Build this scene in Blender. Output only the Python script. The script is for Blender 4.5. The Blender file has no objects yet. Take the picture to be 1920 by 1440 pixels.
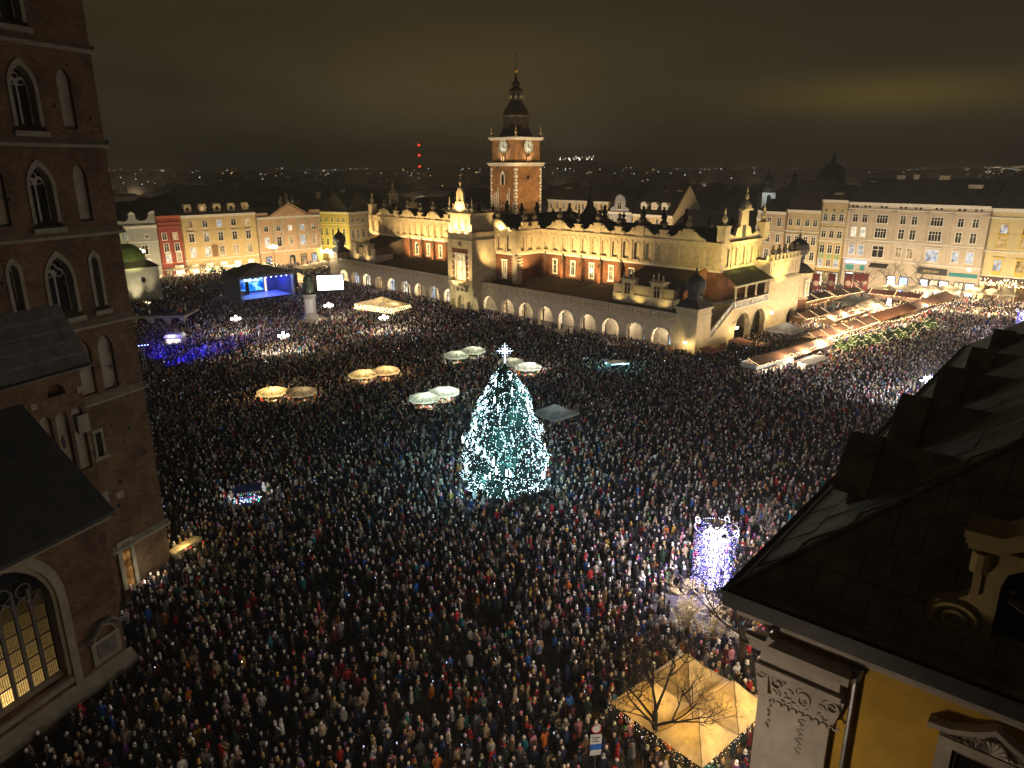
import bpy, bmesh, math, random
from math import sin, cos, pi, radians, atan2, sqrt
from mathutils import Vector, Matrix
random.seed(11)
S = bpy.context.scene
COL = S.collection

# ---------------------------------------------------------------- camera
CAM_H = 34.0
FPX = 1349.07
PITCH = radians(16.894)
ROLL = radians(-0.149)
cam_d = bpy.data.cameras.new('camera')
cam_d.sensor_fit = 'HORIZONTAL'
cam_d.sensor_width = 36.0
cam_d.lens = 36.0 * FPX / 1920.0
cam_d.clip_start = 0.5
cam_d.clip_end = 12000
cam = bpy.data.objects.new('camera', cam_d)
COL.objects.link(cam)
_f = Vector((0, cos(PITCH), -sin(PITCH))); _u0 = Vector((0, sin(PITCH), cos(PITCH))); _r0 = Vector((1, 0, 0))
_r = _r0 * cos(ROLL) + _u0 * sin(ROLL); _u = _u0 * cos(ROLL) - _r0 * sin(ROLL)
cam.matrix_world = Matrix(((_r.x, _u.x, -_f.x, 0), (_r.y, _u.y, -_f.y, 0), (_r.z, _u.z, -_f.z, CAM_H), (0, 0, 0, 1)))
S.camera = cam

# ---------------------------------------------------------------- view, world (city night sky)
S.view_settings.view_transform = 'Standard'
S.view_settings.look = 'None'
S.view_settings.exposure = 0.0
S.view_settings.gamma = 1.0
S.view_settings.use_curve_mapping = False
LAMPS = 2.8      # one dial for every lamp's power
S.cycles.use_denoising = True
S.cycles.max_bounces = 5
S.cycles.diffuse_bounces = 2
S.cycles.glossy_bounces = 2
S.cycles.transmission_bounces = 3
S.cycles.sample_clamp_indirect = 1.5
S.cycles.sample_clamp_direct = 0
S.cycles.use_light_tree = True
S.cycles.light_sampling_threshold = 0.0005

W = bpy.data.worlds.new('World'); S.world = W; W.use_nodes = True
nt = W.node_tree; nd = nt.nodes; lk = nt.links
nd.clear()
w_out = nd.new('ShaderNodeOutputWorld'); w_bg = nd.new('ShaderNodeBackground')
w_tc = nd.new('ShaderNodeTexCoord'); w_sep = nd.new('ShaderNodeSeparateXYZ')
lk.new(w_tc.outputs['Generated'], w_sep.inputs[0])
def wmath(op, a, b=None, c=None):
    n = nd.new('ShaderNodeMath'); n.operation = op
    for k, v in enumerate((a, b, c)):
        if v is None: continue
        if isinstance(v, (int, float)): n.inputs[k].default_value = v
        else: lk.new(v, n.inputs[k])
    return n.outputs[0]
# low cloud over a lit town: colour by height above the horizon, broken up by soft cloud
zz = wmath('MAXIMUM', w_sep.outputs[2], 0.0)
den = wmath('ADD', zz, 0.16)
cx = wmath('DIVIDE', w_sep.outputs[0], den); cy = wmath('DIVIDE', w_sep.outputs[1], den)
cmb = nd.new('ShaderNodeCombineXYZ'); lk.new(cx, cmb.inputs[0]); lk.new(cy, cmb.inputs[1])
def wnoise(scale, detail, off):
    mp = nd.new('ShaderNodeMapping'); mp.inputs['Location'].default_value = off
    lk.new(cmb.outputs[0], mp.inputs[0])
    n = nd.new('ShaderNodeTexNoise'); n.inputs['Scale'].default_value = scale; n.inputs['Detail'].default_value = detail
    n.inputs['Roughness'].default_value = 0.45
    lk.new(mp.outputs[0], n.inputs['Vector']); return n.outputs['Fac']
ramp = nd.new('ShaderNodeValToRGB'); lk.new(zz, ramp.inputs[0])
e = ramp.color_ramp.elements
e[0].position = 0.0; e[0].color = (0.0215, 0.0188, 0.0135, 1)
e[1].position = 1.0; e[1].color = (0.0145, 0.0115, 0.0068, 1)
for p_, c_ in ((0.06, (0.0315, 0.0252, 0.0145, 1)), (0.15, (0.0300, 0.0230, 0.0110, 1)), (0.30, (0.0215, 0.0160, 0.0080, 1))):
    q = e.new(p_); q.color = c_
n1 = wnoise(0.55, 3.0, (3.1, 1.7, 0)); n2 = wnoise(1.6, 4.0, (0.4, 9.2, 0))
cl = wmath('ADD', wmath('MULTIPLY', n1, 0.9), wmath('MULTIPLY', n2, 0.35))
cl = wmath('MULTIPLY_ADD', cl, 1.9, 0.02)
mul = nd.new('ShaderNodeVectorMath'); mul.operation = 'SCALE'
lk.new(ramp.outputs[0], mul.inputs[0]); lk.new(cl, mul.inputs['Scale'])
def glow(az, el, waz, wel, col, prev):
    # cloud lit from below by the streets under it
    a = wmath('ARCTAN2', w_sep.outputs[0], w_sep.outputs[1])
    da = wmath('DIVIDE', wmath('SUBTRACT', a, radians(az)), radians(waz))
    de = wmath('DIVIDE', wmath('SUBTRACT', wmath('ARCSINE', w_sep.outputs[2]), radians(el)), radians(wel))
    r2 = wmath('ADD', wmath('MULTIPLY', da, da), wmath('MULTIPLY', de, de))
    g = wmath('EXPONENT', wmath('MULTIPLY', r2, -1.0))
    sc = nd.new('ShaderNodeVectorMath'); sc.operation = 'SCALE'; sc.inputs[0].default_value = col; lk.new(g, sc.inputs['Scale'])
    ad = nd.new('ShaderNodeVectorMath'); ad.operation = 'ADD'; lk.new(prev, ad.inputs[0]); lk.new(sc.outputs[0], ad.inputs[1])
    return ad.outputs[0]
v = glow(-3, 5.5, 13, 4.5, (0.036, 0.0225, 0.0010), mul.outputs[0])
v = glow(26, 4.4, 9, 1.3, (0.078, 0.052, 0.0008), v)
v = glow(5.2, 1.2, 5, 2.4, (0.014, 0.014, 0.012), v)
v = glow(5.0, 0.9, 1.3, 1.0, (0.022, 0.022, 0.017), v)
lk.new(v, w_bg.inputs['Color']); w_bg.inputs['Strength'].default_value = 0.72
lk.new(w_bg.outputs[0], w_out.inputs[0])

# ---------------------------------------------------------------- helpers
def ray(px, py):
    return _f + _r * ((px - 960) / FPX) + _u * ((720 - py) / FPX)
def gp(px, py, z=0.0):
    d = ray(px, py); return Vector((0, 0, CAM_H)) + d * ((z - CAM_H) / d.z)
def at(px, py, Y):
    d = ray(px, py); return Vector((0, 0, CAM_H)) + d * (Y / d.y)
TH = radians(134.071)
DV = Vector((cos(TH), sin(TH), 0)); NV = Vector((DV.y, -DV.x, 0)); HC = Vector((33.68, 128.43, 0))
def hall(s, w, z=0.0): return HC + DV * s + NV * w + Vector((0, 0, z))
ROT_D = TH - pi          # x = -D, y = N (fronts that look at the camera across the square)
ROT_N = atan2(NV.y, NV.x)  # x = N, y = D (fronts that look to the right)

MATS = {}
def mat(name, col, rough=0.8, var=0.18, scale=1.5, bump=0.0, metal=0.0, fine=0.0, spec=0.3):
    if name in MATS: return MATS[name]
    m = bpy.data.materials.new(name); MATS[name] = m; m.use_nodes = True
    t = m.node_tree; b = t.nodes['Principled BSDF']
    b.inputs['Roughness'].default_value = rough; b.inputs['Metallic'].default_value = metal
    b.inputs['Specular IOR Level'].default_value = spec
    tc = t.nodes.new('ShaderNodeTexCoord')
    n = t.nodes.new('ShaderNodeTexNoise'); n.inputs['Scale'].default_value = scale; n.inputs['Detail'].default_value = 6
    n.inputs['Roughness'].default_value = 0.65
    t.links.new(tc.outputs['Object'], n.inputs['Vector'])
    r = t.nodes.new('ShaderNodeValToRGB')
    r.color_ramp.elements[0].position = 0.3; r.color_ramp.elements[1].position = 0.72
    r.color_ramp.elements[0].color = tuple(max(0, c * (1 - var * 1.3)) for c in col) + (1,)
    r.color_ramp.elements[1].color = tuple(min(1, c * (1 + var * 0.8)) for c in col) + (1,)
    t.links.new(n.outputs['Fac'], r.inputs[0]); t.links.new(r.outputs[0], b.inputs['Base Color'])
    if bump:
        n2 = t.nodes.new('ShaderNodeTexNoise'); n2.inputs['Scale'].default_value = fine or scale * 6; n2.inputs['Detail'].default_value = 4
        t.links.new(tc.outputs['Object'], n2.inputs['Vector'])
        bp = t.nodes.new('ShaderNodeBump'); bp.inputs['Strength'].default_value = bump; bp.inputs['Distance'].default_value = 0.05
        t.links.new(n2.outputs['Fac'], bp.inputs['Height']); t.links.new(bp.outputs[0], b.inputs['Normal'])
    return m
def brick_mat(name, c1, c2, mortar, sc=1.0, bump=0.5, patch=None):
    if name in MATS: return MATS[name]
    m = bpy.data.materials.new(name); MATS[name] = m; m.use_nodes = True
    t = m.node_tree; b = t.nodes['Principled BSDF']; b.inputs['Roughness'].default_value = 0.9; b.inputs['Specular IOR Level'].default_value = 0.15
    tc = t.nodes.new('ShaderNodeTexCoord'); sp = t.nodes.new('ShaderNodeSeparateXYZ'); cb = t.nodes.new('ShaderNodeCombineXYZ')
    ad = t.nodes.new('ShaderNodeMath'); ad.operation = 'ADD'
    t.links.new(tc.outputs['Object'], sp.inputs[0]); t.links.new(sp.outputs[0], ad.inputs[0]); t.links.new(sp.outputs[1], ad.inputs[1])
    t.links.new(ad.outputs[0], cb.inputs[0]); t.links.new(sp.outputs[2], cb.inputs[1])
    br = t.nodes.new('ShaderNodeTexBrick'); br.inputs['Scale'].default_value = sc
    br.inputs['Brick Width'].default_value = 0.30; br.inputs['Row Height'].default_value = 0.105; br.inputs['Mortar Size'].default_value = 0.012
    br.inputs['Color1'].default_value = c1 + (1,); br.inputs['Color2'].default_value = c2 + (1,); br.inputs['Mortar'].default_value = mortar + (1,)
    br.inputs['Bias'].default_value = -0.2
    t.links.new(cb.outputs[0], br.inputs['Vector'])
    n = t.nodes.new('ShaderNodeTexNoise'); n.inputs['Scale'].default_value = 0.35; n.inputs['Detail'].default_value = 8; n.inputs['Roughness'].default_value = 0.7
    t.links.new(tc.outputs['Object'], n.inputs['Vector'])
    rp = t.nodes.new('ShaderNodeValToRGB'); rp.color_ramp.elements[0].position = 0.32; rp.color_ramp.elements[1].position = 0.7
    rp.color_ramp.elements[0].color = (0.30, 0.28, 0.26, 1); rp.color_ramp.elements[1].color = (1.25, 1.15, 1.05, 1)
    t.links.new(n.outputs['Fac'], rp.inputs[0])
    mx = t.nodes.new('ShaderNodeMix'); mx.data_type = 'RGBA'; mx.blend_type = 'MULTIPLY'; mx.inputs[0].default_value = 1.0
    t.links.new(br.outputs['Color'], mx.inputs[6]); t.links.new(rp.outputs[0], mx.inputs[7])
    t.links.new(mx.outputs[2], b.inputs['Base Color'])
    bp = t.nodes.new('ShaderNodeBump'); bp.inputs['Strength'].default_value = bump; bp.inputs['Distance'].default_value = 0.03; bp.invert = True
    t.links.new(br.outputs['Fac'], bp.inputs['Height']); t.links.new(bp.outputs[0], b.inputs['Normal'])
    return m
def glow_mat(name, col, strength, sample=False, var=0.0, scale=2.0):
    if name in MATS: return MATS[name]
    m = bpy.data.materials.new(name); MATS[name] = m; m.use_nodes = True
    t = m.node_tree; t.nodes.remove(t.nodes['Principled BSDF'])
    em = t.nodes.new('ShaderNodeEmission'); em.inputs[0].default_value = tuple(col) + (1,); em.inputs[1].default_value = strength
    if var:
        tc = t.nodes.new('ShaderNodeTexCoord'); oi = t.nodes.new('ShaderNodeObjectInfo')
        va = t.nodes.new('ShaderNodeVectorMath'); va.operation = 'ADD'
        vm = t.nodes.new('ShaderNodeVectorMath'); vm.operation = 'SCALE'; vm.inputs['Scale'].default_value = 0.7
        t.links.new(oi.outputs['Location'], vm.inputs[0])
        t.links.new(tc.outputs['Object'], va.inputs[0]); t.links.new(vm.outputs[0], va.inputs[1])
        n = t.nodes.new('ShaderNodeTexNoise'); n.inputs['Scale'].default_value = scale; n.inputs['Detail'].default_value = 3
        t.links.new(va.outputs[0], n.inputs['Vector'])
        mr = t.nodes.new('ShaderNodeMapRange'); mr.inputs[1].default_value = 0.35; mr.inputs[2].default_value = 0.65
        mr.inputs[3].default_value = strength * (1 - var); mr.inputs[4].default_value = strength * (1 + var)
        t.links.new(n.outputs['Fac'], mr.inputs[0]); t.links.new(mr.outputs[0], em.inputs[1])
    t.links.new(em.outputs[0], t.nodes['Material Output'].inputs[0])
    m.cycles.emission_sampling = 'AUTO' if sample else 'NONE'
    return m
def canvas_mat(name, col, trans):
    if name in MATS: return MATS[name]
    m = mat(name, col, 0.9, 0.30, 1.1, 0.5)
    t = m.node_tree; b = t.nodes['Principled BSDF']
    tr = t.nodes.new('ShaderNodeBsdfTranslucent'); mx = t.nodes.new('ShaderNodeMixShader'); mx.inputs[0].default_value = trans
    t.links.new(b.inputs['Base Color'].links[0].from_socket, tr.inputs[0])
    t.links.new(b.outputs[0], mx.inputs[1]); t.links.new(tr.outputs[0], mx.inputs[2]); t.links.new(mx.outputs[0], t.nodes['Material Output'].inputs[0])
    return m
def tint_mat(name, attr=None, rough=0.85):
    # colour from the object's own colour, or from the crowd's per-person attribute
    m = bpy.data.materials.new(name); MATS[name] = m; m.use_nodes = True
    t = m.node_tree; b = t.nodes['Principled BSDF']; b.inputs['Roughness'].default_value = rough; b.inputs['Specular IOR Level'].default_value = 0.2
    if attr:
        a = t.nodes.new('ShaderNodeAttribute'); a.attribute_type = 'INSTANCER'; a.attribute_name = attr
        t.links.new(a.outputs['Color'], b.inputs['Base Color'])
    else:
        a = t.nodes.new('ShaderNodeObjectInfo'); t.links.new(a.outputs['Color'], b.inputs['Base Color'])
    return m

class MB:
    """collects shapes; build() links them as ONE mesh object"""
    def __init__(self): self.v = []; self.f = []; self.m = []; self.cur = 0
    def face(self, pts, m=None):
        i = len(self.v); self.v += [tuple(p) for p in pts]; self.f.append(tuple(range(i, i + len(pts)))); self.m.append(self.cur if m is None else m)
    def add(self, vs, fs, m=None):
        i = len(self.v); self.v += [tuple(p) for p in vs]
        for f in fs: self.f.append(tuple(i + k for k in f)); self.m.append(self.cur if m is None else m)
    def box(self, x0, x1, y0, y1, z0, z1, m=None):
        vs = [(x, y, z) for z in (z0, z1) for y in (y0, y1) for x in (x0, x1)]
        self.add(vs, [(0, 2, 3, 1), (4, 5, 7, 6), (0, 1, 5, 4), (2, 6, 7, 3), (0, 4, 6, 2), (1, 3, 7, 5)], m)
    def prism(self, pts, y0, y1, m=None, caps=True):
        # outline in (x, z), counter-clockwise seen from -y, drawn out along y
        n = len(pts)
        vs = [(p[0], y0, p[1]) for p in pts] + [(p[0], y1, p[1]) for p in pts]
        fs = [(i, i + n, (i + 1) % n + n, (i + 1) % n) for i in range(n)]
        if caps: fs += [tuple(range(n)), tuple(range(2 * n - 1, n - 1, -1))]
        self.add(vs, fs, m)
    def extrude(self, pts, vec, m=None):
        n = len(pts); pts = [Vector(p) for p in pts]; vec = Vector(vec)
        vs = pts + [p + vec for p in pts]
        fs = [(i, (i + 1) % n, (i + 1) % n + n, i + n) for i in range(n)] + [tuple(range(n - 1, -1, -1)), tuple(range(n, 2 * n))]
        self.add(vs, fs, m)
    def lathe(self, prof, seg=12, c=(0, 0, 0), m=None, sx=1, sy=1, a0=0):
        vs = []; fs = []
        for r, z in prof:
            for k in range(seg):
                a = a0 + 2 * pi * k / seg; vs.append((c[0] + r * cos(a) * sx, c[1] + r * sin(a) * sy, c[2] + z))
        for j in range(len(prof) - 1):
            for k in range(seg):
                k2 = (k + 1) % seg; fs.append((j * seg + k, j * seg + k2, (j + 1) * seg + k2, (j + 1) * seg + k))
        if prof[0][0] > 1e-4: fs.append(tuple(range(seg - 1, -1, -1)))
        if prof[-1][0] > 1e-4: fs.append(tuple(range((len(prof) - 1) * seg, len(prof) * seg)))
        self.add(vs, fs, m)
    def tube(self, path, rad, seg=6, m=None):
        path = [Vector(p) for p in path]
        if not isinstance(rad, (list, tuple)): rad = [rad] * len(path)
        vs = []; fs = []; ref = Vector((0.13, 0.31, 1)).normalized()
        for i, p in enumerate(path):
            d = (path[min(i + 1, len(path) - 1)] - path[max(i - 1, 0)]).normalized()
            if abs(d.dot(ref)) > 0.97: ref2 = Vector((1, 0.2, 0))
            else: ref2 = ref
            a = d.cross(ref2).normalized(); b = d.cross(a)
            for k in range(seg):
                t = 2 * pi * k / seg; vs.append(p + (a * cos(t) + b * sin(t)) * rad[i])
        for j in range(len(path) - 1):
            for k in range(seg):
                k2 = (k + 1) % seg; fs.append((j * seg + k, j * seg + k2, (j + 1) * seg + k2, (j + 1) * seg + k))
        fs.append(tuple(range(seg - 1, -1, -1))); fs.append(tuple(range((len(path) - 1) * seg, len(path) * seg)))
        self.add(vs, fs, m)
    def ball(self, c, r, m=None, sz=1.0, seg=8, rings=5):
        pr = [(r * sin(pi * j / rings), -r * sz * cos(pi * j / rings)) for j in range(rings + 1)]
        pr[0] = (1e-5, -r * sz); pr[-1] = (1e-5, r * sz)
        self.lathe(pr, seg, c, m)
    def octa(self, c, r, m=None, h=None):
        x, y, z = c; h = h or r
        self.add([(x + r, y, z), (x, y + r, z), (x - r, y, z), (x, y - r, z), (x, y, z + h), (x, y, z - h)],
                 [(0, 1, 4), (1, 2, 4), (2, 3, 4), (3, 0, 4), (1, 0, 5), (2, 1, 5), (3, 2, 5), (0, 3, 5)], m)
    def mesh(self, name, mats, smooth=False):
        me = bpy.data.meshes.new(name); me.from_pydata(self.v, [], self.f)
        if not isinstance(mats, (list, tuple)): mats = [mats]
        for q in mats: me.materials.append(q)
        if len(mats) > 1: me.polygons.foreach_set('material_index', self.m)
        if smooth: me.polygons.foreach_set('use_smooth', [True] * len(me.polygons))
        me.update(); return me
    def build(self, name, mats, parent=None, loc=(0, 0, 0), rz=0, smooth=False):
        return obj(name, self.mesh(name, mats, smooth), parent, loc, rz)
def obj(name, me, parent=None, loc=(0, 0, 0), rz=0):
    o = bpy.data.objects.new(name, me); COL.objects.link(o)
    o.location = loc; o.rotation_euler = (0, 0, rz)
    if parent: o.parent = parent
    return o
def tag(o, label=None, cat=None, group=None, kind=None):
    if label: o['label'] = label
    if cat: o['category'] = cat
    if group: o['group'] = group
    if kind: o['kind'] = kind
    return o
def thing(name, label, cat, loc, rz=0, group=None):
    o = bpy.data.objects.new(name, None); COL.objects.link(o); o.empty_display_size = 0.3
    o.location = loc; o.rotation_euler = (0, 0, rz); return tag(o, label, cat, group)
def children(o): return [c for c in bpy.data.objects if c.parent == o]
KIDS = {}
def copy_tree(o, loc, rz=0, label=None, parent=None):
    c = o.copy(); COL.objects.link(c)
    if parent: c.parent = parent
    else:
        c.location = loc; c.rotation_euler = (0, 0, rz)
        if label: c['label'] = label
    for ch in o.children: copy_tree(ch, None, parent=c)
    return c
def point(loc, power, col=(1, 0.8, 0.55), r=0.15, name='lamp_light'):
    l = bpy.data.lights.new(name, 'POINT'); l.energy = power * LAMPS; l.color = col; l.shadow_soft_size = r
    o = bpy.data.objects.new(name, l); COL.objects.link(o); o.location = loc; return o
def spot(loc, to, power, col, angle=100, r=0.2, blend=0.6, name='flood_light'):
    l = bpy.data.lights.new(name, 'SPOT'); l.energy = power * LAMPS; l.color = col; l.shadow_soft_size = r; l.spot_size = radians(angle); l.spot_blend = blend
    o = bpy.data.objects.new(name, l); COL.objects.link(o); o.location = loc
    o.rotation_euler = (Vector(to) - Vector(loc)).to_track_quat('-Z', 'Y').to_euler(); return o

def arch_pts(x0, x1, spring, kind, n=8):
    # curve from (x0, spring) up over to (x1, spring)
    w = x1 - x0; xm = (x0 + x1) / 2
    if kind == 'round': return [(xm - w / 2 * cos(pi * i / n), spring + w / 2 * sin(pi * i / n)) for i in range(n + 1)]
    k = 1.0 if kind == 'point' else 0.72      # pointed: two arcs of radius k*w
    R = w * k; am = math.acos((R - w / 2) / R); h = n // 2
    L = [(x0 + R - R * cos(am * i / h), spring + R * sin(am * i / h)) for i in range(h + 1)]
    return L + [(2 * xm - p[0], p[1]) for p in L[-2::-1]]
def arch_wall(mb, x0, x1, z0, z1, ox0, ox1, oz0, spring, kind, y0, y1, m=None, n=8):
    """a piece of wall with an arched opening"""
    if oz0 > z0 + 1e-3: mb.box(x0, x1, y0, y1, z0, oz0, m)
    a = arch_pts(ox0, ox1, spring, kind, n)
    mb.prism([(x0, oz0), (ox0, oz0)] + a + [(ox1, oz0), (x1, oz0), (x1, z1), (x0, z1)], y0, y1, m)
def arch_ring(mb, x0, x1, z0, spring, kind, t, y0, y1, m=None, n=8, legs=True):
    """moulding round an arch, t wide outside the opening"""
    a = arch_pts(x0, x1, spring, kind, n); b = arch_pts(x0 - t, x1 + t, spring, kind, n)
    for i in range(len(a) - 1): mb.prism([a[i], b[i], b[i + 1], a[i + 1]][::-1], y0, y1, m)
    if legs:
        mb.box(x0 - t, x0, y0, y1, z0, spring, m); mb.box(x1, x1 + t, y0, y1, z0, spring, m)

# ---------------------------------------------------------------- materials
CREAM = mat('cream_stone', (0.56, 0.45, 0.28), 0.85, 0.24, 0.9, 0.3)
CREAM2 = mat('pale_plaster', (0.52, 0.43, 0.31), 0.85, 0.28, 0.7, 0.2)
WHITE = mat('white_trim', (0.68, 0.64, 0.55), 0.7, 0.10, 1.0)
DARKM = mat('dark_metal', (0.03, 0.03, 0.032), 0.5, 0.3, 3.0, 0.1, 0.6)
ROOF = mat('dark_roof', (0.065, 0.058, 0.048), 0.7, 0.35, 0.5, 0.3)
ROOFT = mat('brown_tile_roof', (0.075, 0.052, 0.040), 0.8, 0.35, 0.7, 0.4)
COPPER = mat('green_copper', (0.065, 0.085, 0.035), 0.55, 0.3, 0.8, 0.2)
STATUE = mat('weathered_stone', (0.10, 0.085, 0.06), 0.9, 0.35, 2.0, 0.4)
BRICK_H = brick_mat('hall_brick', (0.23, 0.100, 0.050), (0.17, 0.068, 0.034), (0.20, 0.12, 0.08))
BRICK_T = brick_mat('tower_brick', (0.36, 0.185, 0.075), (0.28, 0.14, 0.055), (0.26, 0.18, 0.10))
BRICK_M = brick_mat('church_brick', (0.122, 0.070, 0.034), (0.052, 0.028, 0.014), (0.10, 0.078, 0.048), 1.0, 0.9)
GLASS = mat('dark_glass', (0.012, 0.013, 0.014), 0.12, 0.2, 1.0, 0, 0.0, 0, 0.6)
LIT = glow_mat('lit_window', (1.0, 0.66, 0.28), .55, False, 0.6, .8)
LITW = glow_mat('white_lit_window', (1.0, 0.88, 0.66), .9, False, 0.5, .8)
LITC = glow_mat('cool_lit_window', (0.88, 0.92, 1.0), .6, False, 0.6, .8)
DIMW = glow_mat('dim_window', (1.0, 0.45, 0.12), 0.22, False, 0.8, 1.3)
BULBW = glow_mat('warm_bulb', (1.0, 0.74, 0.36), 16.0)
BULBC = glow_mat('cool_bulb', (0.70, 0.91, 1.0), 20.0)
BULBT = glow_mat('teal_bulb', (0.30, 0.88, 0.95), 12.0)
BULBB = glow_mat('blue_bulb', (0.26, 0.24, 1.0), 10.0)
BULBV = glow_mat('violet_white_bulb', (0.80, 0.76, 1.0), 22.0)
GLOBE = glow_mat('lamp_globe', (1.0, 0.93, 0.80), 26.0)
GLOBEW = glow_mat('warm_lamp_globe', (1.0, 0.78, 0.42), 20.0)
# ---------------------------------------------------------------- ground, hills
g = MB(); R_ = 5000; g.v = [(R_ * cos(2 * pi * k / 48), 2500 + R_ * sin(2 * pi * k / 48), 0) for k in range(48)]; g.f = [tuple(range(48))]; g.m = [0]
PAVE = brick_mat('paving_stone', (0.115, 0.105, 0.095), (0.085, 0.080, 0.074), (0.045, 0.042, 0.04), 0.35, 0.3)
_t = PAVE.node_tree
_b = [n for n in _t.nodes if n.type == 'TEX_BRICK'][0]
_tc = [n for n in _t.nodes if n.type == 'TEX_COORD'][0]
_t.links.new(_tc.outputs['Object'], _b.inputs['Vector']); _b.inputs['Brick Width'].default_value = 0.5; _b.inputs['Row Height'].default_value = 0.3
tag(g.build('ground', PAVE), kind='structure')

# ---------------------------------------------------------------- the long arcaded market hall
HALL = thing('market_hall', 'long floodlit Renaissance hall with arcades, brick walls and scrolled cream attic', 'building', HC, ROT_D)
def hb(mb, s0, s1, w0, w1, z0, z1, m=None): mb.box(-s1, -s0, w0, w1, z0, z1, m)
S_END = 127.8
runs = [(4.54, 58.9, 9), (67.8, 123.3, 9)]
bay_mesh = {}
for (sa, sb, n) in runs:
    bw = (sb - sa) / n
    m = MB(); arch_wall(m, 0, bw, 0, 5.6, bw / 2 - 2.2, bw / 2 + 2.2, 0, 2.3, 'round', 0, 0.8)
    arch_ring(m, bw / 2 - 2.2, bw / 2 + 2.2, 0, 2.3, 'round', 0.3, -0.09, -0.003, None, 8, False)
    m.box(0.02, bw / 2 - 2.18, -0.12, -0.003, 2.05, 2.28); m.box(bw / 2 + 2.18, bw - 0.02, -0.12, -0.003, 2.05, 2.28)
    m.box(0.2, bw / 2 - 2.25, -0.10, -0.003, 0.0, 0.6); m.box(bw / 2 + 2.25, bw - 0.2, -0.10, -0.003, 0, 0.6)
    me = m.mesh('arcade_bay', CREAM2)
    pm = MB()   # a bay of parapet: three framed panels between little posts
    pm.box(0, bw, 0.0, 0.5, 5.604, 5.95); pm.box(0, bw, 0.0, 0.5, 7.35, 7.6); pm.box(0, bw, 0.12, 0.4, 5.953, 7.347)
    for k in range(4):
        pm.box(max(0, k * bw / 3 - 0.14), min(bw, k * bw / 3 + 0.14), -0.05, 0.45, 5.953, 7.347)
    pme = pm.mesh('parapet', CREAM2)
    pn = MB(); q = bw / 3
    pn.box(0.3, q - 0.3, 0.04, 0.115, 6.15, 7.15); pn.ball((q * .5, 0.02, 6.65), 0.28, None, 1.0, 8, 4)
    pn.lathe([(0.12, 0), (0.12, 0.25)], 6, (q * .28, 0.04, 6.5)); pn.lathe([(0.12, 0), (0.12, 0.25)], 6, (q * .72, 0.04, 6.5))
    pne = pn.mesh('parapet_panel', CREAM)
    sh = MB(); arch_ring(sh, bw / 2 - 1.1, bw / 2 + 1.1, 0.05, 2.3, 'tudor', 0.18, 4.3, 4.45); sh.box(bw / 2 - 0.06, bw / 2 + 0.06, 4.32, 4.42, 0.05, 3.6); sh.box(bw / 2 - 1.1, bw / 2 + 1.1, 4.33, 4.41, 2.2, 2.35)
    she = sh.mesh('shop_front', DARKM)
    gl = MB(); gl.face([(p[0], 4.44, p[1]) for p in [(bw / 2 - 1.1, 0.1)] + arch_pts(bw / 2 - 1.1, bw / 2 + 1.1, 2.3, 'tudor') + [(bw / 2 + 1.1, 0.1)]][::-1])
    gle = [gl.mesh('shop_glass', LITW), gl.mesh('shop_glass', LITC), gl.mesh('shop_glass', LIT)]
    for k in range(n):
        x = -(sb - k * bw)
        a = obj('arcade_bay', me, HALL, (x, 0, 0)); obj('parapet', pme, HALL, (x, 0, 0))
        for j in range(3): obj('parapet_panel', pne, HALL, (x + j * q, 0, 0))
        sf = obj('shop_front', she, HALL, (x, 0, 0)); obj('shop_glass', gle[(k * 2 + (sa > 60)) % 3 if sa > 60 else (1, 1, 0, 0, 2, 0, 2, 2, 2)[::-1][k % 9]], sf)
        if k % 2 == 0:
            point(hall(sb - (k + .5) * bw, 2.2, 3.4), 320 if sa < 60 else 430, (1.0, 0.86, 0.62), 0.2, 'arcade_lamp')
m = MB()
hb(m, 4.5, 123.3, 4.5, 13.4, 0, 5.5); hb(m, 4.5, 123.3, 0.8, 4.5, 5.2, 5.5)
m.build('arcade_inner_wall', CREAM2, HALL)
# lean-to roofs over the arcades, with standing seams
m = MB()
for (sa, sb, n) in runs:
    m.extrude([(-sb, 0.55, 6.6), (-sb, 13.2, 8.75), (-sb, 13.2, 8.4), (-sb, 0.55, 6.2)], (sb - sa, 0, 0))
    k = sa + 0.7
    while k < sb - 0.3:
        m.extrude([(-k, 0.56, 6.6), (-k, 13.15, 8.76), (-k, 13.15, 8.86), (-k, 0.56, 6.72)], (-0.08, 0, 0)); k += 1.5
m.build('arcade_roof', ROOF, HALL)
# brick storey with windows and buttresses
m = MB(); hb(m, 4.05, 52.0, 13.2, 29.7, 8.0, 13.85); hb(m, 74.5, 123.75, 13.2, 29.7, 8.0, 13.85); hb(m, 52.0, 74.5, 5.0, 38.0, 0, 13.85)
m.build('brick_wall', BRICK_H, HALL)
m = MB(); hb(m, 4.05, 123.75, 29.75, 42.0, 0.0, 8.6); m.build('rear_arcade', CREAM2, HALL)
m = MB(); hb(m, 3.9, 51.9, 13.05, 29.85, 13.853, 14.25); hb(m, 74.6, 123.9, 13.05, 29.85, 13.853, 14.25); hb(m, 51.92, 74.58, 4.85, 38.1, 13.853, 14.25)
m.build('string_course', WHITE, HALL)
win = MB(); win.box(-0.75, -0.5, -0.14, 0, 9.6, 12.6); win.box(0.5, 0.75, -0.14, 0, 9.6, 12.6); win.box(-0.8, 0.8, -0.18, 0, 12.6, 12.95); win.box(-0.85, 0.85, -0.22, 0, 9.3, 9.6); win.box(-0.03, 0.03, -0.07, -0.03, 9.6, 12.6); win.box(-0.5, 0.5, -0.07, -0.03, 11.5, 11.58)
wme = win.mesh('window', WHITE)
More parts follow.
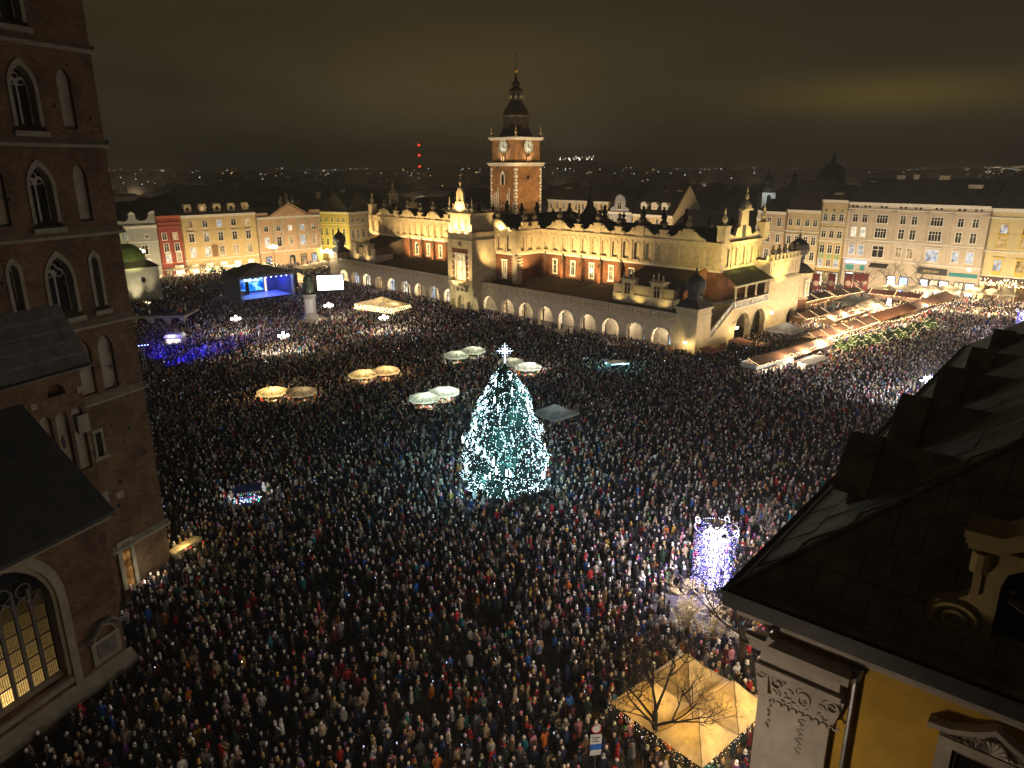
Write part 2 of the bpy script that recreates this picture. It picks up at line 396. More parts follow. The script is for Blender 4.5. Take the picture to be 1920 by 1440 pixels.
pg = MB(); pg.face([(-0.5, -0.02, 9.6), (0.5, -0.02, 9.6), (0.5, -0.02, 12.6), (-0.5, -0.02, 12.6)]); pgs = {0: pg.mesh('pane', GLASS), 1: pg.mesh('pane', LIT), 2: pg.mesh('pane', DIMW)}
bt = MB(); bt.prism([(-0.42, 8.0), (0.42, 8.0), (0.42, 12.2), (-0.42, 12.2)], -0.9, 0); bt.extrude([(-0.42, -0.9, 12.2), (0.42, -0.9, 12.2), (0.42, 0, 13.7), (-0.42, 0, 13.7)], (0, 0.01, 0)); bt.face([(-0.42, -0.9, 12.2), (0.42, -0.9, 12.2), (0.42, 0, 13.7), (-0.42, 0, 13.7)]); bt.face([(-0.42, -0.9, 12.2), (-0.42, 0, 13.7), (-0.42, 0, 12.2)]); bt.face([(0.42, -0.9, 12.2), (0.42, 0, 12.2), (0.42, 0, 13.7)])
bme = bt.mesh('buttress', BRICK_H)
pin = MB(); pin.lathe([(0.32, 0), (0.34, 0.3), (0.2, 0.4), (0.24, 1.2), (0.12, 1.5), (0.2, 1.9), (0.05, 2.5), (0.1, 2.7), (0.01, 3.3)], 8); pme = pin.mesh('pinnacle', STATUE)
wi = 0
for s0, s1, n in ((22, 50, 5), (77, 104, 5)):
    for k in range(n):
        s = s0 + (s1 - s0) * (k + .5) / n
        w_ = obj('window', wme, HALL, (-s, 13.2, 0)); obj('pane', pgs[1 if k == 1 and s < 60 else 0], w_)
        s2 = s0 + (s1 - s0) * (k + 1) / n
        b_ = obj('buttress', bme, HALL, (-s2, 13.2, 0)); obj('pinnacle', pme, b_, (0, -0.5, 12.3))
# attic: a row of blind arches
aw = 3.0
am = MB(); arch_wall(am, 0, aw, 14.25, 19.3, aw / 2 - 0.72, aw / 2 + 0.72, 14.9, 17.75, 'round', -0.45, 0, None, 8)
am.face([(aw / 2 - 0.72, -0.05, 14.9), (aw / 2 + 0.72, -0.05, 14.9), (aw / 2 + 0.72, -0.05, 18.6), (aw / 2 - 0.72, -0.05, 18.6)])
arch_ring(am, aw / 2 - 0.72, aw / 2 + 0.72, 14.9, 17.75, 'round', 0.22, -0.55, -0.453, None, 8, False)
am.box(0, 0.42, -0.62, -0.453, 14.5, 19.0); am.box(aw / 2 - .9, aw / 2 + .9, -0.62, -0.453, 14.5, 14.88)
am.box(0, aw, -0.6, -0.44, 19.0, 19.3)
ame = am.mesh('blind_arch', CREAM)
def attic_run(x0, x1, y, rz=0, first=True):
    n = max(1, round((x1 - x0) / aw)); 
    for k in range(n):
        o = obj('blind_arch', ame, HALL, (x0 + k * (x1 - x0) / n, y, 0) if not rz else (x0, y + k * (x1 - x0) / n, 0), rz); o.scale.x = (x1 - x0) / n / aw
attic_run(-51.3, -4.5, 13.2); attic_run(-123.3, -75.2, 13.2); attic_run(-74.2, -52.4, 5.0)
for k in range(3): 
    o = obj('blind_arch', ame, HALL, (-52.0, 5.0 + k * 2.75, 0), pi / 2); o.scale.x = 2.75 / aw
for k in range(5):
    o = obj('blind_arch', ame, HALL, (-4.05, 13.6 + k * 3.1, 0), pi / 2); o.scale.x = 3.1 / aw
    o = obj('blind_arch', ame, HALL, (-123.75, 29.4 - k * 3.1, 0), -pi / 2); o.scale.x = 3.1 / aw
m = MB(); hb(m, 4.06, 52.0, 13.21, 29.7, 14.25, 19.3); hb(m, 74.5, 123.74, 13.21, 29.7, 14.25, 19.3); hb(m, 52.01, 74.49, 5.01, 38, 14.25, 19.3)
for (s, w) in ((4.05, 13.2), (123.75, 13.2), (52.0, 5.0), (74.5, 5.0)): m.box(-s - 0.75, -s + 0.75, w - 0.75, w + 0.75, 14.254, 19.296)
m.build('attic_core', CREAM, HALL)
m = MB(); hb(m, 3.3, 52.0 - .7, 12.4, 30.5, 19.304, 19.62); hb(m, 75.2, 124.5, 12.4, 30.5, 19.304, 19.62); hb(m, 51.2, 75.3, 4.2, 38.8, 19.304, 19.62)
m.build('attic_cornice', CREAM, HALL)
for s, w, top in ((51.6, 4.75, 14.25), (74.9, 4.75, 14.25)):
    m = MB(); m.box(-s - 0.7, -s + 0.7, w - 0.7, w + 0.7, 5.5, 13.85)
    for k in range(11): m.box(-s - 1.0, -s + 1.0, w - 0.78, w + 1.0, 6 + k * .7, 6.3 + k * .7)
    m.build('corner_quoin', CREAM2, HALL)
# crest of scrolls and pedestals
def crest_mesh():
    m = MB()
    half = [(0, 0), (0, 1.95), (1.1, 1.95), (1.15, 1.6), (1.7, 1.72), (2.25, 1.45), (2.7, 1.0), (3.3, 0.72), (4.1, 0.50), (4.25, 0)]
    pts = [(p[0], 19.62 + p[1]) for p in half]; pts = pts[::-1]
    left = [(-p[0], p[1]) for p in pts[::-1]]
    m.prism([(-4.25, 19.62), (4.25, 19.62)] + pts[1:-1] + [(p[0], p[1]) for p in left[1:-1]], -0.25, 0.25)
    for s_ in (-1, 1):
        for r0, r1, yy in ((0.52, 0.32, -0.36), (0.22, 0.0, -0.36)):
            c = (s_ * 1.75, 20.95)
            for k in range(12):
                a, b = 2 * pi * k / 12, 2 * pi * (k + 1) / 12
                q = [(c[0] + r0 * cos(a), c[1] + r0 * sin(a)), (c[0] + r0 * cos(b), c[1] + r0 * sin(b)), (c[0] + r1 * cos(b), c[1] + r1 * sin(b)), (c[0] + r1 * cos(a), c[1] + r1 * sin(a))]
                if r1 == 0: q = q[:3]
                m.prism(q[::-1], yy, -0.25)
    m.box(-1.0, 1.0, -0.38, -0.253, 19.8, 21.5); m.box(-1.15, 1.15, -0.42, 0.4, 21.573, 21.8)
    return m.mesh('scroll_crest', CREAM)
def pedestal_mesh():
    m = MB(); m.box(-0.85, 0.85, -0.3, 0.3, 19.62, 21.1); m.box(-1.0, 1.0, -0.42, 0.42, 21.103, 21.35)
    for s_ in (-1, 1): m.lathe([(0.45, -0.28), (0.45, 0.28)], 10, (s_ * 1.25, 0, 20.05)); 
    for s_ in (-1, 1):
        pts = [(s_ * 1.25 + 0.5 * cos(2 * pi * k / 10), 20.1 + 0.5 * sin(2 * pi * k / 10)) for k in range(10)]
        m.prism(pts if True else pts[::-1], -0.34, 0.2)
    return m.mesh('crest_pedestal', CREAM)
def mask_mesh():
    m = MB(); m.lathe([(0.75, 0), (0.8, 0.25), (0.45, 0.45), (0.55, 0.9), (0.7, 1.3), (0.5, 1.75), (0.28, 1.9), (0.42, 2.25), (0.38, 2.6), (0.12, 2.85)], 9); m.ball((0.5, -.1, 1.0), 0.3); m.ball((-0.5, -.1, 1.0), 0.3)
    return m.mesh('mask_finial', STATUE)
def urn_mesh():
    m = MB(); m.lathe([(0.4, 0), (0.42, 0.2), (0.2, 0.35), (0.42, 0.75), (0.5, 1.0), (0.3, 1.3), (0.12, 1.5), (0.16, 1.7), (0.02, 2.2)], 9); return m.mesh('stone_urn', STATUE)
cme, pde, mke, ure = crest_mesh(), pedestal_mesh(), mask_mesh(), urn_mesh()
def crest_run(s0, s1, w, period=11.8, skip_first=False):
    n = max(1, round(abs(s1 - s0) / period)); p = (s1 - s0) / n
    for k in range(n):
        s = s0 + p * (k + .5)
        c = obj('scroll_crest', cme, HALL, (-s, w, 0)); c.scale.x = abs(p) / 11.8
        obj('mask_finial', mke, c, (0, 0.1, 21.8))
        if k < n - 1:
            d_ = obj('crest_pedestal', pde, HALL, (-(s0 + p * (k + 1)), w, 0)); obj('mask_finial', mke if k % 2 else ure, d_, (0, 0.1, 21.35))
crest_run(5.5, 51.5, 12.9); crest_run(75.2, 122.3, 12.9); crest_run(52.5, 74.2, 4.7, 10.8)
crest_run(5.5, 122.3, 30.1, 11.7)
for w_ in (7.4, 10.6):
    d_ = obj('crest_pedestal', pde, HALL, (-51.7, w_, 0), pi / 2); obj('mask_finial', mke, d_, (0, 0, 21.35))
# dark sunken roof behind the crest
m = MB(); m.extrude([(-122.5, 14, 19.63), (-122.5, 21.4, 21.6), (-122.5, 28.9, 19.63)], (117, 0, 0)); m.extrude([(-73.8, 6, 19.63), (-63.3, 6, 22.3), (-52.8, 6, 19.63)], (0, 31, 0)); m.build('main_roof', ROOF, HALL)
# little copper turret on the roof ridge near the clock tower side
m = MB(); m.lathe([(2.6, 19.6), (2.5, 22.3), (1.6, 23.4), (0.9, 24.4), (0.75, 26.2), (0.3, 27.5), (0.1, 28.2), (0.32, 28.7), (0.05, 29.2), (0.02, 30.4)], 8)
for k in range(4):
    a = pi / 4 + k * pi / 2; m.lathe([(0.28, 21.2), (0.28, 23.2), (0.1, 23.8), (0.2, 24.1), (0.02, 25.2)], 6, (2.7 * cos(a), 2.7 * sin(a), 0))
m.build('roof_turret', STATUE, HALL, (-48.5, 27, 0))
# end gables
def gable(s, face):
    y0 = 13.3; y1 = 29.6; ym = (y0 + y1) / 2
    out = [(y0, 19.62), (y1, 19.62), (y1, 20.9), (y1 - 1.6, 20.6), (y1 - 2.6, 21.2), (ym + 3.3, 20.5), (ym + 2.6, 22.0), (ym + 1.5, 22.4), (ym + 1.35, 25.4), (ym - 1.35, 25.4), (ym - 1.5, 22.4), (ym - 2.6, 22.0), (ym - 3.3, 20.5), (y0 + 2.6, 21.2), (y0 + 1.6, 20.6), (y0, 20.9)]
    m = MB(); m.extrude([(-s, p[0], p[1]) for p in out], (-0.6 * face, 0, 0))
    m.box(-s - 0.7, -s + 0.7, ym - 1.7, ym + 1.7, 25.403, 25.75)
    m.lathe([(1.1, 25.75), (1.0, 26.4), (0.5, 27.1), (0.18, 27.4), (0.42, 27.9), (0.3, 28.4), (0.06, 28.8), (0.16, 29.1), (0.02, 30.0)], 10, (-s, ym, 0))
    for yy in (y0 + .4, y1 - .4):
        m.box(-s - 0.9, -s + 0.9, yy - 0.9, yy + 0.9, 19.624, 22.6); m.box(-s - 1.05, -s + 1.05, yy - 1.05, yy + 1.05, 22.603, 22.85)
        m.lathe([(0.5, 22.85), (0.35, 23.4), (0.6, 23.9), (0.35, 24.6), (0.12, 24.9), (0.24, 25.4), (0.02, 26.3)], 9, (-s, yy, 0))
    gob = m.build('end_gable', CREAM, HALL)
    m = MB(); m.box(-s - .02 + (0.62 if face < 0 else 0), -s + 0.02 + (0.62 if face < 0 else 0), ym - 0.7, ym + 0.7, 20.2, 22.6); m.build('gable_shutter', ROOF, gob)
gable(3.9, -1 if False else 1); gable(123.9, -1)
# central risalit with its lit balcony window
RS0, RS1 = 58.9, 67.8; RW = -2.5; RM = (RS0 + RS1) / 2; RH = (RS1 - RS0) / 2
m = MB()
for k, (a, b, oz, sp) in enumerate(((-RH, -RH + 2.9, 0, 2.2), (-RH + 2.9, RH - 2.9, 0, 3.0), (RH - 2.9, RH, 0, 2.2))):
    c = (a + b) / 2; hw = (0.85, 1.15, 0.85)[k]
    arch_wall(m, a, b, 0, 6.0, c - hw, c + hw, oz, sp, 'round', 0, 1.0)
    arch_ring(m, c - hw, c + hw, 0, sp, 'round', 0.3, -0.1, -0.003)
m.box(-RH, -1.9, 0, 1.0, 6.0, 17.0); m.box(1.9, RH, 0, 1.0, 6.0, 17.0); m.box(-1.9, 1.9, 0, 1.0, 6.0, 7.6); m.box(-1.9, 1.9, 0, 1.0, 14.2, 17.0)
m.box(-RH, RH, 1.0, 7.48, 5.9, 17.0); m.box(-RH, -RH + 1, 1.0, 2.45, 0, 5.9); m.box(RH - 1, RH, 1.0, 2.45, 0, 5.9)
m.box(-RH - .01, -RH + 1.3, -0.25, -0.003, 6.0, 17.0); m.box(RH - 1.3, RH + .01, -0.25, -0.003, 6.0, 17.0)
m.build('risalit_wall', CREAM, HALL, (-RM, RW, 0))
m = MB(); 
for s_ in (-1, 1):
    m.box(min(s_ * 1.95, s_ * 3.1), max(s_ * 1.95, s_ * 3.1), -0.06, -0.003, 7.6, 15.2)
m.box(-1.94, 1.94, -0.06, -0.003, 14.25, 15.2); m.build('brick_panel', BRICK_H, HALL, (-RM, RW, 0))
m = MB(); 
for k in range(11):
    for s_ in (-1, 1):
        a, b = s_ * (2.3 if k % 2 else 2.6), s_ * 3.3
        m.box(min(a + s_ * .35, b), max(a + s_ * .35, b), -0.14, -0.063, 7.7 + k * .68, 8.1 + k * .68)
m.build('risalit_quoin', WHITE, HALL, (-RM, RW, 0))
fr = MB()
for x in (-1.9, -0.72, 0.72, 1.9): fr.lathe([(0.2, 8.2), (0.15, 8.4), (0.14, 12.0), (0.22, 12.3)], 8, (x, -0.05, 0))
fr.box(-2.2, 2.2, -0.3, 0.3, 12.3, 12.75); fr.box(-2.1, 2.1, -0.2, 0.3, 13.6, 14.2)
for c in (-1.3, 0, 1.3): arch_ring(fr, c - .4, c + .4, 12.75, 13.0, 'round', 0.15, -0.2, 0.2)
f_ = fr.build('balcony_window', WHITE, HALL, (-RM, RW, 0)); q = MB(); q.face([(-1.88, 0.5, 7.7), (1.88, 0.5, 7.7), (1.88, 0.5, 14.1), (-1.88, 0.5, 14.1)]); q.build('pane', glow_mat('bright_window', (1.0, 0.72, 0.34), 1.9, False, 0.35, 0.8), f_)
b_ = MB(); b_.box(-2.9, 2.9, -1.5, 0, 6.3, 6.6); b_.box(-2.9, 2.9, -1.5, -1.38, 7.5, 7.65); b_.box(-2.9, -2.78, -1.38, 0, 7.5, 7.65); b_.box(2.78, 2.9, -1.38, 0, 7.5, 7.65)
for k in range(19): b_.lathe([(0.06, 6.6), (0.1, 6.9), (0.05, 7.5)], 6, (-2.8 + k * 5.6 / 18, -1.44, 0))
for x in (-2.3, -.8, .8, 2.3): b_.prism([(x - .2, 5.2), (x + .2, 5.2), (x + .2, 6.3), (x - .2, 6.3)], -1.0, 0)
b_.build('balcony', CREAM2, HALL, (-RM, RW, 0))
m = MB(); m.box(-RH - .3, RH + .3, -0.35, 7.9, 17.0, 17.4); m.box(-RH, RH, 0, 7.6, 17.4, 18.8); m.box(-RH - .4, RH + .4, -0.45, 8.0, 18.8, 19.2)
m.ball((0, -0.25, 16.0), 0.55, None, 1.3); m.build('risalit_cornice', CREAM, HALL, (-RM, RW, 0))
m = MB()
for k in range(3):
    c = -2.4 + 2.4 * k; arch_wall(m, c - 1.2, c + 1.2, 19.2, 23.0, c - .75, c + .75, 19.7, 21.6, 'round', 0.1, 0.7)
    m.face([(c - .75, 0.6, 19.7), (c + .75, 0.6, 19.7), (c + .75, 0.6, 22.4), (c - .75, 0.6, 22.4)])
m.box(-RH + .3, -3.6, 0, 0.7, 19.2, 20.9); m.box(3.6, RH - .3, 0, 0.7, 19.2, 20.9); m.box(-3.6, 3.6, .7, 7.5, 19.2, 22.95)
m.box(-RH + .2, RH - .2, -0.2, 7.6, 23.0, 23.4)
m.prism([(-3.9, 23.4), (3.9, 23.4), (2.6, 24.6), (1.9, 24.7), (1.5, 26.0), (-1.5, 26.0), (-1.9, 24.7), (-2.6, 24.6)], 0.1, 0.8)
arch_wall(m, -1.2, 1.2, 26.0, 28.0, -0.55, 0.55, 26.1, 27.0, 'round', 0.2, 0.8); m.face([(-.55, 0.5, 26.1), (.55, 0.5, 26.1), (.55, 0.5, 27.6), (-.55, 0.5, 27.6)])
m.prism([(-1.3, 28.0), (1.3, 28.0), (0.4, 29.0), (-0.4, 29.0)], 0.2, 0.8)
m.lathe([(0.35, 29), (0.12, 29.6), (0.4, 30.2), (0.1, 30.7), (0.05, 32.2)], 8, (0, .5, 0))
for x in (-4.0, 4.0, -2.6, 2.6):
    m.lathe([(0.35, 23.4), (0.3, 23.9), (0.45, 24.4), (0.1, 25.0), (0.2, 25.3), (0.03, 27.0 if abs(x) > 3 else 25.6)], 8, (x, .4, 0))
m.build('risalit_crown', CREAM, HALL, (-RM, RW, 0))
# transept window
tw = MB(); tw.box(-.9, -.6, -.2, 0, 8.4, 12.4); tw.box(.6, .9, -.2, 0, 8.4, 12.4); tw.box(-1.1, 1.1, -.3, 0, 12.4, 12.8); tw.box(-1.0, 1.0, -.3, 0, 8.1, 8.4); tw.box(-.05, .05, -.1, -.03, 8.4, 12.4); tw.box(-.6, .6, -.1, -.03, 11, 11.1)
o = tw.build('window', WHITE, HALL, (-55.9, 5.0, 0)); q = MB(); q.face([(-.6, -.02, 8.4), (.6, -.02, 8.4), (.6, -.02, 12.4), (-.6, -.02, 12.4)]); q.build('pane', LIT, o)
# corner pavilions with dark bulb roofs
def pavilion(s0, s1, w0, w1, H, top):
    m = MB(); hb(m, s0, s1, w0, w1, 0, H - 0.5); hb(m, s0 - .25, s1 + .25, w0 - .25, w1 + .25, H - 0.497, H)
    hb(m, s0 - .12, s1 + .12, w0 - .12, w1 + .12, H - 1.6, H - 1.35); hb(m, s0 - .15, s1 + .15, w0 - .15, w1 + .15, 0, .8)
    m.build('pavilion', CREAM, HALL)
    c = (-(s0 + s1) / 2, (w0 + w1) / 2, 0); r = (s1 - s0) / 2 + .4
    m = MB(); m.lathe([(r * 1.41, H + .003), (r * 0.75, H + 1.1), (r * .62, H + 1.5)], 4, c, None, 1, 1, pi / 4)
    m.lathe([(r * .5, H + 1.5), (r * .5, H + 2.9), (r * .62, H + 3.0), (r * .74, H + 3.8), (r * .68, H + 4.6), (r * .45, H + 5.4), (r * .15, H + 5.9), (.12, H + 6.5), (.22, H + 6.8), (.04, H + 7.2), (.03, top)], 10, c)
    p_ = m.build('pavilion_roof', ROOF, HALL)
    o_ = MB()
    for k in range(6):
        a = k * pi / 3; o_.ball((c[0] + r * .5 * cos(a), c[1] + r * .5 * sin(a), H + 2.2), 0.24)
    o_.build('round_opening', GLASS, p_)
pavilion(0, 4.54, 0, 4.77, 9.0, 18.3); pavilion(123.3, 127.84, 0, 4.77, 9.1, 17.5)
# near end: stairs, balcony with loggia, two arches below
m = MB(); mm = 7.2
arch_wall(m, 13.2, 20.05, 0, mm, 13.9, 19.6, 0, 3.3, 'round', 0, 1.0); arch_wall(m, 20.05, 26.6, 0, mm, 20.5, 25.9, 0, 3.3, 'round', 0, 1.0)
for a, b in ((13.9, 19.6), (20.5, 25.9)): arch_ring(m, a, b, 0, 3.3, 'round', 0.35, -0.12, -0.003, None, 10, False); m.box(a - .5, a + .12, -0.16, 1.1, 3.0, 3.3); m.box(b - .12, b + .5, -0.16, 1.1, 3.0, 3.3)
m.box(26.6, 40.7, 0, 1.0, 4.9, 11.5); arch_wall(m, 34.4, 40.7, 0, 4.9, 35.6, 39.6, 0, 2.1, 'round', 0, 1.0); m.box(26.6, 34.4, 0, 1, 0, 4.9)
arch_ring(m, 35.6, 39.6, 0, 2.1, 'round', 0.3, -0.1, -0.003)
m.box(26.6, 40.7, -.15, -.003, 10.9, 11.2); m.box(26.6, 34.0, -.06, -.003, 8.2, 8.35)
m.prism([(4.8, 0), (13.2, 0), (13.2, 7.3), (12.6, 7.3), (4.8, 2.6)], 0, 0.6)
m.box(13.2, 26.6, 1.0, 4.0, 6.6, 7.17)
NE = m.build('end_wall', CREAM, HALL, (0, 0, 0), pi / 2)
E_ = thing  # the end wall is turned a quarter so x runs across the hall
m = MB()
m.box(12.9, 26.8, -0.25, 0.4, 7.2, 7.45); m.box(12.9, 26.8, -0.15, 0.25, 8.5, 8.68)
for k in range(7): m.box(13.0 + k * 2.2, 13.3 + k * 2.2, -0.15, 0.25, 7.45, 8.5)
for k in range(42): m.lathe([(0.09, 7.45), (0.12, 7.8), (0.06, 8.5)], 5, (13.2 + k * .325, 0.05, 0))
for k in range(25):   # balusters of the stair
    x = 5.0 + k * .32; z = 2.7 + (x - 4.8) * 0.6
    m.lathe([(0.07, z), (0.1, z + .35), (0.05, z + .95)], 5, (x, 0.3, 0))
for k in range(5):
    x = 5.0 + k * 2; z = 2.65 + (x - 4.8) * 0.6; m.box(x - .15, x + .15, .1, .5, z, z + 1.15)
m.extrude([(4.8, .1, 3.65), (12.9, .1, 8.5), (12.9, .1, 8.7), (4.8, .1, 3.85)], (0, .4, 0))
m.build('balustrade', WHITE, HALL, (0, 0, 0), pi / 2)
m = MB(); 
for k in range(28): m.box(4.8 + k * .3, 13.2, .65, 3.6, 2.0 + k * .18, 2.0 + (k + 1) * .18 - .004)
m.build('stair_flight', CREAM2, HALL, (0, 0, 0), pi / 2)
m = MB()
for x in (14.2, 18.2, 22.2, 26.2): m.lathe([(0.28, 7.2), (0.24, 7.5), (0.22, 10.9), (0.32, 11.2)], 8, (x, 0.6, 0))
m.box(13.8, 26.6, .3, .9, 11.2, 11.6); m.build('loggia_column', CREAM, HALL, (0, 0, 0), pi / 2)
m = MB(); m.extrude([(12.6, -.4, 11.7), (27.6, -.4, 11.7), (26.2, 4.2, 14.2), (14.6, 4.2, 14.2)], (0, 0, .18)); m.build('loggia_roof', COPPER, HALL, (0, 0, 0), pi / 2)
m = MB(); m.box(26.9, 40.5, .3, 3.9, 11.5, 15.0); m.box(26.8, 40.7, .1, 4.0, 15.0, 15.3)
for k in range(12): m.box(27.4 + k * 1.1, 27.6 + k * 1.1, .2, .297, 11.9, 14.6)
for k in range(8): 
    x = 27.8 + k * 1.65; m.prism([(x - .55, 15.3), (x + .55, 15.3), (x + .35, 15.8), (x + .5, 16.4), (x - .5, 16.4), (x - .35, 15.8)], .2, .7)
m.box(26.8, 40.7, .9, 1.3, 15.3, 16.1)
m.build('end_attic', CREAM, HALL, (0, 0, 0), pi / 2)
for k in range(5): 
    o = obj('mask_finial', mke, HALL, (-.9, 28.5 + k * 2.7, 16.1)); o.scale = (.7, .7, .75)
m = MB(); m.lathe([(3.0, 0), (3.0, 5.2), (3.3, 5.5)], 8, (43.2, 2.2, 0)); m.build('turret_base', BRICK_H, HALL, (0, 0, 0), pi / 2)
m = MB(); m.lathe([(3.15, 5.503), (3.4, 5.8), (3.05, 5.9), (3.05, 10.7), (3.4, 11.0), (3.6, 11.4)], 8, (43.2, 2.2, 0)); m.build('turret', CREAM, HALL, (0, 0, 0), pi / 2)
m = MB(); m.lathe([(3.9, 11.403), (2.2, 12.9), (1.3, 13.4), (1.2, 14.9), (1.9, 15.2), (2.3, 16.2), (2.0, 17.4), (.9, 18.2), (.2, 18.7), (.3, 19.2), (.05, 19.6), (.03, 21.5)], 10, (43.2, 2.2, 0)); m.build('turret_roof', ROOF, HALL, (0, 0, 0), pi / 2)
m = MB(); m.box(-1, -.65, -.15, 0, 6.6, 9.6); m.box(.65, 1, -.15, 0, 6.6, 9.6); m.box(-1, 1, -.2, 0, 9.6, 9.95); m.box(-1.1, 1.1, -.25, 0, 6.2, 6.6); m.box(-.06, .06, -.1, -.03, 6.6, 9.6); m.box(-.65, .65, -.1, -.03, 8.5, 8.6)
o = m.build('window', WHITE, HALL, (.62, 43.0, 0), pi / 2 - .02); q = MB(); q.face([(-.65, -.02, 6.6), (.65, -.02, 6.6), (.65, -.02, 9.6), (-.65, -.02, 9.6)]); q.build('pane', GLASS, o)
# annexes with lit dormers on the arcade roofs
def annex(s0, s1, flip):
    m = MB(); hb(m, s0, s1, 2.6, 9.0, 7.0, 9.2); hb(m, s0 - .1, s1 + .1, 2.5, 9.1, 9.2, 9.4)
    m.build('annex_wall', CREAM2, HALL)
    m = MB(); hb(m, s0 + .1, s1 - .1, 2.7, 3.1, 9.4, 11.3); m.build('annex_attic', CREAM, HALL)
    m = MB(); m.extrude([(-s1 + .1, 3.1, 10.9), (-s1 + .1, 13.1, 13.6), (-s1 + .1, 13.1, 9.0), (-s1 + .1, 3.1, 9.0)], (s1 - s0 - .2, 0, 0)); m.build('annex_roof', ROOFT, HALL)
    for t in (.27, .76):
        s = s0 + (s1 - s0) * t if not flip else s1 - (s1 - s0) * t
        d = MB(); d.box(-1.35, -.75, -.5, 1.5, 9.42, 12.2); d.box(.75, 1.35, -.5, 1.5, 9.42, 12.2); d.box(-.75, .75, -.5, 1.5, 11.7, 12.2); d.box(-1.6, 1.6, -.7, 1.6, 12.2, 12.55)
        for k in (-1, 0, 1): d.lathe([(.22, 12.55), (.3, 12.9), (.12, 13.2), (.2, 13.5 + .3 * (k == 0)), (.02, 13.9 + .5 * (k == 0))], 7, (k * 1.1, 0, 0))
        d.box(-.05, .05, -.4, -.3, 9.42, 11.7); d.box(-.75, .75, -.4, -.3, 10.9, 11.0)
        o = d.build('dormer', CREAM, HALL, (-s, 2.6, 0)); q = MB(); q.face([(-.75, -.1, 9.42), (.75, -.1, 9.42), (.75, -.1, 11.7), (-.75, -.1, 11.7)]); q.build('pane', GLASS if s < 60 else LIT, o)
annex(7.2, 21.5, True); annex(107.5, 120.5, False)
m = MB(); m.extrude([(-6.9, 5.0, 7.0), (-6.9, 13.0, 7.0), (-6.9, 13.0, 14.6), (-6.9, 11.0, 14.3), (-6.9, 9.4, 12.8), (-6.9, 7.4, 12.2), (-6.9, 5.0, 10.6)], (0.5, 0, 0)); m.build('brick_gable', brick_mat('orange_brick', (.42, .18, .06), (.36, .14, .05), (.3, .2, .12)), HALL)
# wall lanterns by the near end
LAN = MB(); LAN.tube([(0, 0, .9), (0, -.5, 1.25), (0, -.95, 1.0), (0, -1.0, .6)], .045, 5); LAN.lathe([(.32, .42), (.1, .6)], 8, (0, -1, 0)); LAN.lathe([(.05, -.1), (.2, -.05)], 8, (0, -1, 0)); lme = LAN.mesh('wall_lantern', DARKM)
LG = MB(); LG.lathe([(.18, -.05), (.3, .2), (.28, .42)], 8, (0, -1, 0)); lge = LG.mesh('globe', GLOBEW)
for (x, y, z, r_) in ((-1.6, -.0, 2.6, 0), (0.02, 12.9, 3.6, pi / 2), (0.02, 26.9, 4.6, pi / 2)):
    o = obj('wall_lantern', lme, HALL, (x, y, z), r_); obj('globe', lge, o)
    o2 = Vector((x, y, z)) + Matrix.Rotation(r_, 3, 'Z') @ Vector((0, -1.35, .0)); point(HC + Matrix.Rotation(ROT_D, 3, 'Z') @ o2, 150, (1.0, .75, .36), .25, 'lantern_light')
# floodlights washing the hall
FW = (1.0, .70, .31); FY = (1.0, .76, .24)
def flood(s, w, z, ts, tw_, tz, p, col, ang=110):
    spot(hall(s, w, z), hall(ts, tw_, tz), p, col, ang, .25)
for s in (10, 21, 32, 43): flood(s, 5.5, 9.6, s, 13.2, 17.2, 4500, FW, 125)
for s in (82, 92, 102, 112, 121): flood(s, 5.5, 9.6, s, 13.2, 17.2, 4500, FW, 125)
flood(2.2, 3.5, 15.0, 5.0, 14.5, 17, 1200, FY); flood(-.6, 18, 14.7, 4, 18, 19, 900, FY, 140); flood(-.6, 24.5, 14.7, 4, 24.5, 19, 900, FY, 140); flood(-2.5, 21.4, 15.2, 4, 21.4, 24, 1500, FY, 80); flood(-3.5, 31, 11, 2, 31, 16, 1300, FY)
flood(56, -1.5, 10.6, 55, 5, 17, 1900, FW, 120); flood(48.0, 7, 10.5, 52, 8, 17, 1500, FW, 120); flood(71, -1.5, 10.6, 71, 5, 17, 1200, FW, 120)
for s in (60.7, 63.35, 66.0): flood(s, -4.2, 18.9, s, -2.2, 22.5, 1000, FW, 130)
flood(RM, -4.4, 23.9, RM, -2, 27, 800, FW, 120)
flood(RM, -6.5, 6.9, RM, -2.5, 12, 1300, FW, 120)
for s in (53.5, 56.5): flood(s, 3.6, 19.75, s, 4.8, 21.4, 420, FW, 150)
flood(8.5, 1.3, 7.9, 9.5, 2.6, 10.6, 60, FY, 140); flood(15, 1.3, 7.9, 15, 2.6, 10.6, 90, FY, 140); flood(20, 1.3, 7.9, 20, 2.6, 10.6, 70, FY, 140)
flood(111, .9, 7.9, 111, 2.6, 10.6, 100, FW, 140); flood(117, .9, 7.9, 117, 2.6, 10.6, 100, FW, 140)
flood(-9, 10, 3.5, 0, 14, 6, 560, FW, 120); flood(-9, 30, 3.5, 0, 30, 7, 560, FW, 120); flood(-5, 1, 3.2, 1, 3, 5, 160, FW, 120)
for s in (14, 30, 46, 80, 96, 112): flood(s, -9, 3.6, s, 0, 4.0, 130, (1.0, .78, .60), 140)
flood(RM, -8, 3.2, RM, -2, 4, 420, (1.0, .9, .45), 110)

# ---------------------------------------------------------------- the clock tower behind it
TY = 248.0; TB = at(967, 300, TY); TW_ = 12.2
TOW = thing('clock_tower', 'tall brick town hall tower with two clocks and dark baroque spire', 'tower', (TB.x, TB.y, 0), ROT_D)
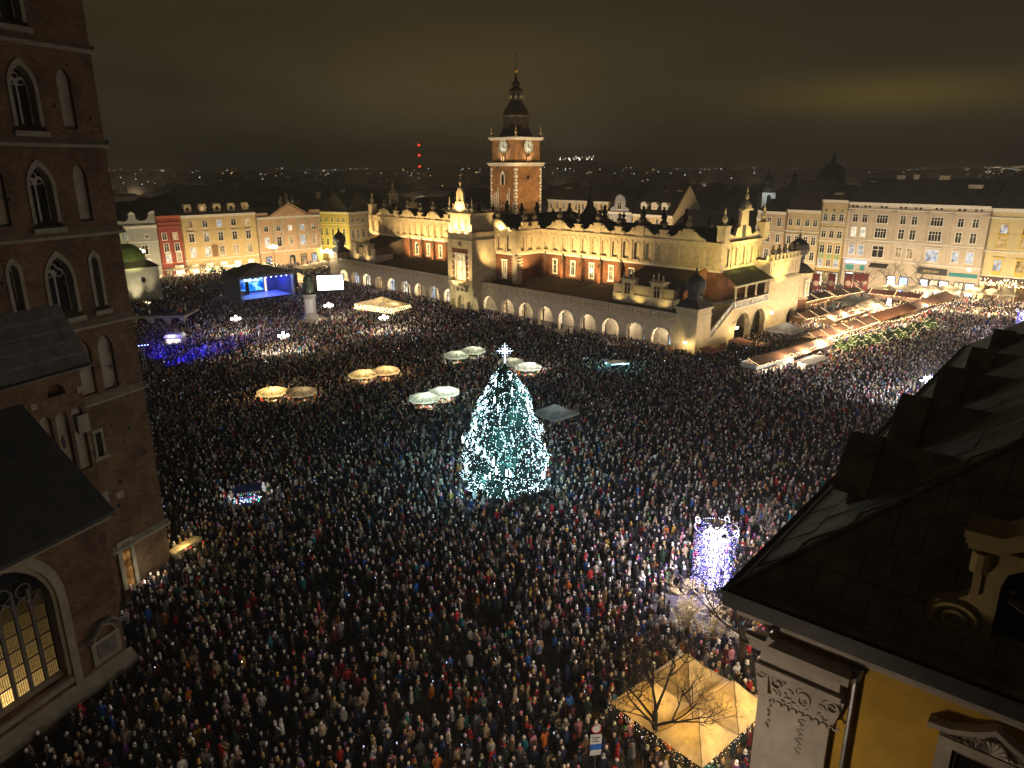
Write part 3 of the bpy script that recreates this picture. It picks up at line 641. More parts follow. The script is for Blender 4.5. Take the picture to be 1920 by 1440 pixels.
# local: near corner at origin, x = -D (right), y = N (away); body spans x in [-a, 0], y in [0, a]
a = TW_
def tz(py): return at(967, py, TY).z
Zc, Zm, Ze = tz(258), tz(308), tz(412)
m = MB(); m.box(-a, 0, 0, a, 0, Zm - .6); m.box(-a + .4, -.4, .4, a - .4, Zm + .5, Zc - .6); m.build('brick_shaft', BRICK_T, TOW)
m = MB(); m.box(-a - .5, .5, -.5, a + .5, Zm - .6, Zm + .1); m.box(-a - .9, .9, -.9, a + .9, Zm + .1, Zm + .5); m.box(-a - .3, .3, -.3, a + .3, Zc - .6, Zc - .1); m.box(-a - .6, .6, -.6, a + .6, Zc - .1, Zc + .3)
for k in range(13):
    m.box(-a + k * (a - .4) / 12, -a + k * (a - .4) / 12 + .35, -.78, -.503, Zm - .5, Zm + .1); m.box(.503, .78, k * (a - .4) / 12, k * (a - .4) / 12 + .35, Zm - .5, Zm + .1)
m.build('cornice', WHITE, TOW)
m = MB()
for k in range(int((Zm - 1) / 1.1)):   # toothed corner stones
    L_ = .9 if k % 2 else .5; z0 = .4 + k * 1.1
    for (x0, x1, y0, y1) in ((-a - .08, -a + L_, -.08, L_), (-L_, .08, -.08, L_), (-L_, .08, a - L_, a + .08)):
        m.box(x0, x1, y0, y1, z0, z0 + .8)
m.build('corner_stone', WHITE, TOW)
m = MB()   # stone ribs of the street face
random.seed(5)
for k in range(12):
    x = -a + 1.1 + k * (a - 2.2) / 11
    if abs(x + a / 2) < 1.4: continue
    m.box(x - .17, x + .17, -.28, -.003, 8, Ze + 2.5 + random.uniform(-1.5, 8.5) * (1 if abs(x + a / 2) > 2 else .2))
for s_ in (-1, 1): m.extrude([(-a / 2 + s_ * 1.7, -.3, 20), (-a / 2 + s_ * 1.4, -.3, 20), (-a / 2 - s_ * .0, -.3, Ze + 4.6), (-a / 2 + s_ * .3, -.3, Ze + 4.6)], (0, .29, 0))
m.build('stone_rib', WHITE, TOW)
m = MB(); zb = tz(347); arch_ring(m, -a / 2 - .65, -a / 2 + .65, zb, zb + 2.6, 'point', .45, -.25, -.003)
o = m.build('gothic_window', WHITE, TOW); q = MB(); q.prism([(-a / 2 - .65, zb)] + [(-a / 2 + .65, zb)] + arch_pts(-a / 2 - .65, -a / 2 + .65, zb + 2.6, 'point')[::-1], -.05, -.004); q.build('pane', GLASS, o)
zb2 = tz(410)
m = MB(); arch_ring(m, -a / 2 - .6, -a / 2 + .6, zb2 - 3, zb2, 'point', .35, -.25, -.003); o = m.build('gothic_window', WHITE, TOW); q = MB(); q.prism([(-a / 2 - .6, zb2 - 3)] + [(-a / 2 + .6, zb2 - 3)] + arch_pts(-a / 2 - .6, -a / 2 + .6, zb2, 'point')[::-1], -.05, -.004); q.build('pane', GLASS, o)
m = MB(); m.box(-.1, .1, a * .42, a * .52, tz(336), tz(330)); m.build('slit_window', GLASS, TOW)
def clock(parent, loc, rz):
    r = 2.15; m = MB(); zc = 0
    pts = [(r * cos(2 * pi * k / 24), r * sin(2 * pi * k / 24)) for k in range(24)]
    m.prism(pts, -.22, 0); fc = m.build('clock_face', mat('clock_white', (.62, .66, .60), .6, .08, 1), parent, loc, rz)
    h = MB(); 
    for k in range(24):
        A, B = 2 * pi * k / 24, 2 * pi * (k + 1) / 24
        h.prism([(q * cos(t), q * sin(t)) for q, t in ((r, A), (r + .22, A), (r + .22, B), (r, B))], -.34, -.0)
    h.build('clock_rim', mat('gilt', (.5, .36, .10), .35, .2, 2, 0, .9), fc)
    d = MB()
    for k in range(12):
        A = pi / 2 - k * pi / 6; c, s_ = cos(A), sin(A); w2 = .13 if k % 3 else .2
        d.prism([(1.45 * c - w2 * s_, 1.45 * s_ + w2 * c), (1.45 * c + w2 * s_, 1.45 * s_ - w2 * c), (1.95 * c + w2 * s_, 1.95 * s_ - w2 * c), (1.95 * c - w2 * s_, 1.95 * s_ + w2 * c)], -.26, -.223)
    d.build('hour_mark', DARKM, fc)
    for A, L_ in ((radians(90 - 350), 1.1), (radians(90 - 120), 1.75)):
        c, s_ = cos(A), sin(A); d = MB(); d.prism([(-.14 * s_ - .3 * c, .14 * c - .3 * s_), (.14 * s_ - .3 * c, -.14 * c - .3 * s_), (L_ * c + .05 * s_, L_ * s_ - .05 * c), (L_ * c - .05 * s_, L_ * s_ + .05 * c)], -.34, -.27); d.build('clock_hand', DARKM, fc)
zcl = tz(274)
clock(TOW, (-a / 2, .4, zcl), 0); clock(TOW, (-.4, a / 2, zcl), pi / 2)
for rz_, lc in ((0, (-a / 2, .4)), (pi / 2, (-.4, a / 2))):
    m = MB(); arch_wall(m, -.8, .8, 0, 2.2, -.4, .4, 0, 1.1, 'round', -.5, 0); m.build('clock_niche', BRICK_T, TOW, (lc[0], lc[1], Zm + .5), rz_)
# spire
c = (-a / 2, a / 2, 0); z0 = Zc + .3
zz_ = lambda py: tz(py)
m = MB(); m.lathe([(7.6, z0), (6.0, z0 + .5), (5.5, zz_(249)), (4.8, zz_(240)), (4.6, zz_(232)), (4.6, zz_(217)), (4.9, zz_(214)), (4.4, zz_(207)), (3.7, zz_(200)), (2.9, zz_(193)), (2.5, zz_(187))], 8, c, None, 1, 1, pi / 8)
m.lathe([(2.25, zz_(186)), (2.25, zz_(168)), (2.55, zz_(167)), (2.3, zz_(163)), (1.3, zz_(159)), (1.0, zz_(157)), (1.7, zz_(155)), (1.5, zz_(151)), (.6, zz_(145)), (.45, zz_(135)), (.25, zz_(128))], 8, c, None, 1, 1, pi / 8)
SP = m.build('spire', mat('spire_copper', (.055, .042, .030), .5, .4, .6, .2, .3), TOW)
m = MB(); m.lathe([(.2, zz_(130)), (.65, zz_(127)), (.75, zz_(124)), (.3, zz_(121)), (.08, zz_(118)), (.06, zz_(97))], 8, c); m.box(c[0] - .5, c[0] + .7, c[1] - .05, c[1] + .05, zz_(96), zz_(93)); m.lathe([(.3, zz_(113)), (.3, zz_(110))], 6, c)
m.build('gilt_finial', MATS['gilt'], SP)
m = MB()
for k in range(8):
    A = pi / 8 + pi / 4 * k + pi / 8; x, y = c[0] + 2.2 * cos(A), c[1] + 2.2 * sin(A); m.octa((x, y, zz_(177)), .55, None, 1.1)
m.build('lantern_opening', mat('lantern_grey', (.3, .26, .2), .8), SP)
m = MB()
for x, y in ((-a, 0), (0, 0), (0, a), (-a, a)): m.lathe([(.5, Zc + .3), (.55, Zc + .8), (.25, Zc + 1.2), (.45, Zc + 1.9), (.1, Zc + 2.4), (.22, Zc + 2.8), (.02, Zc + 4.2)], 8, (x * .97 - .15 * (x == 0), y * .97 + .15 * (y == 0), 0))
m.build('corner_pinnacle', mat('gilt_stone', (.42, .32, .14), .6), TOW)
TL = lambda x, y, z: TOW.location + Matrix.Rotation(ROT_D, 3, 'Z') @ Vector((x, y, z))
spot(TL(-a / 2, -1.6, Zm + .9), TL(-a / 2, .4, Zm + 4.4), 340, (1, .95, .85), 120); spot(TL(1.6, a / 2, Zm + .9), TL(-.4, a / 2, Zm + 4.4), 340, (1, .95, .85), 120)
spot(TL(-a / 2, -24, 16), TL(-a / 2, 0, 34), 9000, (1, .74, .46), 60); spot(TL(26, a * .4, 16), TL(0, a / 2, 33), 15000, (1, .70, .36), 55)
spot(TL(8, -8, Zm - 3), TL(-a / 2, a / 2, Zc + 5), 2200, (1, .75, .4), 70)
# ---------------------------------------------------------------- the tall brick church on the left
EV = Vector((0.366, 0.9306, 0)); ROT_M = atan2(EV.y, EV.x)
CH = thing('brick_church', 'dark Gothic brick church tower and aisle at the left edge', 'church', (-29.63, 55.3, 0), ROT_M)
# local: x along the face (0 at the far corner, negative nearer), y into the tower, z up
STONE_D = mat('grey_stone', (0.145, 0.122, 0.082), 0.85, 0.25, 1.2, 0.3)
NICHE = mat('niche_plaster', (0.18, 0.152, 0.108), 0.9, 0.2, 0.9, 0.2)
LEAD = mat('lead_tracery', (0.26, 0.23, 0.19), 0.8, 0.2, 2.0)
storeys = [(4.95, 17.2), (17.2, 22.9), (22.9, 29.45), (29.45, 35.55), (35.55, 41.85), (41.85, 54.0)]
X0 = -12.0
def void_window(parent, x0, x1, z0, spring, k='point', deep=0.9):
    """Gothic window: stone jamb, two lights with tracery, dark glass, sloping sill"""
    j = MB(); arch_ring(j, x0 + .28, x1 - .28, z0 + .3, spring, k, .26, -.06, .62)
    j.extrude([(x0 - .15, -.25, z0), (x1 + .15, -.25, z0), (x1 + .15, .75, z0 + .42), (x0 - .15, .75, z0 + .42)], (0, 0, -.35))
    o = j.build('gothic_window', STONE_D, parent)
    t = MB(); xm = (x0 + x1) / 2; hw = (x1 - x0) / 2 - .3
    t.box(xm - .06, xm + .06, .55, .67, z0 + .4, spring + hw * .75)
    for s_ in (-1, 1):
        a, b = (xm - hw, xm) if s_ < 0 else (xm, xm + hw)
        arch_ring(t, a + .07, b - .07, spring - .1, spring, 'point', .07, .55, .66, None, 6, False)
        t.box(a + (0 if s_ < 0 else 0.0), a + .07, .56, .64, z0 + .4, spring); t.box(b - .07, b, .56, .64, z0 + .4, spring)
    for dx, dz, r in ((-hw * .42, hw * .75, hw * .30), (hw * .42, hw * .75, hw * .30), (0, hw * 1.22, hw * .28)):
        for q in range(10):
            A, B = 2 * pi * q / 10, 2 * pi * (q + 1) / 10
            t.prism([(xm + dx + rr * cos(tt), spring + dz * .72 + rr * sin(tt)) for rr, tt in ((r, A), (r + .07, A), (r + .07, B), (r, B))], .56, .64)
    t.build('tracery', LEAD, o)
    g_ = MB(); g_.prism([(x0 + .28, z0 + .35), (x1 - .28, z0 + .35)] + arch_pts(x0 + .28, x1 - .28, spring, k)[::-1], .7, .75); g_.build('glass', GLASS, o)
m = MB()
cols = [(-12.0, -7.6), (-7.6, -3.5), (-3.5, 0.0)]
wins = []
def blank(x0, x1, z0, z1, ox0, ox1, oz, sp, d):
    arch_wall(m, x0, x1, z0, z1, ox0, ox1, oz, sp, 'point', 0, d)
    n_ = MB(); n_.prism([(ox0, oz), (ox1, oz)] + arch_pts(ox0, ox1, sp, 'point')[::-1], .28, .34); n_.build('blind_niche', NICHE, CH)
m.box(X0, 0, 0, 1.0, -1, 4.95)
# plain lower storey with a lit slit window
m.box(X0, -5.1, 0, 1.0, 4.95, 17.2); m.box(-4.3, 0, 0, 1.0, 4.95, 17.2); m.box(-5.1, -4.3, 0, 1.0, 4.95, 12.9); m.box(-5.1, -4.3, 0, 1.0, 14.8, 17.2)
# two blind niches
m.box(X0, -5.6, 0, 1, 17.2, 22.9)
blank(-5.6, -3.7, 17.2, 22.9, -5.25, -4.0, 17.75, 20.9, 1); blank(-3.7, 0, 17.2, 22.9, -3.4, -2.15, 17.75, 20.9, 1)
# third storey: three windows
for (a, b), (o0, o1, oz, sp) in zip(cols, ((-9.1, -7.9, 23.9, 27.3), (-6.55, -4.15, 23.7, 26.4), (-3.05, -1.95, 23.8, 27.3))):
    arch_wall(m, a, b, 22.9, 29.45, o0, o1, oz, sp, 'point', 0, 1.0); void_window(CH, o0, o1, oz, sp)
# fourth and fifth: window between blind niches
for z0, z1, dz in ((29.45, 35.55, 0), (35.55, 41.85, 6.25)):
    blank(-12, -7.6, z0, z1, -9.0, -7.95, 30.3 + dz, 33.2 + dz, 1)
    arch_wall(m, -7.6, -3.5, z0, z1, -6.55, -4.45, 30.0 + dz, 32.7 + dz, 'point', 0, 1); void_window(CH, -6.55, -4.45, 30.0 + dz, 32.7 + dz)
    blank(-3.5, 0, z0, z1, -3.0, -1.95, 30.25 + dz, 33.3 + dz, 1)
arch_wall(m, -12, -3.6, 41.85, 54, -7.0, -4.4, 42.6, 49.5, 'point', 0, 1); void_window(CH, -7.0, -4.4, 42.6, 49.5)
m.box(-3.6, 0, 0, 1, 41.85, 54)
m.box(X0, 0, 1.003, 11.5, -1, 54)
m.build('tower_wall', BRICK_M, CH)
for z in (4.95, 17.2, 22.9, 29.45, 35.55, 41.85):
    m = MB(); m.extrude([(X0, -.32, z - .22), (X0, .0, z - .28), (X0, .0, z + .30), (X0, -.32, z - .05)], (12.3, 0, 0))
    m.box(.003, .3, -.32, 11, z - .22, z + .1); m.build('string_course', STONE_D, CH)
# dark put-log holes and patches in the brick
random.seed(3); m = MB()
for k in range(46):
    x = random.uniform(-11, -.5); z = random.uniform(2, 41); s_ = random.uniform(.06, .14); m.box(x - s_, x + s_, -.012, -.004, z - s_, z + s_)
tag(m.build('putlog_hole', GLASS, CH), kind='stuff')
m = MB(); m.box(-5.15, -4.95, -.1, .9, 12.9, 14.8); m.box(-4.45, -4.25, -.1, .9, 12.9, 14.8); m.box(-5.15, -4.25, -.1, .9, 14.8, 15.05); m.box(-5.35, -4.05, -.14, .9, 12.6, 12.9); o = m.build('slit_window', STONE_D, CH)
m = MB(); m.box(-5.25, -4.75, -.12, 0, 8.6, 10.1); m.build('stone_panel', STONE_D, CH); m = MB(); m.box(-4.05, -3.4, -.05, 0, 8.9, 9.5); m.build('stone_panel', STONE_D, CH)
# lit door niche near the ground
m = MB(); m.box(-4.9, -4.55, -.2, .0, 1.2, 5.2); m.box(-3.75, -3.4, -.2, .0, 1.2, 5.2); m.box(-4.9, -3.4, -.2, 0, 5.2, 5.5); m.box(-5.0, -3.3, -.3, 0, .9, 1.2); o = m.build('lit_niche', STONE_D, CH); q = MB(); q.face([(-4.55, -.02, 1.2), (-3.75, -.02, 1.2), (-3.75, -.02, 5.2), (-4.55, -.02, 5.2)]); q.build('pane', DIMW, o)
point(CH.location + Matrix.Rotation(ROT_M, 3, 'Z') @ Vector((-3.2, -1.6, 2.2)), 45, (1, .92, .75), .15)
point(CH.location + Matrix.Rotation(ROT_M, 3, 'Z') @ Vector((1.4, -.4, 2.6)), 70, (1, .72, .3), .15)
# projecting block with three tall lancets under a metal lean-to
m = MB(); yb = -1.5
m.box(-14, -9.95, yb, -.003, 0, 20.6); m.box(-6.55, -6.3, yb, -.003, 0, 20.6)
for k, c in enumerate((-9.45, -8.25, -7.05)):
    x0 = -9.95 if k == 0 else c - .6; x1 = -6.55 if k == 2 else c + .6
    arch_wall(m, x0, x1, 12.0, 18.6, c - .46, c + .46, 13.0, 17.3, 'round', yb, -.9); m.box(x0, x1, yb, -.9, 0, 12.0)
    n_ = MB(); n_.box(c - .5, c + .5, -1.2, -1.1, 12.9, 17.9); n_.build('blind_niche', NICHE, CH)
m.box(-9.95, -6.55, yb, -.9, 18.6, 18.9); arch_wall(m, -9.95, -6.55, 18.9, 20.6, -8.9, -7.6, 18.95, 19.1, 'round', yb, -.9); m.box(-9.9, -6.6, -.9, -.7, 18.6, 20.6)
m.build('stair_block', BRICK_M, CH)
for x, z in ((-10.2, 16.2), (-6.75, 16.4), (-10.0, 18.7), (-6.6, 18.9)):
    m = MB(); s_ = .45 if z < 18 else .22; m.box(x - s_, x + s_, yb - .08, yb - .003, z - s_ * (1.5 if z < 18 else 1), z + s_ * (1.5 if z < 18 else 1)); m.build('corner_stone', STONE_D, CH)
m = MB(); m.prism([(-8.35, 15.0), (-8.15, 15.0), (-8.1, 15.6), (-8.25, 16.1), (-8.4, 15.6)], -1.23, -1.202); m.build('slit_opening', GLASS, CH)
m = MB()
for k in range(9):
    x = -14.6 + k * .98
    for j in range(5):
        t0, t1 = j / 5, (j + 1) / 5
        p = lambda t: (-2.3 + 2.25 * t, 20.7 + 4.1 * t)
        pr = MB() ; a_, b_ = p(t0), p(t1)
        pr.extrude([(x, a_[0], a_[1] + .02 * (k % 2)), (x + .93, a_[0], a_[1] + .02 * (k % 2)), (x + .93, b_[0], b_[1] - .03), (x, b_[0], b_[1] - .03)], (0, .01, .05)); pr.build('roof_sheet', mat('zinc_sheet', (.085, .078, .068), .55, .35, 1.1, .2, .3), CH)
m = MB(); m.extrude([(-14.7, -2.35, 20.6), (-14.7, 0, 24.85), (-14.7, 0, 20.6)], (8.75, 0, 0)); m.tube([(-14.7, -2.42, 20.66), (-5.9, -2.42, 20.66)], .09, 6); m.build('lean_to_roof', ROOF, CH)
# aisle in front, with the big lit window
AY = -7.69; AX = -11.17
def AL(x): return x + AX
m = MB(); wl, wr, wz, ws = -9.2, -3.9, 3.2, 8.6
arch_wall(m, AL(-14), AL(0), 1.75, 12.5, AL(wl), AL(wr), wz, ws, 'tudor', AY, AY + 1.2, None, 12)
m.box(AL(-14), AL(.02), AY - .35, AY + 1.2, -1, 1.74); m.box(AL(-.9), AL(0), AY + 1.203, 0, -1, 12.5)
m.box(AL(-14), AL(-.9), AY + 1.203, -.1, 12.2, 12.45)
m.build('aisle_wall', BRICK_M, CH)
m = MB(); m.extrude([(AL(-14), AY - .6, 1.5), (AL(.35), AY - .6, 1.5), (AL(.35), AY, 2.25), (AL(-14), AY, 2.25)], (0, 0, -.28)); m.build('stone_ledge', STONE_D, CH); m = MB(); m.box(AL(-14), AL(.3), AY - .5, AY - .003, 12.2, 12.6)
m.build('eaves_cornice', STONE_D, CH)
m = MB(); arch_ring(m, AL(wl), AL(wr), 2.2, ws, 'tudor', .55, AY - .14, AY - .003, None, 12); arch_ring(m, AL(wl) + .25, AL(wr) - .25, 3.2, ws, 'tudor', .25, AY + .003, AY + .7, None, 12)
m.extrude([(AL(wl), AY - .1, 2.9), (AL(wr), AY - .1, 2.9), (AL(wr), AY + .8, 3.5), (AL(wl), AY + .8, 3.5)], (0, 0, -.3))
AW = m.build('aisle_window', STONE_D, CH)
t = MB(); nl = 5; lw = (wr - wl - .5) / nl
for k in range(1, nl): x = AL(wl + .25 + k * lw); t.box(x - .1, x + .1, AY + .55, AY + .8, 3.4, ws + 1.0 + .8 * (1 - abs(k - 2.5) / 2.5))
for j in range(1, 6): t.box(AL(wl + .25), AL(wr - .25), AY + .66, AY + .74, 3.4 + j * 1.02 - .035, 3.4 + j * 1.02 + .035)
for k in range(nl): arch_ring(t, AL(wl + .25 + k * lw) + .12, AL(wl + .25 + (k + 1) * lw) - .12, 8.6, 8.6 + .15 * min(k, nl - 1 - k), 'point', .1, AY + .55, AY + .75, None, 8, False)
for k in range(3):
    c = AL(wl + 1.45 + k * 1.2); 
    for q in range(10):
        A, B = 2 * pi * q / 10, 2 * pi * (q + 1) / 10; t.prism([(c + rr * cos(tt), 9.9 + .25 * (k == 1) + rr * sin(tt)) for rr, tt in ((.4, A), (.5, A), (.5, B), (.4, B))], AY + .58, AY + .74)
t.build('tracery', mat('dark_stone', (.07, .06, .05), .85, .3, 2), AW)
# leaded lights: each light of each row is a panel of its own
GLW = bpy.data.materials.new('leaded_glass'); GLW.use_nodes = True; T = GLW.node_tree
T.nodes.remove(T.nodes['Principled BSDF']); em = T.nodes.new('ShaderNodeEmission'); tc = T.nodes.new('ShaderNodeTexCoord'); sp = T.nodes.new('ShaderNodeSeparateXYZ')
cb = T.nodes.new('ShaderNodeCombineXYZ'); T.links.new(tc.outputs['Object'], sp.inputs[0]); T.links.new(sp.outputs[0], cb.inputs[0]); T.links.new(sp.outputs[2], cb.inputs[1])
br = T.nodes.new('ShaderNodeTexBrick'); br.offset = 0; br.inputs['Scale'].default_value = 1; br.inputs['Brick Width'].default_value = .13; br.inputs['Row Height'].default_value = .13; br.inputs['Mortar Size'].default_value = .018
br.inputs['Color1'].default_value = (1, .60, .17, 1); br.inputs['Color2'].default_value = (.55, .33, .10, 1); br.inputs['Mortar'].default_value = (.01, .008, .004, 1); T.links.new(cb.outputs[0], br.inputs['Vector'])
oi = T.nodes.new('ShaderNodeObjectInfo'); T.links.new(br.outputs['Color'], em.inputs[0]); so = T.nodes.new('ShaderNodeSeparateColor'); T.links.new(oi.outputs['Color'], so.inputs[0]); T.links.new(so.outputs[0], em.inputs[1]); T.links.new(em.outputs[0], T.nodes['Material Output'].inputs[0]); GLW.cycles.emission_sampling = 'NONE'
random.seed(8)
q = MB(); q.face([(0, 0, 0), (lw - .2, 0, 0), (lw - .2, 0, .94), (0, 0, .94)]); qme = q.mesh('leaded_panel', GLW)
br_ = [[1.5, 2.2, .9, .5, .25], [.6, .8, .42, .26, .16], [.28, .3, .25, .2, .14], [.2, .2, .18, .14, .1], [.14, .13, .12, .1, .07], [.04, .05, .05, .04, .03]]
for j in range(6):
    for k in range(nl):
        o = obj('leaded_panel', qme, AW, (AL(wl + .25 + k * lw) + .1, AY + .72, 3.42 + j * 1.02)); v_ = br_[j][k]; o.color = (v_, v_, v_, 1)
m = MB(); m.prism([(AL(wl), 9.5), (AL(wr), 9.5)] + arch_pts(AL(wl), AL(wr), 9.2, 'tudor')[::-1], AY + .82, AY + .9); m.build('upper_glass', GLASS, AW)
# wall tablet under a moulded hood
m = MB(); m.box(AL(-2.5), AL(-.4), AY - .16, AY - .003, 2.6, 4.3); arch_ring(m, AL(-2.2), AL(-.7), 4.3, 4.3, 'round', .12, AY - .2, AY - .003, None, 8, False); o = m.build('wall_tablet', STONE_D, CH)
q = MB(); q.box(AL(-2.15), AL(-.75), AY - .2, AY - .163, 2.95, 4.0); q.build('tablet_panel', mat('dark_stone', (.07, .06, .05)), o)
q = MB(); q.tube([(AL(-2.9), AY - .35, 4.7), (AL(-2.3), AY - .45, 4.95), (AL(-1.8), AY - .45, 5.5), (AL(-1.0), AY - .45, 5.5), (AL(-.5), AY - .45, 5.0), (AL(0), AY - .35, 4.75)], .16, 6); q.build('tablet_hood', ROOF, o)
m = MB(); m.extrude([(AL(-16), AY - .7, 12.45), (AL(.45), AY - .7, 12.45), (AL(.45), -.02, 20.3), (AL(-16), -.02, 20.3)], (0, 0, .25)); m.extrude([(AL(-.1), AY, 12.5), (AL(-.1), -.02, 20.2), (AL(-.1), -.02, 12.5)], (.1, 0, 0))
m.build('aisle_roof', mat('black_roof', (.018, .017, .016), .9, .4, 1.0, .3), CH)
# stone bench and lit recess at the tower foot
m = MB(); m.box(.3, 3.2, -.2, .5, 0, 1.6); m.box(.2, 3.3, -.35, .6, 1.6, 1.9); m.build('low_stone_wall', mat('rubble_stone', (.33, .27, .15), .9, .5, 3.0, .8), CH)

# ---------------------------------------------------------------- the near corner house on the right
HO = Vector((7.29, 21.51, 0)); EA = Vector((.765, -.644, 0)); ROT_C = atan2(EA.y, EA.x)
HOUSE = thing('corner_house', 'yellow baroque corner house with dark sheet roof and scrolled dormers, near right', 'building', HO, ROT_C)
YEL = mat('yellow_plaster', (.46, .27, .035), .9, .2, .7, .2)
STUC = mat('grey_stucco', (.36, .31, .26), .85, .18, 1.2, .2)
SHEET = mat('roof_sheet_metal', (.24, .215, .155), .75, .45, .8, .25, 0)
EZ = 20.0; WX, WY = 1.5, .75
m = MB(); m.box(WX, 19, WY, 44, 0, 19.3); m.build('plaster_wall', YEL, HOUSE)
m = MB(); m.box(WX - .3, 19, WY - .22, 44, 18.9, 19.2); m.box(WX - 1.1, 19, WY - .55, 44, 19.2, 19.515); m.build('cornice', STUC, HOUSE)
m = MB(); m.box(-.05, 19.2, -.05, 45, 19.52, 19.98); m.box(-.12, 19.2, -.12, .1, 19.98, 20.12); m.box(-.12, .1, .103, 45, 19.98, 20.12); m.build('eave', mat('dark_gutter', (.035, .032, .028), .6, .3, 1.5, .2), HOUSE)
# roof: two slopes meeting at the hip, laid in sheets
RX, RZ = 8.6, 26.4
def rp_a(x, y): return (x, y, EZ + .05 + y * (RZ - EZ) / RX)
def rp_b(x, y): return (x, y, EZ + .05 + x * (RZ - EZ) / RX)
m = MB(); m.face([rp_a(0, 0), rp_a(20, 0), rp_a(20, RX), rp_a(RX, RX)]); m.face([rp_b(0, 0), rp_b(RX, RX), rp_b(RX, 45), rp_b(0, 45)]); m.face([(RX, RX, RZ + .05), (20, RX, RZ + .05), (20, 45, RZ + .05), (RX, 45, RZ + .05)]); m.build('roof', SHEET, HOUSE)
random.seed(21)
def sheet(pts):
    n_ = (Vector(pts[1]) - Vector(pts[0])).cross(Vector(pts[3]) - Vector(pts[0])).normalized()
    if n_.z < 0: n_ = -n_
    t = random.uniform(.03, .07); pts = [Vector(p) + n_ * (.004 + random.uniform(0, .02)) for p in pts]
    q = MB(); q.extrude(pts, n_ * t); q.build('roof_sheet', SHEET, HOUSE)
for j in range(6):
    y0, y1 = .35 + j * 1.2, .35 + (j + 1) * 1.2 - .03
    off = .3 * (j % 2)
    for k in range(17):
        x0, x1 = off + k * .85, off + (k + 1) * .85 - .03
        if x0 < y1 + .1: 
            if x1 < y1 + .15: continue
            x0 = y1 + .1
        if x0 > 13: continue
        sheet([rp_a(x0, y0), rp_a(x1, y0), rp_a(x1, y1), rp_a(x0, y1)])
for j in range(5):
    x0, x1 = .35 + j * 1.3, .35 + (j + 1) * 1.3 - .03
    for k in range(16):
        y0, y1 = k * .95 + .3 * (j % 2), (k + 1) * .95 - .03 + .3 * (j % 2)
        if y0 < x1 + .1:
            if y1 < x1 + .15: continue
            y0 = x1 + .1
        sheet([rp_b(x0, y0), rp_b(x1, y0), rp_b(x1, y1), rp_b(x0, y1)])
m = MB(); m.tube([(0, 0, EZ + .12), (RX, RX, RZ + .12)], .09, 6); m.tube([(.5, .45, EZ + .5), (19, .45, EZ + .5)], .035, 5); m.tube([(.45, .5, EZ + .5), (.45, 44, EZ + .5)], .035, 5); m.build('ridge_roll', SHEET, HOUSE)
# gabled dormers down the long side
for i, (x, y, zt) in enumerate(((1.55, 7.4, 24.0), (1.95, 13.4, 24.15), (2.35, 20.0, 24.1), (2.6, 27.3, 23.7), (2.8, 34.5, 23.6))):
    d = MB(); hw = 1.25; x += .3; zt -= .1
    d.extrude([(x + .1, y - hw, EZ), (x + .1, y + hw, EZ), (x + .1, y + hw, zt - 1.45), (x + .1, y + hw * .55, zt - .55), (x + .1, y, zt - .15), (x + .1, y - hw * .55, zt - .55), (x + .1, y - hw, zt - 1.45)], (5.4, 0, 0))
    D_ = d.build('dormer', SHEET, HOUSE)
    c = MB()
    for (xa, xb, s_, dz) in ((x - .35, x + .85, 1.16, 0.10), (x + .853, x + 6.2, 1.0, -.06)):
        pr = [(y - hw * s_ - .25, zt - 1.75), (y - hw * s_ * .8, zt - .95), (y - hw * .42, zt - .28), (y, zt), (y + hw * .42, zt - .28), (y + hw * s_ * .8, zt - .95), (y + hw * s_ + .25, zt - 1.75)]
        up = [(xa, p[0], p[1] + dz + .12) for p in pr]; lo = [(xa, p[0], p[1] + dz) for p in pr[::-1]]
        c.extrude(up + lo, (xb - xa, 0, 0))
    c.build('dormer_roof', SHEET, D_)
    w_ = MB(); w_.box(x + .06, x + .098, y - .6, y + .6, EZ + .9, zt - 1.2); w_.build('dormer_window', GLASS, D_)
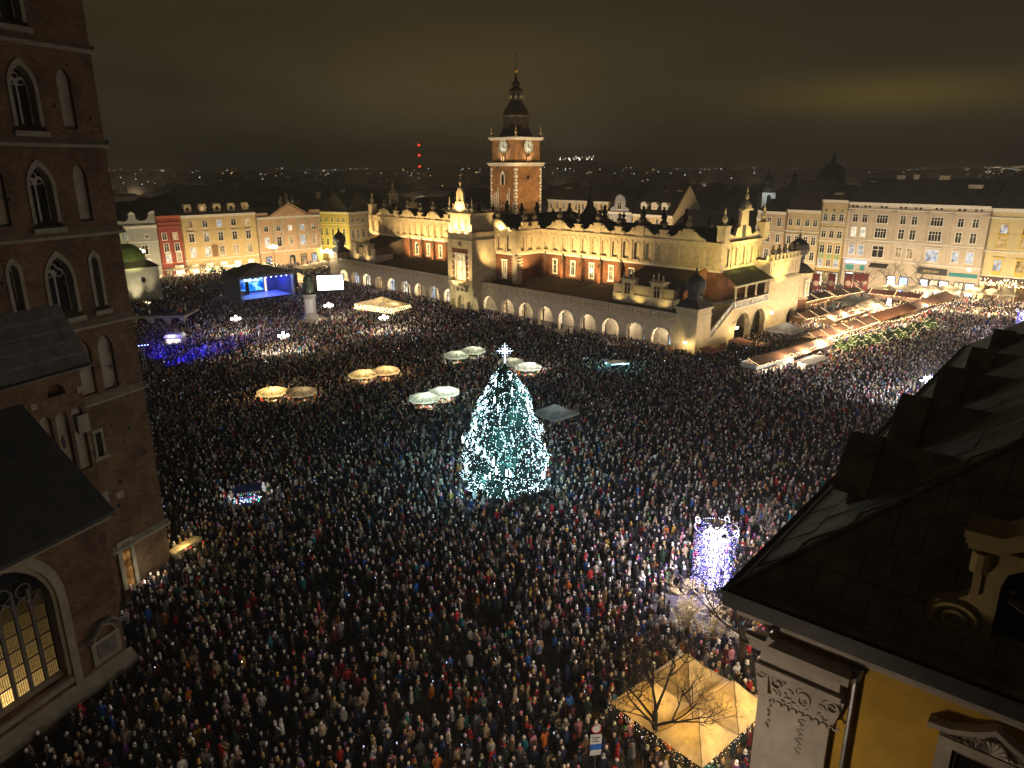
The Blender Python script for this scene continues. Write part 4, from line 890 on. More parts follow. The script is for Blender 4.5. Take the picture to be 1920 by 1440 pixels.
# scrolled stucco dormer on the near slope
def scroll_dormer(xc):
    ys = 1.0; zb = 20.75
    prof = [(-2.35, zb), (-1.05, zb), (-1.05, zb + 2.0), (-.95, zb + 2.4), (-.65, zb + 2.62), (-.35, zb + 2.7), (.35, zb + 2.7), (.65, zb + 2.62), (.95, zb + 2.4), (1.05, zb + 2.0), (1.05, zb), (2.35, zb), (2.65, zb + .25), (2.72, zb + .65), (2.5, zb + 1.0), (2.1, zb + 1.15), (1.78, zb + 1.4), (1.62, zb + 1.9), (1.6, zb + 2.5), (1.75, zb + 2.75), (1.7, zb + 3.0), (-1.7, zb + 3.0), (-1.75, zb + 2.75), (-1.6, zb + 2.5), (-1.62, zb + 1.9), (-1.78, zb + 1.4), (-2.1, zb + 1.15), (-2.5, zb + 1.0), (-2.72, zb + .65), (-2.65, zb + .25)]
    m = MB(); m.prism([(xc + p[0], p[1]) for p in prof], ys, ys + .5); o = m.build('scroll_dormer', mat('ochre_stucco', (.36, .27, .12), .85, .2, 1.2, .2), HOUSE)
    k_ = MB()
    for s_ in (-1, 1):
        for r0, r1, yy in ((.62, .5, ys - .1), (.34, .22, ys - .12)):
            for q in range(14):
                A, B = 2 * pi * q / 14, 2 * pi * (q + 1) / 14; k_.prism([(xc + s_ * 1.98 + rr * cos(t), zb + .6 + rr * .8 * sin(t)) for rr, t in ((r1, A), (r0, A), (r0, B), (r1, B))], yy, ys - .003)
        k_.lathe([(.24, 0), (.24, .6)], 10, (xc + s_ * 1.62, ys - .06, zb + 2.3)); k_.box(xc + s_ * 1.62 - .1, xc + s_ * 1.62 + .1, ys - .1, ys - .003, zb + 1.5, zb + 2.5)
    for dz, e in ((0, .25), (.22, .45), (.44, .6)):
        cap = [(-1.9 - e * .3, zb + 3.0 + dz), (-1.2, zb + 3.02 + dz), (-.6, zb + 3.4 + dz), (0, zb + 3.55 + dz), (.6, zb + 3.4 + dz), (1.2, zb + 3.02 + dz), (1.9 + e * .3, zb + 3.0 + dz)]
        k_.prism([(xc + p[0], p[1]) for p in cap] + [(xc + p[0], p[1] + .215) for p in cap[::-1]], ys - e, ys + .7)
    k_.build('scroll_moulding', MATS['ochre_stucco'], o)
    b = MB(); b.box(xc - 1.6, xc + 1.6, ys + .51, ys + 5.0, EZ + .5, zb + 2.9); b.lathe([(.95, 0), (.95, .02)], 12, (xc, ys + .47, zb + 1.6)); b.build('dormer_body', SHEET, o)
    w_ = MB(); w_.box(xc - 1.04, xc + 1.04, ys + .3, ys + .34, zb, zb + 2.65); w_.build('dormer_window', GLASS, o)
    f = MB(); f.box(xc - 1.04, xc + 1.04, ys + .2, ys + .28, zb + 1.75, zb + 1.87); f.box(xc - .05, xc + .05, ys + .2, ys + .28, zb, zb + 2.6); f.build('window_bar', mat('brown_wood', (.06, .035, .02), .6, .3, 2), o)
scroll_dormer(8.45)
# giant corner pilaster with carved capital
m = MB(); m.box(1.95, 3.75, WY - .28, WY - .003, 0, 16.3); m.box(1.5, 1.9, WY - .10, WY - .003, 0, 16.3); m.box(1.28, 1.497, WY - .1, WY + 1.2, 0, 16.3); m.build('pilaster', STUC, HOUSE)
m = MB(); m.box(1.2, 4.0, WY - .5, WY - .003, 17.35, 17.6); m.box(1.3, 3.9, WY - .38, WY - .003, 17.6, 18.3); m.box(1.0, 4.2, WY - .75, WY - .003, 18.303, 18.6); m.tube([(.9, WY - .7, 18.75), (1.6, WY - .8, 18.8), (1.75, WY - .8, 19.05)], .14, 7)
m.build('entablature', STUC, HOUSE)
c = MB(); zc = 16.3
c.prism([(1.85, zc), (3.85, zc), (4.1, zc + 1.03), (1.6, zc + 1.03)], WY - .32, WY - .003); c.prism([(1.25, zc), (1.62, zc), (1.55, zc + 1.03), (1.1, zc + 1.03)], WY - .2, WY - .003)
def spiral(cx_, cz, r, s_, y):
    pts = [(cx_ + s_ * r * (1 - .85 * t) * cos(.4 + t * 9.5), y, cz + r * (1 - .85 * t) * sin(.4 + t * 9.5)) for t in [k / 22 for k in range(23)]]
    c.tube(pts, [.06 * (1 - .5 * k / 22) for k in range(23)], 5)
spiral(1.95, zc + .72, .27, 1, WY - .36); spiral(3.75, zc + .72, .27, -1, WY - .36); spiral(1.35, zc + .72, .22, 1, WY - .22)
for q in range(14):
    A, B = 2 * pi * q / 14, 2 * pi * (q + 1) / 14; c.prism([(2.85 + rr * cos(t), zc + .5 + rr * 1.35 * sin(t)) for rr, t in ((.14, A), (.23, A), (.23, B), (.14, B))], WY - .37, WY - .323)
random.seed(4)
for k in range(26):   # acanthus leaves
    x = random.uniform(1.95, 3.75); z = zc + random.uniform(.0, .9); L_ = random.uniform(.12, .3); A = random.uniform(.3, 2.8)
    c.tube([(x, WY - .32, z), (x + .5 * L_ * cos(A), WY - .34, z + .6 * L_ * sin(A)), (x + L_ * cos(A), WY - .33, z + L_ * sin(A) * .7)], [.04, .035, .012], 5)
for k in range(9):
    x = 1.85 + k * .25; c.tube([(x, WY - .33, zc + .02), (x + .08, WY - .34, zc - .08 - .1 * sin(k * .8) ** 2), (x + .2, WY - .33, zc + .02)], .045, 5)
for k in range(13):   # hanging garland
    c.tube([(2.86 + .13 * sin(k * 2.1), WY - .28, zc - .15 - k * .13), (2.86 - .13 * sin(k * 2.1), WY - .30, zc - .24 - k * .13)], [.05 - .002 * k, .018], 5)
for k in range(6): c.tube([(1.72 + .06 * sin(k * 2.1), WY - .13, zc - .25 - k * .2), (1.72 - .06 * sin(k * 2.1), WY - .16, zc - .36 - k * .2)], [.05, .02], 5)
c.build('capital', STUC, HOUSE)
m = MB(); m.tube([(4.28, WY - .1, 18.7), (4.28, WY - .2, 18.2), (4.28, WY - .2, 0)], .085, 8); m.lathe([(.14, 18.35), (.2, 18.7), (.16, 18.75)], 8, (4.28, WY - .2, 0)); m.build('rain_pipe', mat('zinc_pipe', (.30, .29, .29), .4, .2, 3, 0, .8), HOUSE)
# window below the cornice with its carved hood
xw = 8.05
m = MB(); m.box(6.72, 7.12, WY - .2, WY - .003, 12, 17.3); m.box(9.0, 9.4, WY - .2, WY - .003, 12, 17.3); m.box(6.72, 9.4, WY - .2, WY - .003, 17.3, 17.62)
hd = [(6.4, 17.9), (7.0, 17.95), (7.6, 18.2), (8.05, 18.5), (8.5, 18.2), (9.1, 17.95), (9.7, 17.9)]
m.prism([(p[0], p[1] - .0) for p in hd] + [(p[0], p[1] + .17) for p in hd[::-1]], WY - .42, WY - .003); m.prism([(6.75, 17.62), (9.35, 17.62), (9.35, 17.9), (8.5, 18.15), (8.05, 18.4), (7.6, 18.15), (6.75, 17.9)], WY - .1, WY - .003)
o = m.build('window', STUC, HOUSE)
c = MB()
for k in range(9):
    A = pi * (.1 + .8 * k / 8); c.tube([(8.05, WY - .14, 17.66), (8.05 + .42 * cos(A), WY - .22, 17.66 + .5 * sin(A))], [.03, .075], 5)
for k in range(7):
    for s_ in (-1, 1):
        x = 8.05 + s_ * (.55 + k * .11); c.tube([(x, WY - .12, 17.66), (x + .3, WY - .12, 17.95)], .02, 4); c.tube([(x + .3, WY - .125, 17.66), (x, WY - .125, 17.95)], .02, 4)
for k in range(10):
    for s_ in (-1, 1): c.tube([(8.05 + s_ * (.3 + k * .1), WY - .13, 17.68), (8.05 + s_ * (.4 + k * .1), WY - .22, 17.72 + .06 * (k % 2))], [.05, .015], 5)
c.build('carved_shell', STUC, o); q = MB(); q.face([(7.12, WY - .03, 12), (9, WY - .03, 12), (9, WY - .03, 17.3), (7.12, WY - .03, 17.3)]); q.build('pane', GLASS, o)
q = MB(); q.box(7.12, 7.24, WY - .12, WY - .04, 12, 17.3); q.box(8.88, 9, WY - .12, WY - .04, 12, 17.3); q.box(7.24, 8.88, WY - .12, WY - .04, 17.18, 17.3); q.box(8.02, 8.1, WY - .1, WY - .04, 12, 17.18); q.build('window_frame', MATS['brown_wood'], o)

# unseen wall lamps added on the house's square side to brighten the crowd
WL = MB(); WL.tube([(.1, 0, .5), (-.6, 0, .7), (-.9, 0, .35)], .05, 5); WL.lathe([(.34, .1), (.1, .32)], 8, (-.9, 0, 0)); wlm = WL.mesh('added_wall_lamp', DARKM); WG = MB(); WG.ball((-.9, 0, -.02), .2); wgm = WG.mesh('globe', GLOBEW)
for y in (3.5, 14, 26, 38):
    o = obj('added_wall_lamp', wlm, HOUSE, (WX - .1, y, 8.2)); obj('globe', wgm, o); p = HO + Matrix.Rotation(ROT_C, 3, 'Z') @ Vector((WX - 1.3, y, 7.9)); point(p, 950, (1, .82, .62), .3)
# ---------------------------------------------------------------- little domed church at the left
ADP = gp(262, 585); 
AD = thing('domed_church', 'small white church with green copper dome and lantern beside the brick tower', 'church', (-98.5, 184.5, 0), ROT_N)
zz = lambda py: at(262, py, 184).z
m = MB(); m.box(-6, 6.2, -5, 7, 0, zz(500)); m.build('white_wall', mat('white_plaster', (.52, .50, .43), .85, .15, .7, .15), AD)
m = MB(); m.lathe([(9.3, zz(500)), (6.6, zz(489))], 4, (0, 1, 0), None, 1, 1, pi / 4); m.build('skirt_roof', ROOF, AD)
m = MB(); m.lathe([(5.2, zz(489)), (5.0, zz(482)), (4.5, zz(474)), (3.6, zz(466)), (2.4, zz(460)), (1.3, zz(457))], 20, (0, 1, 0), None)
for k in range(20):
    A = 2 * pi * k / 20; m.tube([(r * cos(A), 1 + r * sin(A), z + .05) for r, z in ((5.2, zz(489)), (5.0, zz(482)), (4.5, zz(474)), (3.6, zz(466)), (2.4, zz(460)))], .09, 4)
m.build('dome', COPPER, AD, smooth=False)
m = MB(); m.lathe([(1.5, zz(458)), (1.4, zz(437)), (1.7, zz(436))], 8, (0, 1, 0)); lo = m.build('lantern', MATS['white_plaster'], AD); m = MB(); m.lathe([(1.8, zz(436)), (1.2, zz(431)), (.3, zz(427)), (.1, zz(420))], 8, (0, 1, 0)); m.build('lantern_cap', COPPER, lo)
m = MB()
for k in range(8):
    A = pi / 8 + k * pi / 4; m.box(1.40 * cos(A) - .18, 1.40 * cos(A) + .18, 1 + 1.40 * sin(A) - .18, 1 + 1.40 * sin(A) + .18, zz(454), zz(440))
m.build('lantern_opening', GLASS, lo)
m = MB(); m.prism([(2.2 + .55 * cos(2 * pi * k / 14), zz(523) + .75 * sin(2 * pi * k / 14)) for k in range(14)], -5.06, -5.003); m.build('oval_window', GLASS, AD)
spot(AD.matrix_basis @ Vector((1, -11, 1)), AD.matrix_basis @ Vector((0, -5, 8)), 1500, (1, .85, .5), 90); spot(AD.matrix_basis @ Vector((1, -13, zz(495))), AD.matrix_basis @ Vector((0, -2, zz(472))), 1500, (.95, .92, .3), 60)
T2 = thing('terrace_wall', 'low arched stone terrace crowded with people in front of the domed church', 'terrace', (-82.2, 153.5, 0), .06)
m = MB()
for k in range(3): arch_wall(m, k * 3.6, (k + 1) * 3.6, 0, 2.9, k * 3.6 + .5, (k + 1) * 3.6 - .5, 0, 1.3, 'round', 0, .6)
m.box(-3, 10.8, .6, 9, 2.3, 2.7); m.build('arched_wall', mat('sand_plaster', (.42, .36, .25), .9, .25, .8, .2), T2)
m = MB(); m.box(-3, 11, -.2, .6, 2.903, 3.1); m.build('coping', STONE_D, T2)
# ---------------------------------------------------------------- houses round the square
WC = {}
def win_mesh(w, h, style, trim):
    k = ('f', w, h, style, trim.name)
    if k in WC: return WC[k]
    m = MB(); t = .2
    m.box(-w / 2 - t, -w / 2, -.12, 0, 0, h); m.box(w / 2, w / 2 + t, -.12, 0, 0, h); m.box(-w / 2 - t, w / 2 + t, -.12, 0, h, h + t); m.box(-w / 2 - t - .1, w / 2 + t + .1, -.26, 0, -.22, 0)
    nb = 3 if style == 'triple' else 1
    for j in range(1, nb + 1):
        x = -w / 2 + w * j / (nb + 1); m.box(x - .06, x + .06, -.08, -.03, 0, h)
    m.box(-w / 2, w / 2, -.08, -.03, h * .66, h * .66 + .1)
    if style == 'hood': m.box(-w / 2 - .5, w / 2 + .5, -.35, 0, h + .5, h + .72)
    if style == 'ped': m.prism([(-w / 2 - .5, h + .4), (w / 2 + .5, h + .4), (0, h + 1.1)], -.3, 0)
    if style == 'seg': 
        a = [(-w / 2 - .45 + (w + .9) * i / 8, h + .5 + .45 * sin(pi * i / 8)) for i in range(9)]; m.prism(a + [(p[0], p[1] + .2) for p in a[::-1]], -.32, 0)
    if style == 'panel': m.box(-w / 2 - .1, w / 2 + .1, -.1, 0, -1.3, -.4); m.box(-w / 2 - .45, w / 2 + .45, -.3, 0, h + .45, h + .65)
    WC[k] = m.mesh('window', trim); return WC[k]
def pane_mesh(w, h, mt):
    k = ('p', w, h, mt.name)
    if k in WC: return WC[k]
    m = MB(); m.face([(-w / 2, -.02, 0), (w / 2, -.02, 0), (w / 2, -.02, h), (-w / 2, -.02, h)]); WC[k] = m.mesh('pane', mt); return WC[k]
LITS = {'.': GLASS, 'o': LIT, 'w': LITW, 'd': DIMW, 'c': LITC}
def windows(par, xs, z, w, h, style='plain', lit='', trim=WHITE, y=0):
    for i, x in enumerate(xs):
        o = obj('window', win_mesh(w, h, style, trim), par, (x, y, z))
        obj('pane', pane_mesh(w, h, LITS[lit[i % len(lit)] if lit else '.']), o)
def house(name, label, loc, rz, W, H, depth, wall, roof=ROOF, ridge=5.0, cornices=(), hip=0, cat='house', base=None, trim=WHITE):
    t = thing(name, label, cat, loc, rz, 'houses round the square')
    m = MB(); m.box(0.02, W - 0.02, 0, depth, 0, H); m.build('wall', wall, t)
    m = MB()
    m.box(0, W, -.35, 0, H - .35, H + .05); m.box(0, W, -.2, -.003, H - .8, H - .353)
    for z in cornices: m.box(0, W, -.22, -.003, z, z + .28)
    m.build('cornice', trim, t)
    m = MB(); m.tube([(.25, -.42, H - .3), (.25, -.12, H - .9), (.25, -.12, 0)], .08, 5); m.build('drainpipe', DARKM, t)
    if ridge:
        m = MB(); h = hip
        a, b, c, d = (-.1, -.5, H + .06), (W + .1, -.5, H + .06), (W + .1, depth, H + .06), (-.1, depth, H + .06)
        e, f = (h, depth / 2, H + ridge), (W - h, depth / 2, H + ridge)
        m.face([a, b, f, e]); m.face([c, d, e, f]); m.face([b, c, f]); m.face([d, a, e]); m.face([a, d, c, b])
        m.build('roof', roof, t)
    return t
def chimneys(t, H, ridge, depth, spots_, mt=None):
    for x, y, w, h in spots_:
        m = MB(); m.box(x - w / 2, x + w / 2, y - .5, y + .5, H + .5, H + ridge * .6 + h); m.box(x - w / 2 - .1, x + w / 2 + .1, y - .6, y + .6, H + ridge * .6 + h, H + ridge * .6 + h + .2); m.build('chimney', mt or CREAM2, t)
def gf(t, xs, w, h, mt, frame=None):
    for i, x in enumerate(xs):
        m = MB(); m.box(x - w / 2 - .2, x + w / 2 + .2, -.14, 0, h, h + .3); m.box(x - w / 2 - .2, x - w / 2, -.14, 0, 0, h); m.box(x + w / 2, x + w / 2 + .2, -.14, 0, 0, h); m.box(x - .05, x + .05, -.1, -.03, 0, h); m.box(x - w / 2, x + w / 2, -.1, -.03, h * .7, h * .7 + .1)
        o = m.build('shop_front', frame or DARKM, t); q = MB(); q.face([(x - w / 2, -.02, .1), (x + w / 2, -.02, .1), (x + w / 2, -.02, h), (x - w / 2, -.02, h)]); q.build('shop_glass', mt[i % len(mt)], o)
SL = 172.0
def lloc(w): return hall(SL, w)
P_CREAM = mat('cream_plaster', (.55, .41, .20), .85, .14, .35, .12)
P_GREY = mat('grey_blue_plaster', (.33, .34, .30), .85, .14, .35, .12)
P_RED = mat('red_plaster', (.26, .055, .035), .85, .18, .4, .12)
P_PINK = mat('pink_plaster', (.55, .36, .22), .85, .14, .35, .12)
P_YEL = mat('yellow_house_plaster', (.50, .38, .13), .85, .16, .35, .12)
P_ROSE = mat('rose_plaster', (.45, .33, .22), .85, .14, .35, .12)
P_SAND = mat('sand_house_plaster', (.52, .40, .22), .85, .14, .35, .12)
P_STONE = mat('stone_house_plaster', (.50, .41, .30), .85, .14, .3, .12)
P_OCH = mat('ochre_house_plaster', (.48, .33, .10), .85, .16, .35, .12)
P_BLUE = mat('blue_grey_plaster', (.32, .33, .36), .85, .14, .35, .12)
YTRIM = mat('yellow_trim', (.62, .42, .05), .8, .12, .8)
# left row, looking right across the square
h = house('grey_house', 'grey-blue house with wavy white-capped parapet beside the red house', lloc(-46.5), ROT_N, 12.4, 16.6, 14, P_GREY, ROOF, 0, (11.6,))
m = MB()
par = [(0, 16.6), (12.38, 16.6), (12.38, 20.1), (10.6, 20.1), (10.4, 19.2), (9.6, 18.2), (8.0, 18.0), (6.9, 18.6), (6.6, 20.1), (4.9, 20.1), (4.6, 18.6), (3.6, 18.0), (1.8, 18.2), (.6, 19.4), (.3, 21.0), (0, 21.0)]
m.prism(par, .1, .6); m.build('wavy_parapet', P_GREY, h); m = MB()
for x in (5.75, 11.5): m.prism([(x - 1.3, 20.1), (x + 1.3, 20.1), (x + .5, 20.5), (x, 20.95), (x - .5, 20.5)] if x < 9 else [(x - 1.2, 20.1), (x + .88, 20.1), (x + .88, 20.9), (x, 20.8), (x - .5, 20.5)], 0, .7)
m.build('parapet_cap', WHITE, h)
windows(h, (3.2, 9.2), 12.9, .9, .9, 'plain', 'o.'); windows(h, (4.1, 8.2), 7.9, 1.7, 2.7, 'plain', '..'); windows(h, (4.3, 8.4), 3.5, 1.9, 2.9, 'plain', 'ow')
h = house('red_house', 'narrow dark red house between the grey and the cream house', lloc(-34.1), ROT_N, 7.4, 19.2, 14, P_RED, ROOF, 4.5, (16.9, 15.6, 4.4), 1.0, trim=mat('red_trim', (.42, .12, .07), .8))
windows(h, (2.0, 5.3), 11.9, 1.2, 2.0, 'plain', '.o'); windows(h, (2.2, 5.5), 8.2, 1.3, 2.4, 'plain', '..'); windows(h, (2.4, 5.7), 4.9 - .1, 1.4, 2.5, 'ped', 'wo'); gf(h, (2.0,), 1.8, 2.9, [LIT]); gf(h, (5.4,), 2.6, 3.6, [glow_mat('bright_shop', (1, .78, .40), 3.4, False, .4, .8)])
h = house('cream_house', 'wide cream house with five oval dormers behind the concert stage', lloc(-26.7), ROT_N, 25.0, 19.0, 16, P_CREAM, ROOF, 8.5, (4.6,), 3.0)
xs = [2.9 + k * 4.75 for k in range(5)]
windows(h, xs, 15.1, 1.5, 2.0, 'plain', 'd.c.o'); windows(h, xs, 10.5, 1.5, 2.6, 'hood', '.....'); windows(h, xs, 5.8, 1.6, 2.9, 'plain', 'wwooo')
gf(h, xs, 2.0, 3.3, [glow_mat('bright_shop', (1, .78, .4), 3.4, False, .4, .8)], WHITE)
m = MB(); m.box(9.2, 10.8, -.3, 0, 5.4, 8.6); m.prism([(9.0, 8.6), (11.0, 8.6), (10.6, 9.2), (9.4, 9.2)], -.35, 0); m.build('niche_shrine', mat('brown_stone', (.22, .12, .06), .85), h)
for i, x in enumerate(xs):
    d = MB(); arch_wall(d, x - 1.1, x + 1.1, 19.8, 22.4, x - .6, x + .6, 20.2, 20.9, 'round', .4, 1.0); arch_ring(d, x - 1.1, x + 1.1, 19.8, 21.0, 'round', .2, .2, 3.0, None, 8, False); o = d.build('dormer', CREAM, h)
    q = MB(); q.face([(x - .6, .7, 20.2), (x + .6, .7, 20.2), (x + .6, .7, 21.5), (x - .6, .7, 21.5)]); q.build('pane', (GLASS, LIT, GLASS, GLASS, DIMW)[i], o)
h = house('pediment_palace', 'pink palace with a broad triangular pediment right of the stage', lloc(-1.5), ROT_N, 24.2, 17.2, 16, P_PINK, ROOF, 3.2, (5.2,), 4)
m = MB(); m.prism([(4.9, 17.2), (19.3, 17.2), (12.1, 21.2)], -.5, .3); m.prism([(4.3, 17.2), (12.1, 21.5), (19.9, 17.2), (20.4, 17.2), (12.1, 21.9), (3.8, 17.2)][::-1], -.7, -.503)
m.box(0, 4.2, -.1, .4, 17.25, 18.6); m.box(20.0, 24.2, -.1, .4, 17.25, 19.0); m.build('pediment', P_PINK, h)
m = MB()
for x in (10.0, 12.1, 14.2): m.lathe([(.9, 20.6 if x == 12.1 else 19.4), (.8, 21.6), (.9, 22.4), (.5, 23.2), (.55, 23.7), (.1, 24.4 + (.8 if x == 12.1 else -.6))], 8, (x, .9, 0))
m.build('statue_group', STATUE, h)
m = MB()
for x in (.6, 6.0, 9.1, 15.2, 18.6, 23.5): m.box(x - .45, x + .45, -.3, -.003, 5.5, 15.4); m.box(x - .6, x + .6, -.4, -.003, 15.4, 16.1)
m.build('pilaster', CREAM2, h)
xs = (3.2, 7.7, 12.1, 16.8, 21.3)
windows(h, xs, 12.3, 1.4, 1.7, 'plain', '..wc.'); windows(h, xs, 7.0, 1.5, 3.3, 'plain', 'w.oco'); gf(h, (3.2, 16.5, 20.8), 1.9, 3.5, [LITC, LIT, LITC]); 
m = MB(); arch_ring(m, 11.0, 13.2, 0, 2.8, 'round', .3, -.2, 0); o = m.build('gateway', CREAM2, h); q = MB(); q.face([(11.0, -.02, 0), (13.2, -.02, 0), (13.2, -.02, 3.6), (11.0, -.02, 3.6)]); q.build('gate_leaf', GLASS, o); q = MB(); q.face([(11.4, -.03, 0.3), (12.3, -.03, .3), (12.3, -.03, 2.8), (11.4, -.03, 2.8)]); q.build('lit_doorway', LIT, o)
# the long yellow house that closes the side street
a0 = at(549, 400, 286); a1 = at(652, 400, 276); a2 = at(712, 400, 292)
d_ = a1 - a0; W1 = Vector((d_.x, d_.y, 0)).length
h = house('corner_yellow_house', 'long yellow house closing the side street right of the pediment palace', (a0.x, a0.y, 0), atan2(d_.y, d_.x), W1, 17.4, 18, P_YEL, ROOF, 7, (12.6, 4.5), 2)
windows(h, [W1 - 12.5 + k * 2.6 for k in range(5)], 13.7, 1.0, 1.6, 'plain', '.'); windows(h, [W1 - 12.5 + k * 2.6 for k in range(5)], 8.6, 1.1, 2.6, 'plain', '.'); windows(h, [W1 - 12.5 + k * 2.6 for k in range(5)], 5.0, 1.1, 2.4, 'plain', '.')
d2 = a2 - a1; W2 = Vector((d2.x, d2.y, 0)).length
h2 = house('pilaster_house', 'pale house with tall pilasters left of the market hall, behind its bulb turret', (a1.x + .3, a1.y, 0), atan2(d2.y, d2.x), W2, 17.3, 16, P_SAND, ROOF, 7, (12.5,), 2)
windows(h2, [1.6 + k * 3.0 for k in range(6) if 1.6 + k * 3 < W2 - 1], 13.6, 1.1, 1.6, 'plain', '.'); windows(h2, [1.6 + k * 3.0 for k in range(6) if 1.6 + k * 3 < W2 - 1], 7.5, 1.3, 3.2, 'plain', '.')
chimneys(h, 17.4, 7, 18, ((8, 6, 1.6, 2.5), (13, 9, 1.2, 3), (18, 8, 1.8, 3.5)))
# far side, seen over and to the right of the hall
WF = 103.0
def floc(s): return hall(s, WF)
h = house('long_back_house', 'long cream house rising behind the hall right of the clock tower', floc(134), ROT_D, 30.5, 21.0, 14, P_SAND, ROOF, 5.0, (16.8, 13.0), 1.5)
windows(h, [2 + k * 3.3 for k in range(9)], 17.6, 1.1, 2.1, 'hood', '.'); windows(h, [2 + k * 3.3 for k in range(9)], 13.6, 1.2, 2.2, 'plain', '..o')
chimneys(h, 21, 5, 14, ((6, 6, 3, 1.5), (22, 7, 3, 1.5)))
h = house('gabled_grey_house', 'small grey house with round-topped gable between the cream back houses', floc(103.4), ROT_D, 11, 17.6, 14, P_BLUE, ROOF, 4.5, (13,))
m = MB(); m.prism([(1.0, 17.6), (10, 17.6), (9.4, 19.0), (7.9, 19.6), (7.7, 21.8), (7.0, 23.2), (5.5, 23.9), (4.0, 23.2), (3.3, 21.8), (3.1, 19.6), (1.6, 19.0)], -.2, .5); m.build('curved_gable', P_BLUE, h); windows(h, (5.5,), 18.7, 1.9, 2.2, 'plain', '.', WHITE, -.2); windows(h, (2.6, 5.6, 8.6), 13.6, 1.3, 2.2, 'plain', '..o')
h = house('dormered_house', 'cream house with three white dormers on a steep dark roof behind the hall', floc(92.2), ROT_D, 17.2, 17.2, 18, P_SAND, ROOF, 9.5, (13.2,), 0)
for i, x in enumerate((4.0, 8.5, 12.8)):
    d = MB(); d.box(x - 1.2, x + 1.2, 1.2, 5, 17.4, 20.6); d.prism([(x - 1.5, 20.6), (x + 1.5, 20.6), (x + .6, 21.5), (x - .6, 21.5)], 1.0, 5); o = d.build('dormer', WHITE, h); obj('pane', pane_mesh(1.1, 1.8, LITS['.o.'[i]]), o, (x, 1.19, 18.2))
m = MB(); m.extrude([(17.2, -.5, 17.0), (17.2, 9, 27.2), (17.2, 18.5, 17.0)], (.5, 0, 0)); m.build('gable_wall', P_SAND, h); windows(h, (3, 7, 11, 15), 13.8, 1.2, 1.9, 'plain', '.'); chimneys(h, 17.2, 9.5, 18, ((9, 8, 1.8, 2.2), (14.5, 8, 2.0, 2.4)))
h = house('low_back_house', 'low house with broad slate roof behind the near half of the hall', floc(74.8), ROT_D, 31.2, 13.2, 18, P_SAND, mat('slate_roof', (.065, .066, .075), .7, .3, .6, .2), 6.0, (9,), 0)
windows(h, [3 + k * 3.6 for k in range(8)], 9.6, 1.2, 1.9, 'plain', '.')
h = house('rose_house', 'pale rose house with two window columns right of the hall gable', floc(43.3), ROT_D, 8.9, 20.2, 14, P_ROSE, ROOF, 3.5, (14.0,), 0)
for z in (15.9, 11.0, 6.2): windows(h, (3.6, 6.9), z, 1.2, 2.4, 'plain', '.'); 
m = MB(); m.lathe([(.5, 14), (.8, 15.5), (.4, 16.5), (.7, 18), (.4, 19.5), (.6, 20.5)], 8, (.2, -.3, 0)); m.build('corner_ornament', WHITE, h)
h = house('sand_house', 'sand-coloured house with four window columns left of the narrow ochre house', floc(34.2), ROT_D, 10.4, 21.0, 14, P_SAND, ROOF, 8.5, (14.6, 5.4), 0)
windows(h, (1.4, 3.9, 6.6, 9.0), 16.4, 1.15, 1.9, 'plain', '.'); windows(h, (1.4, 3.9, 6.6, 9.0), 10.9, 1.2, 2.3, 'hood', '.'); windows(h, (1.4, 3.9, 6.6, 9.0), 6.4, 1.2, 2.4, 'plain', 'cc..'); chimneys(h, 21, 8.5, 14, ((8.6, 4, 1.2, -1.2),), mat('brick_chimney', (.35, .16, .08)))
h = house('ochre_house', 'narrow ochre house with green panels below its windows beside the big stone house', floc(23.7), ROT_D, 7.4, 24.2, 14, P_OCH, ROOF, 4, (17.6, 12.4, 4.6), 1)
m = MB(); m.box(.03, 7.37, -.08, -.003, 17.9, 23.3); m.box(.03, 7.37, -.08, -.003, 12.7, 17.5); m.build('pale_upper_wall', P_SAND, h)
m = MB()
for x in (1.4, 3.7, 6.0): m.lathe([(.3, 0), (.3, .02)], 8, (x, -.1, 21.4)); m.ball((x, -.1, 21.3), .28)
m.build('round_vent', GLASS, h); windows(h, (1.4, 3.7, 6.0), 18.3, 1.2, 1.9, 'plain', '.', WHITE, -.08); windows(h, (1.4, 3.7, 6.0), 13.5, 1.2, 1.9, 'seg', '.', WHITE, -.08); windows(h, (1.4, 3.7, 6.0), 9.0, 1.25, 2.3, 'seg', '.'); windows(h, (1.4, 3.7, 6.0), 5.2, 1.2, 1.9, 'plain', 'cdc')
m = MB()
for x in (1.4, 3.7, 6.0): m.box(x - .65, x + .65, -.1, -.003, 7.4, 8.6)
m.build('green_panel', mat('green_panel_paint', (.24, .36, .18), .8), h); gf(h, (1.6, 4.0, 6.2), 1.7, 3.4, [LITW, LIT, LITW]); chimneys(h, 24.2, 4, 14, ((3.6, 2.5, 2.4, -.6),), P_ROSE)
h = house('stone_house', 'big pale stone house with paired and triple windows above bright shops', floc(16.1), ROT_D, 35.3, 23.8, 18, P_STONE, ROOF, 6.5, (21.9, 13.3, 8.0), .5)
pr_ = [2.3, 4.9, 15.0, 17.9, 29.0, 32.4]; tr_ = [9.6, 23.4]
windows(h, pr_, 18.4, 1.25, 2.1, 'plain', '.'); windows(h, tr_, 18.4, 2.8, 2.1, 'triple', '.'); windows(h, pr_, 14.4, 1.3, 2.5, 'plain', 'ww....'); windows(h, tr_, 14.4, 2.9, 2.5, 'triple', '.'); windows(h, pr_, 9.3, 1.4, 2.7, 'seg', 'ccoocc'); windows(h, tr_, 9.0, 2.9, 3.0, 'hood', '.c')
m = MB()
for k in range(8):
    x = (1.8, 5.2, 9.6, 14.6, 18.4, 23.4, 28.8, 32.6)[k]
    for j in (-.6, .6): m.box(x + j - .3, x + j + .3, -.05, -.003, 22.5, 23.1)
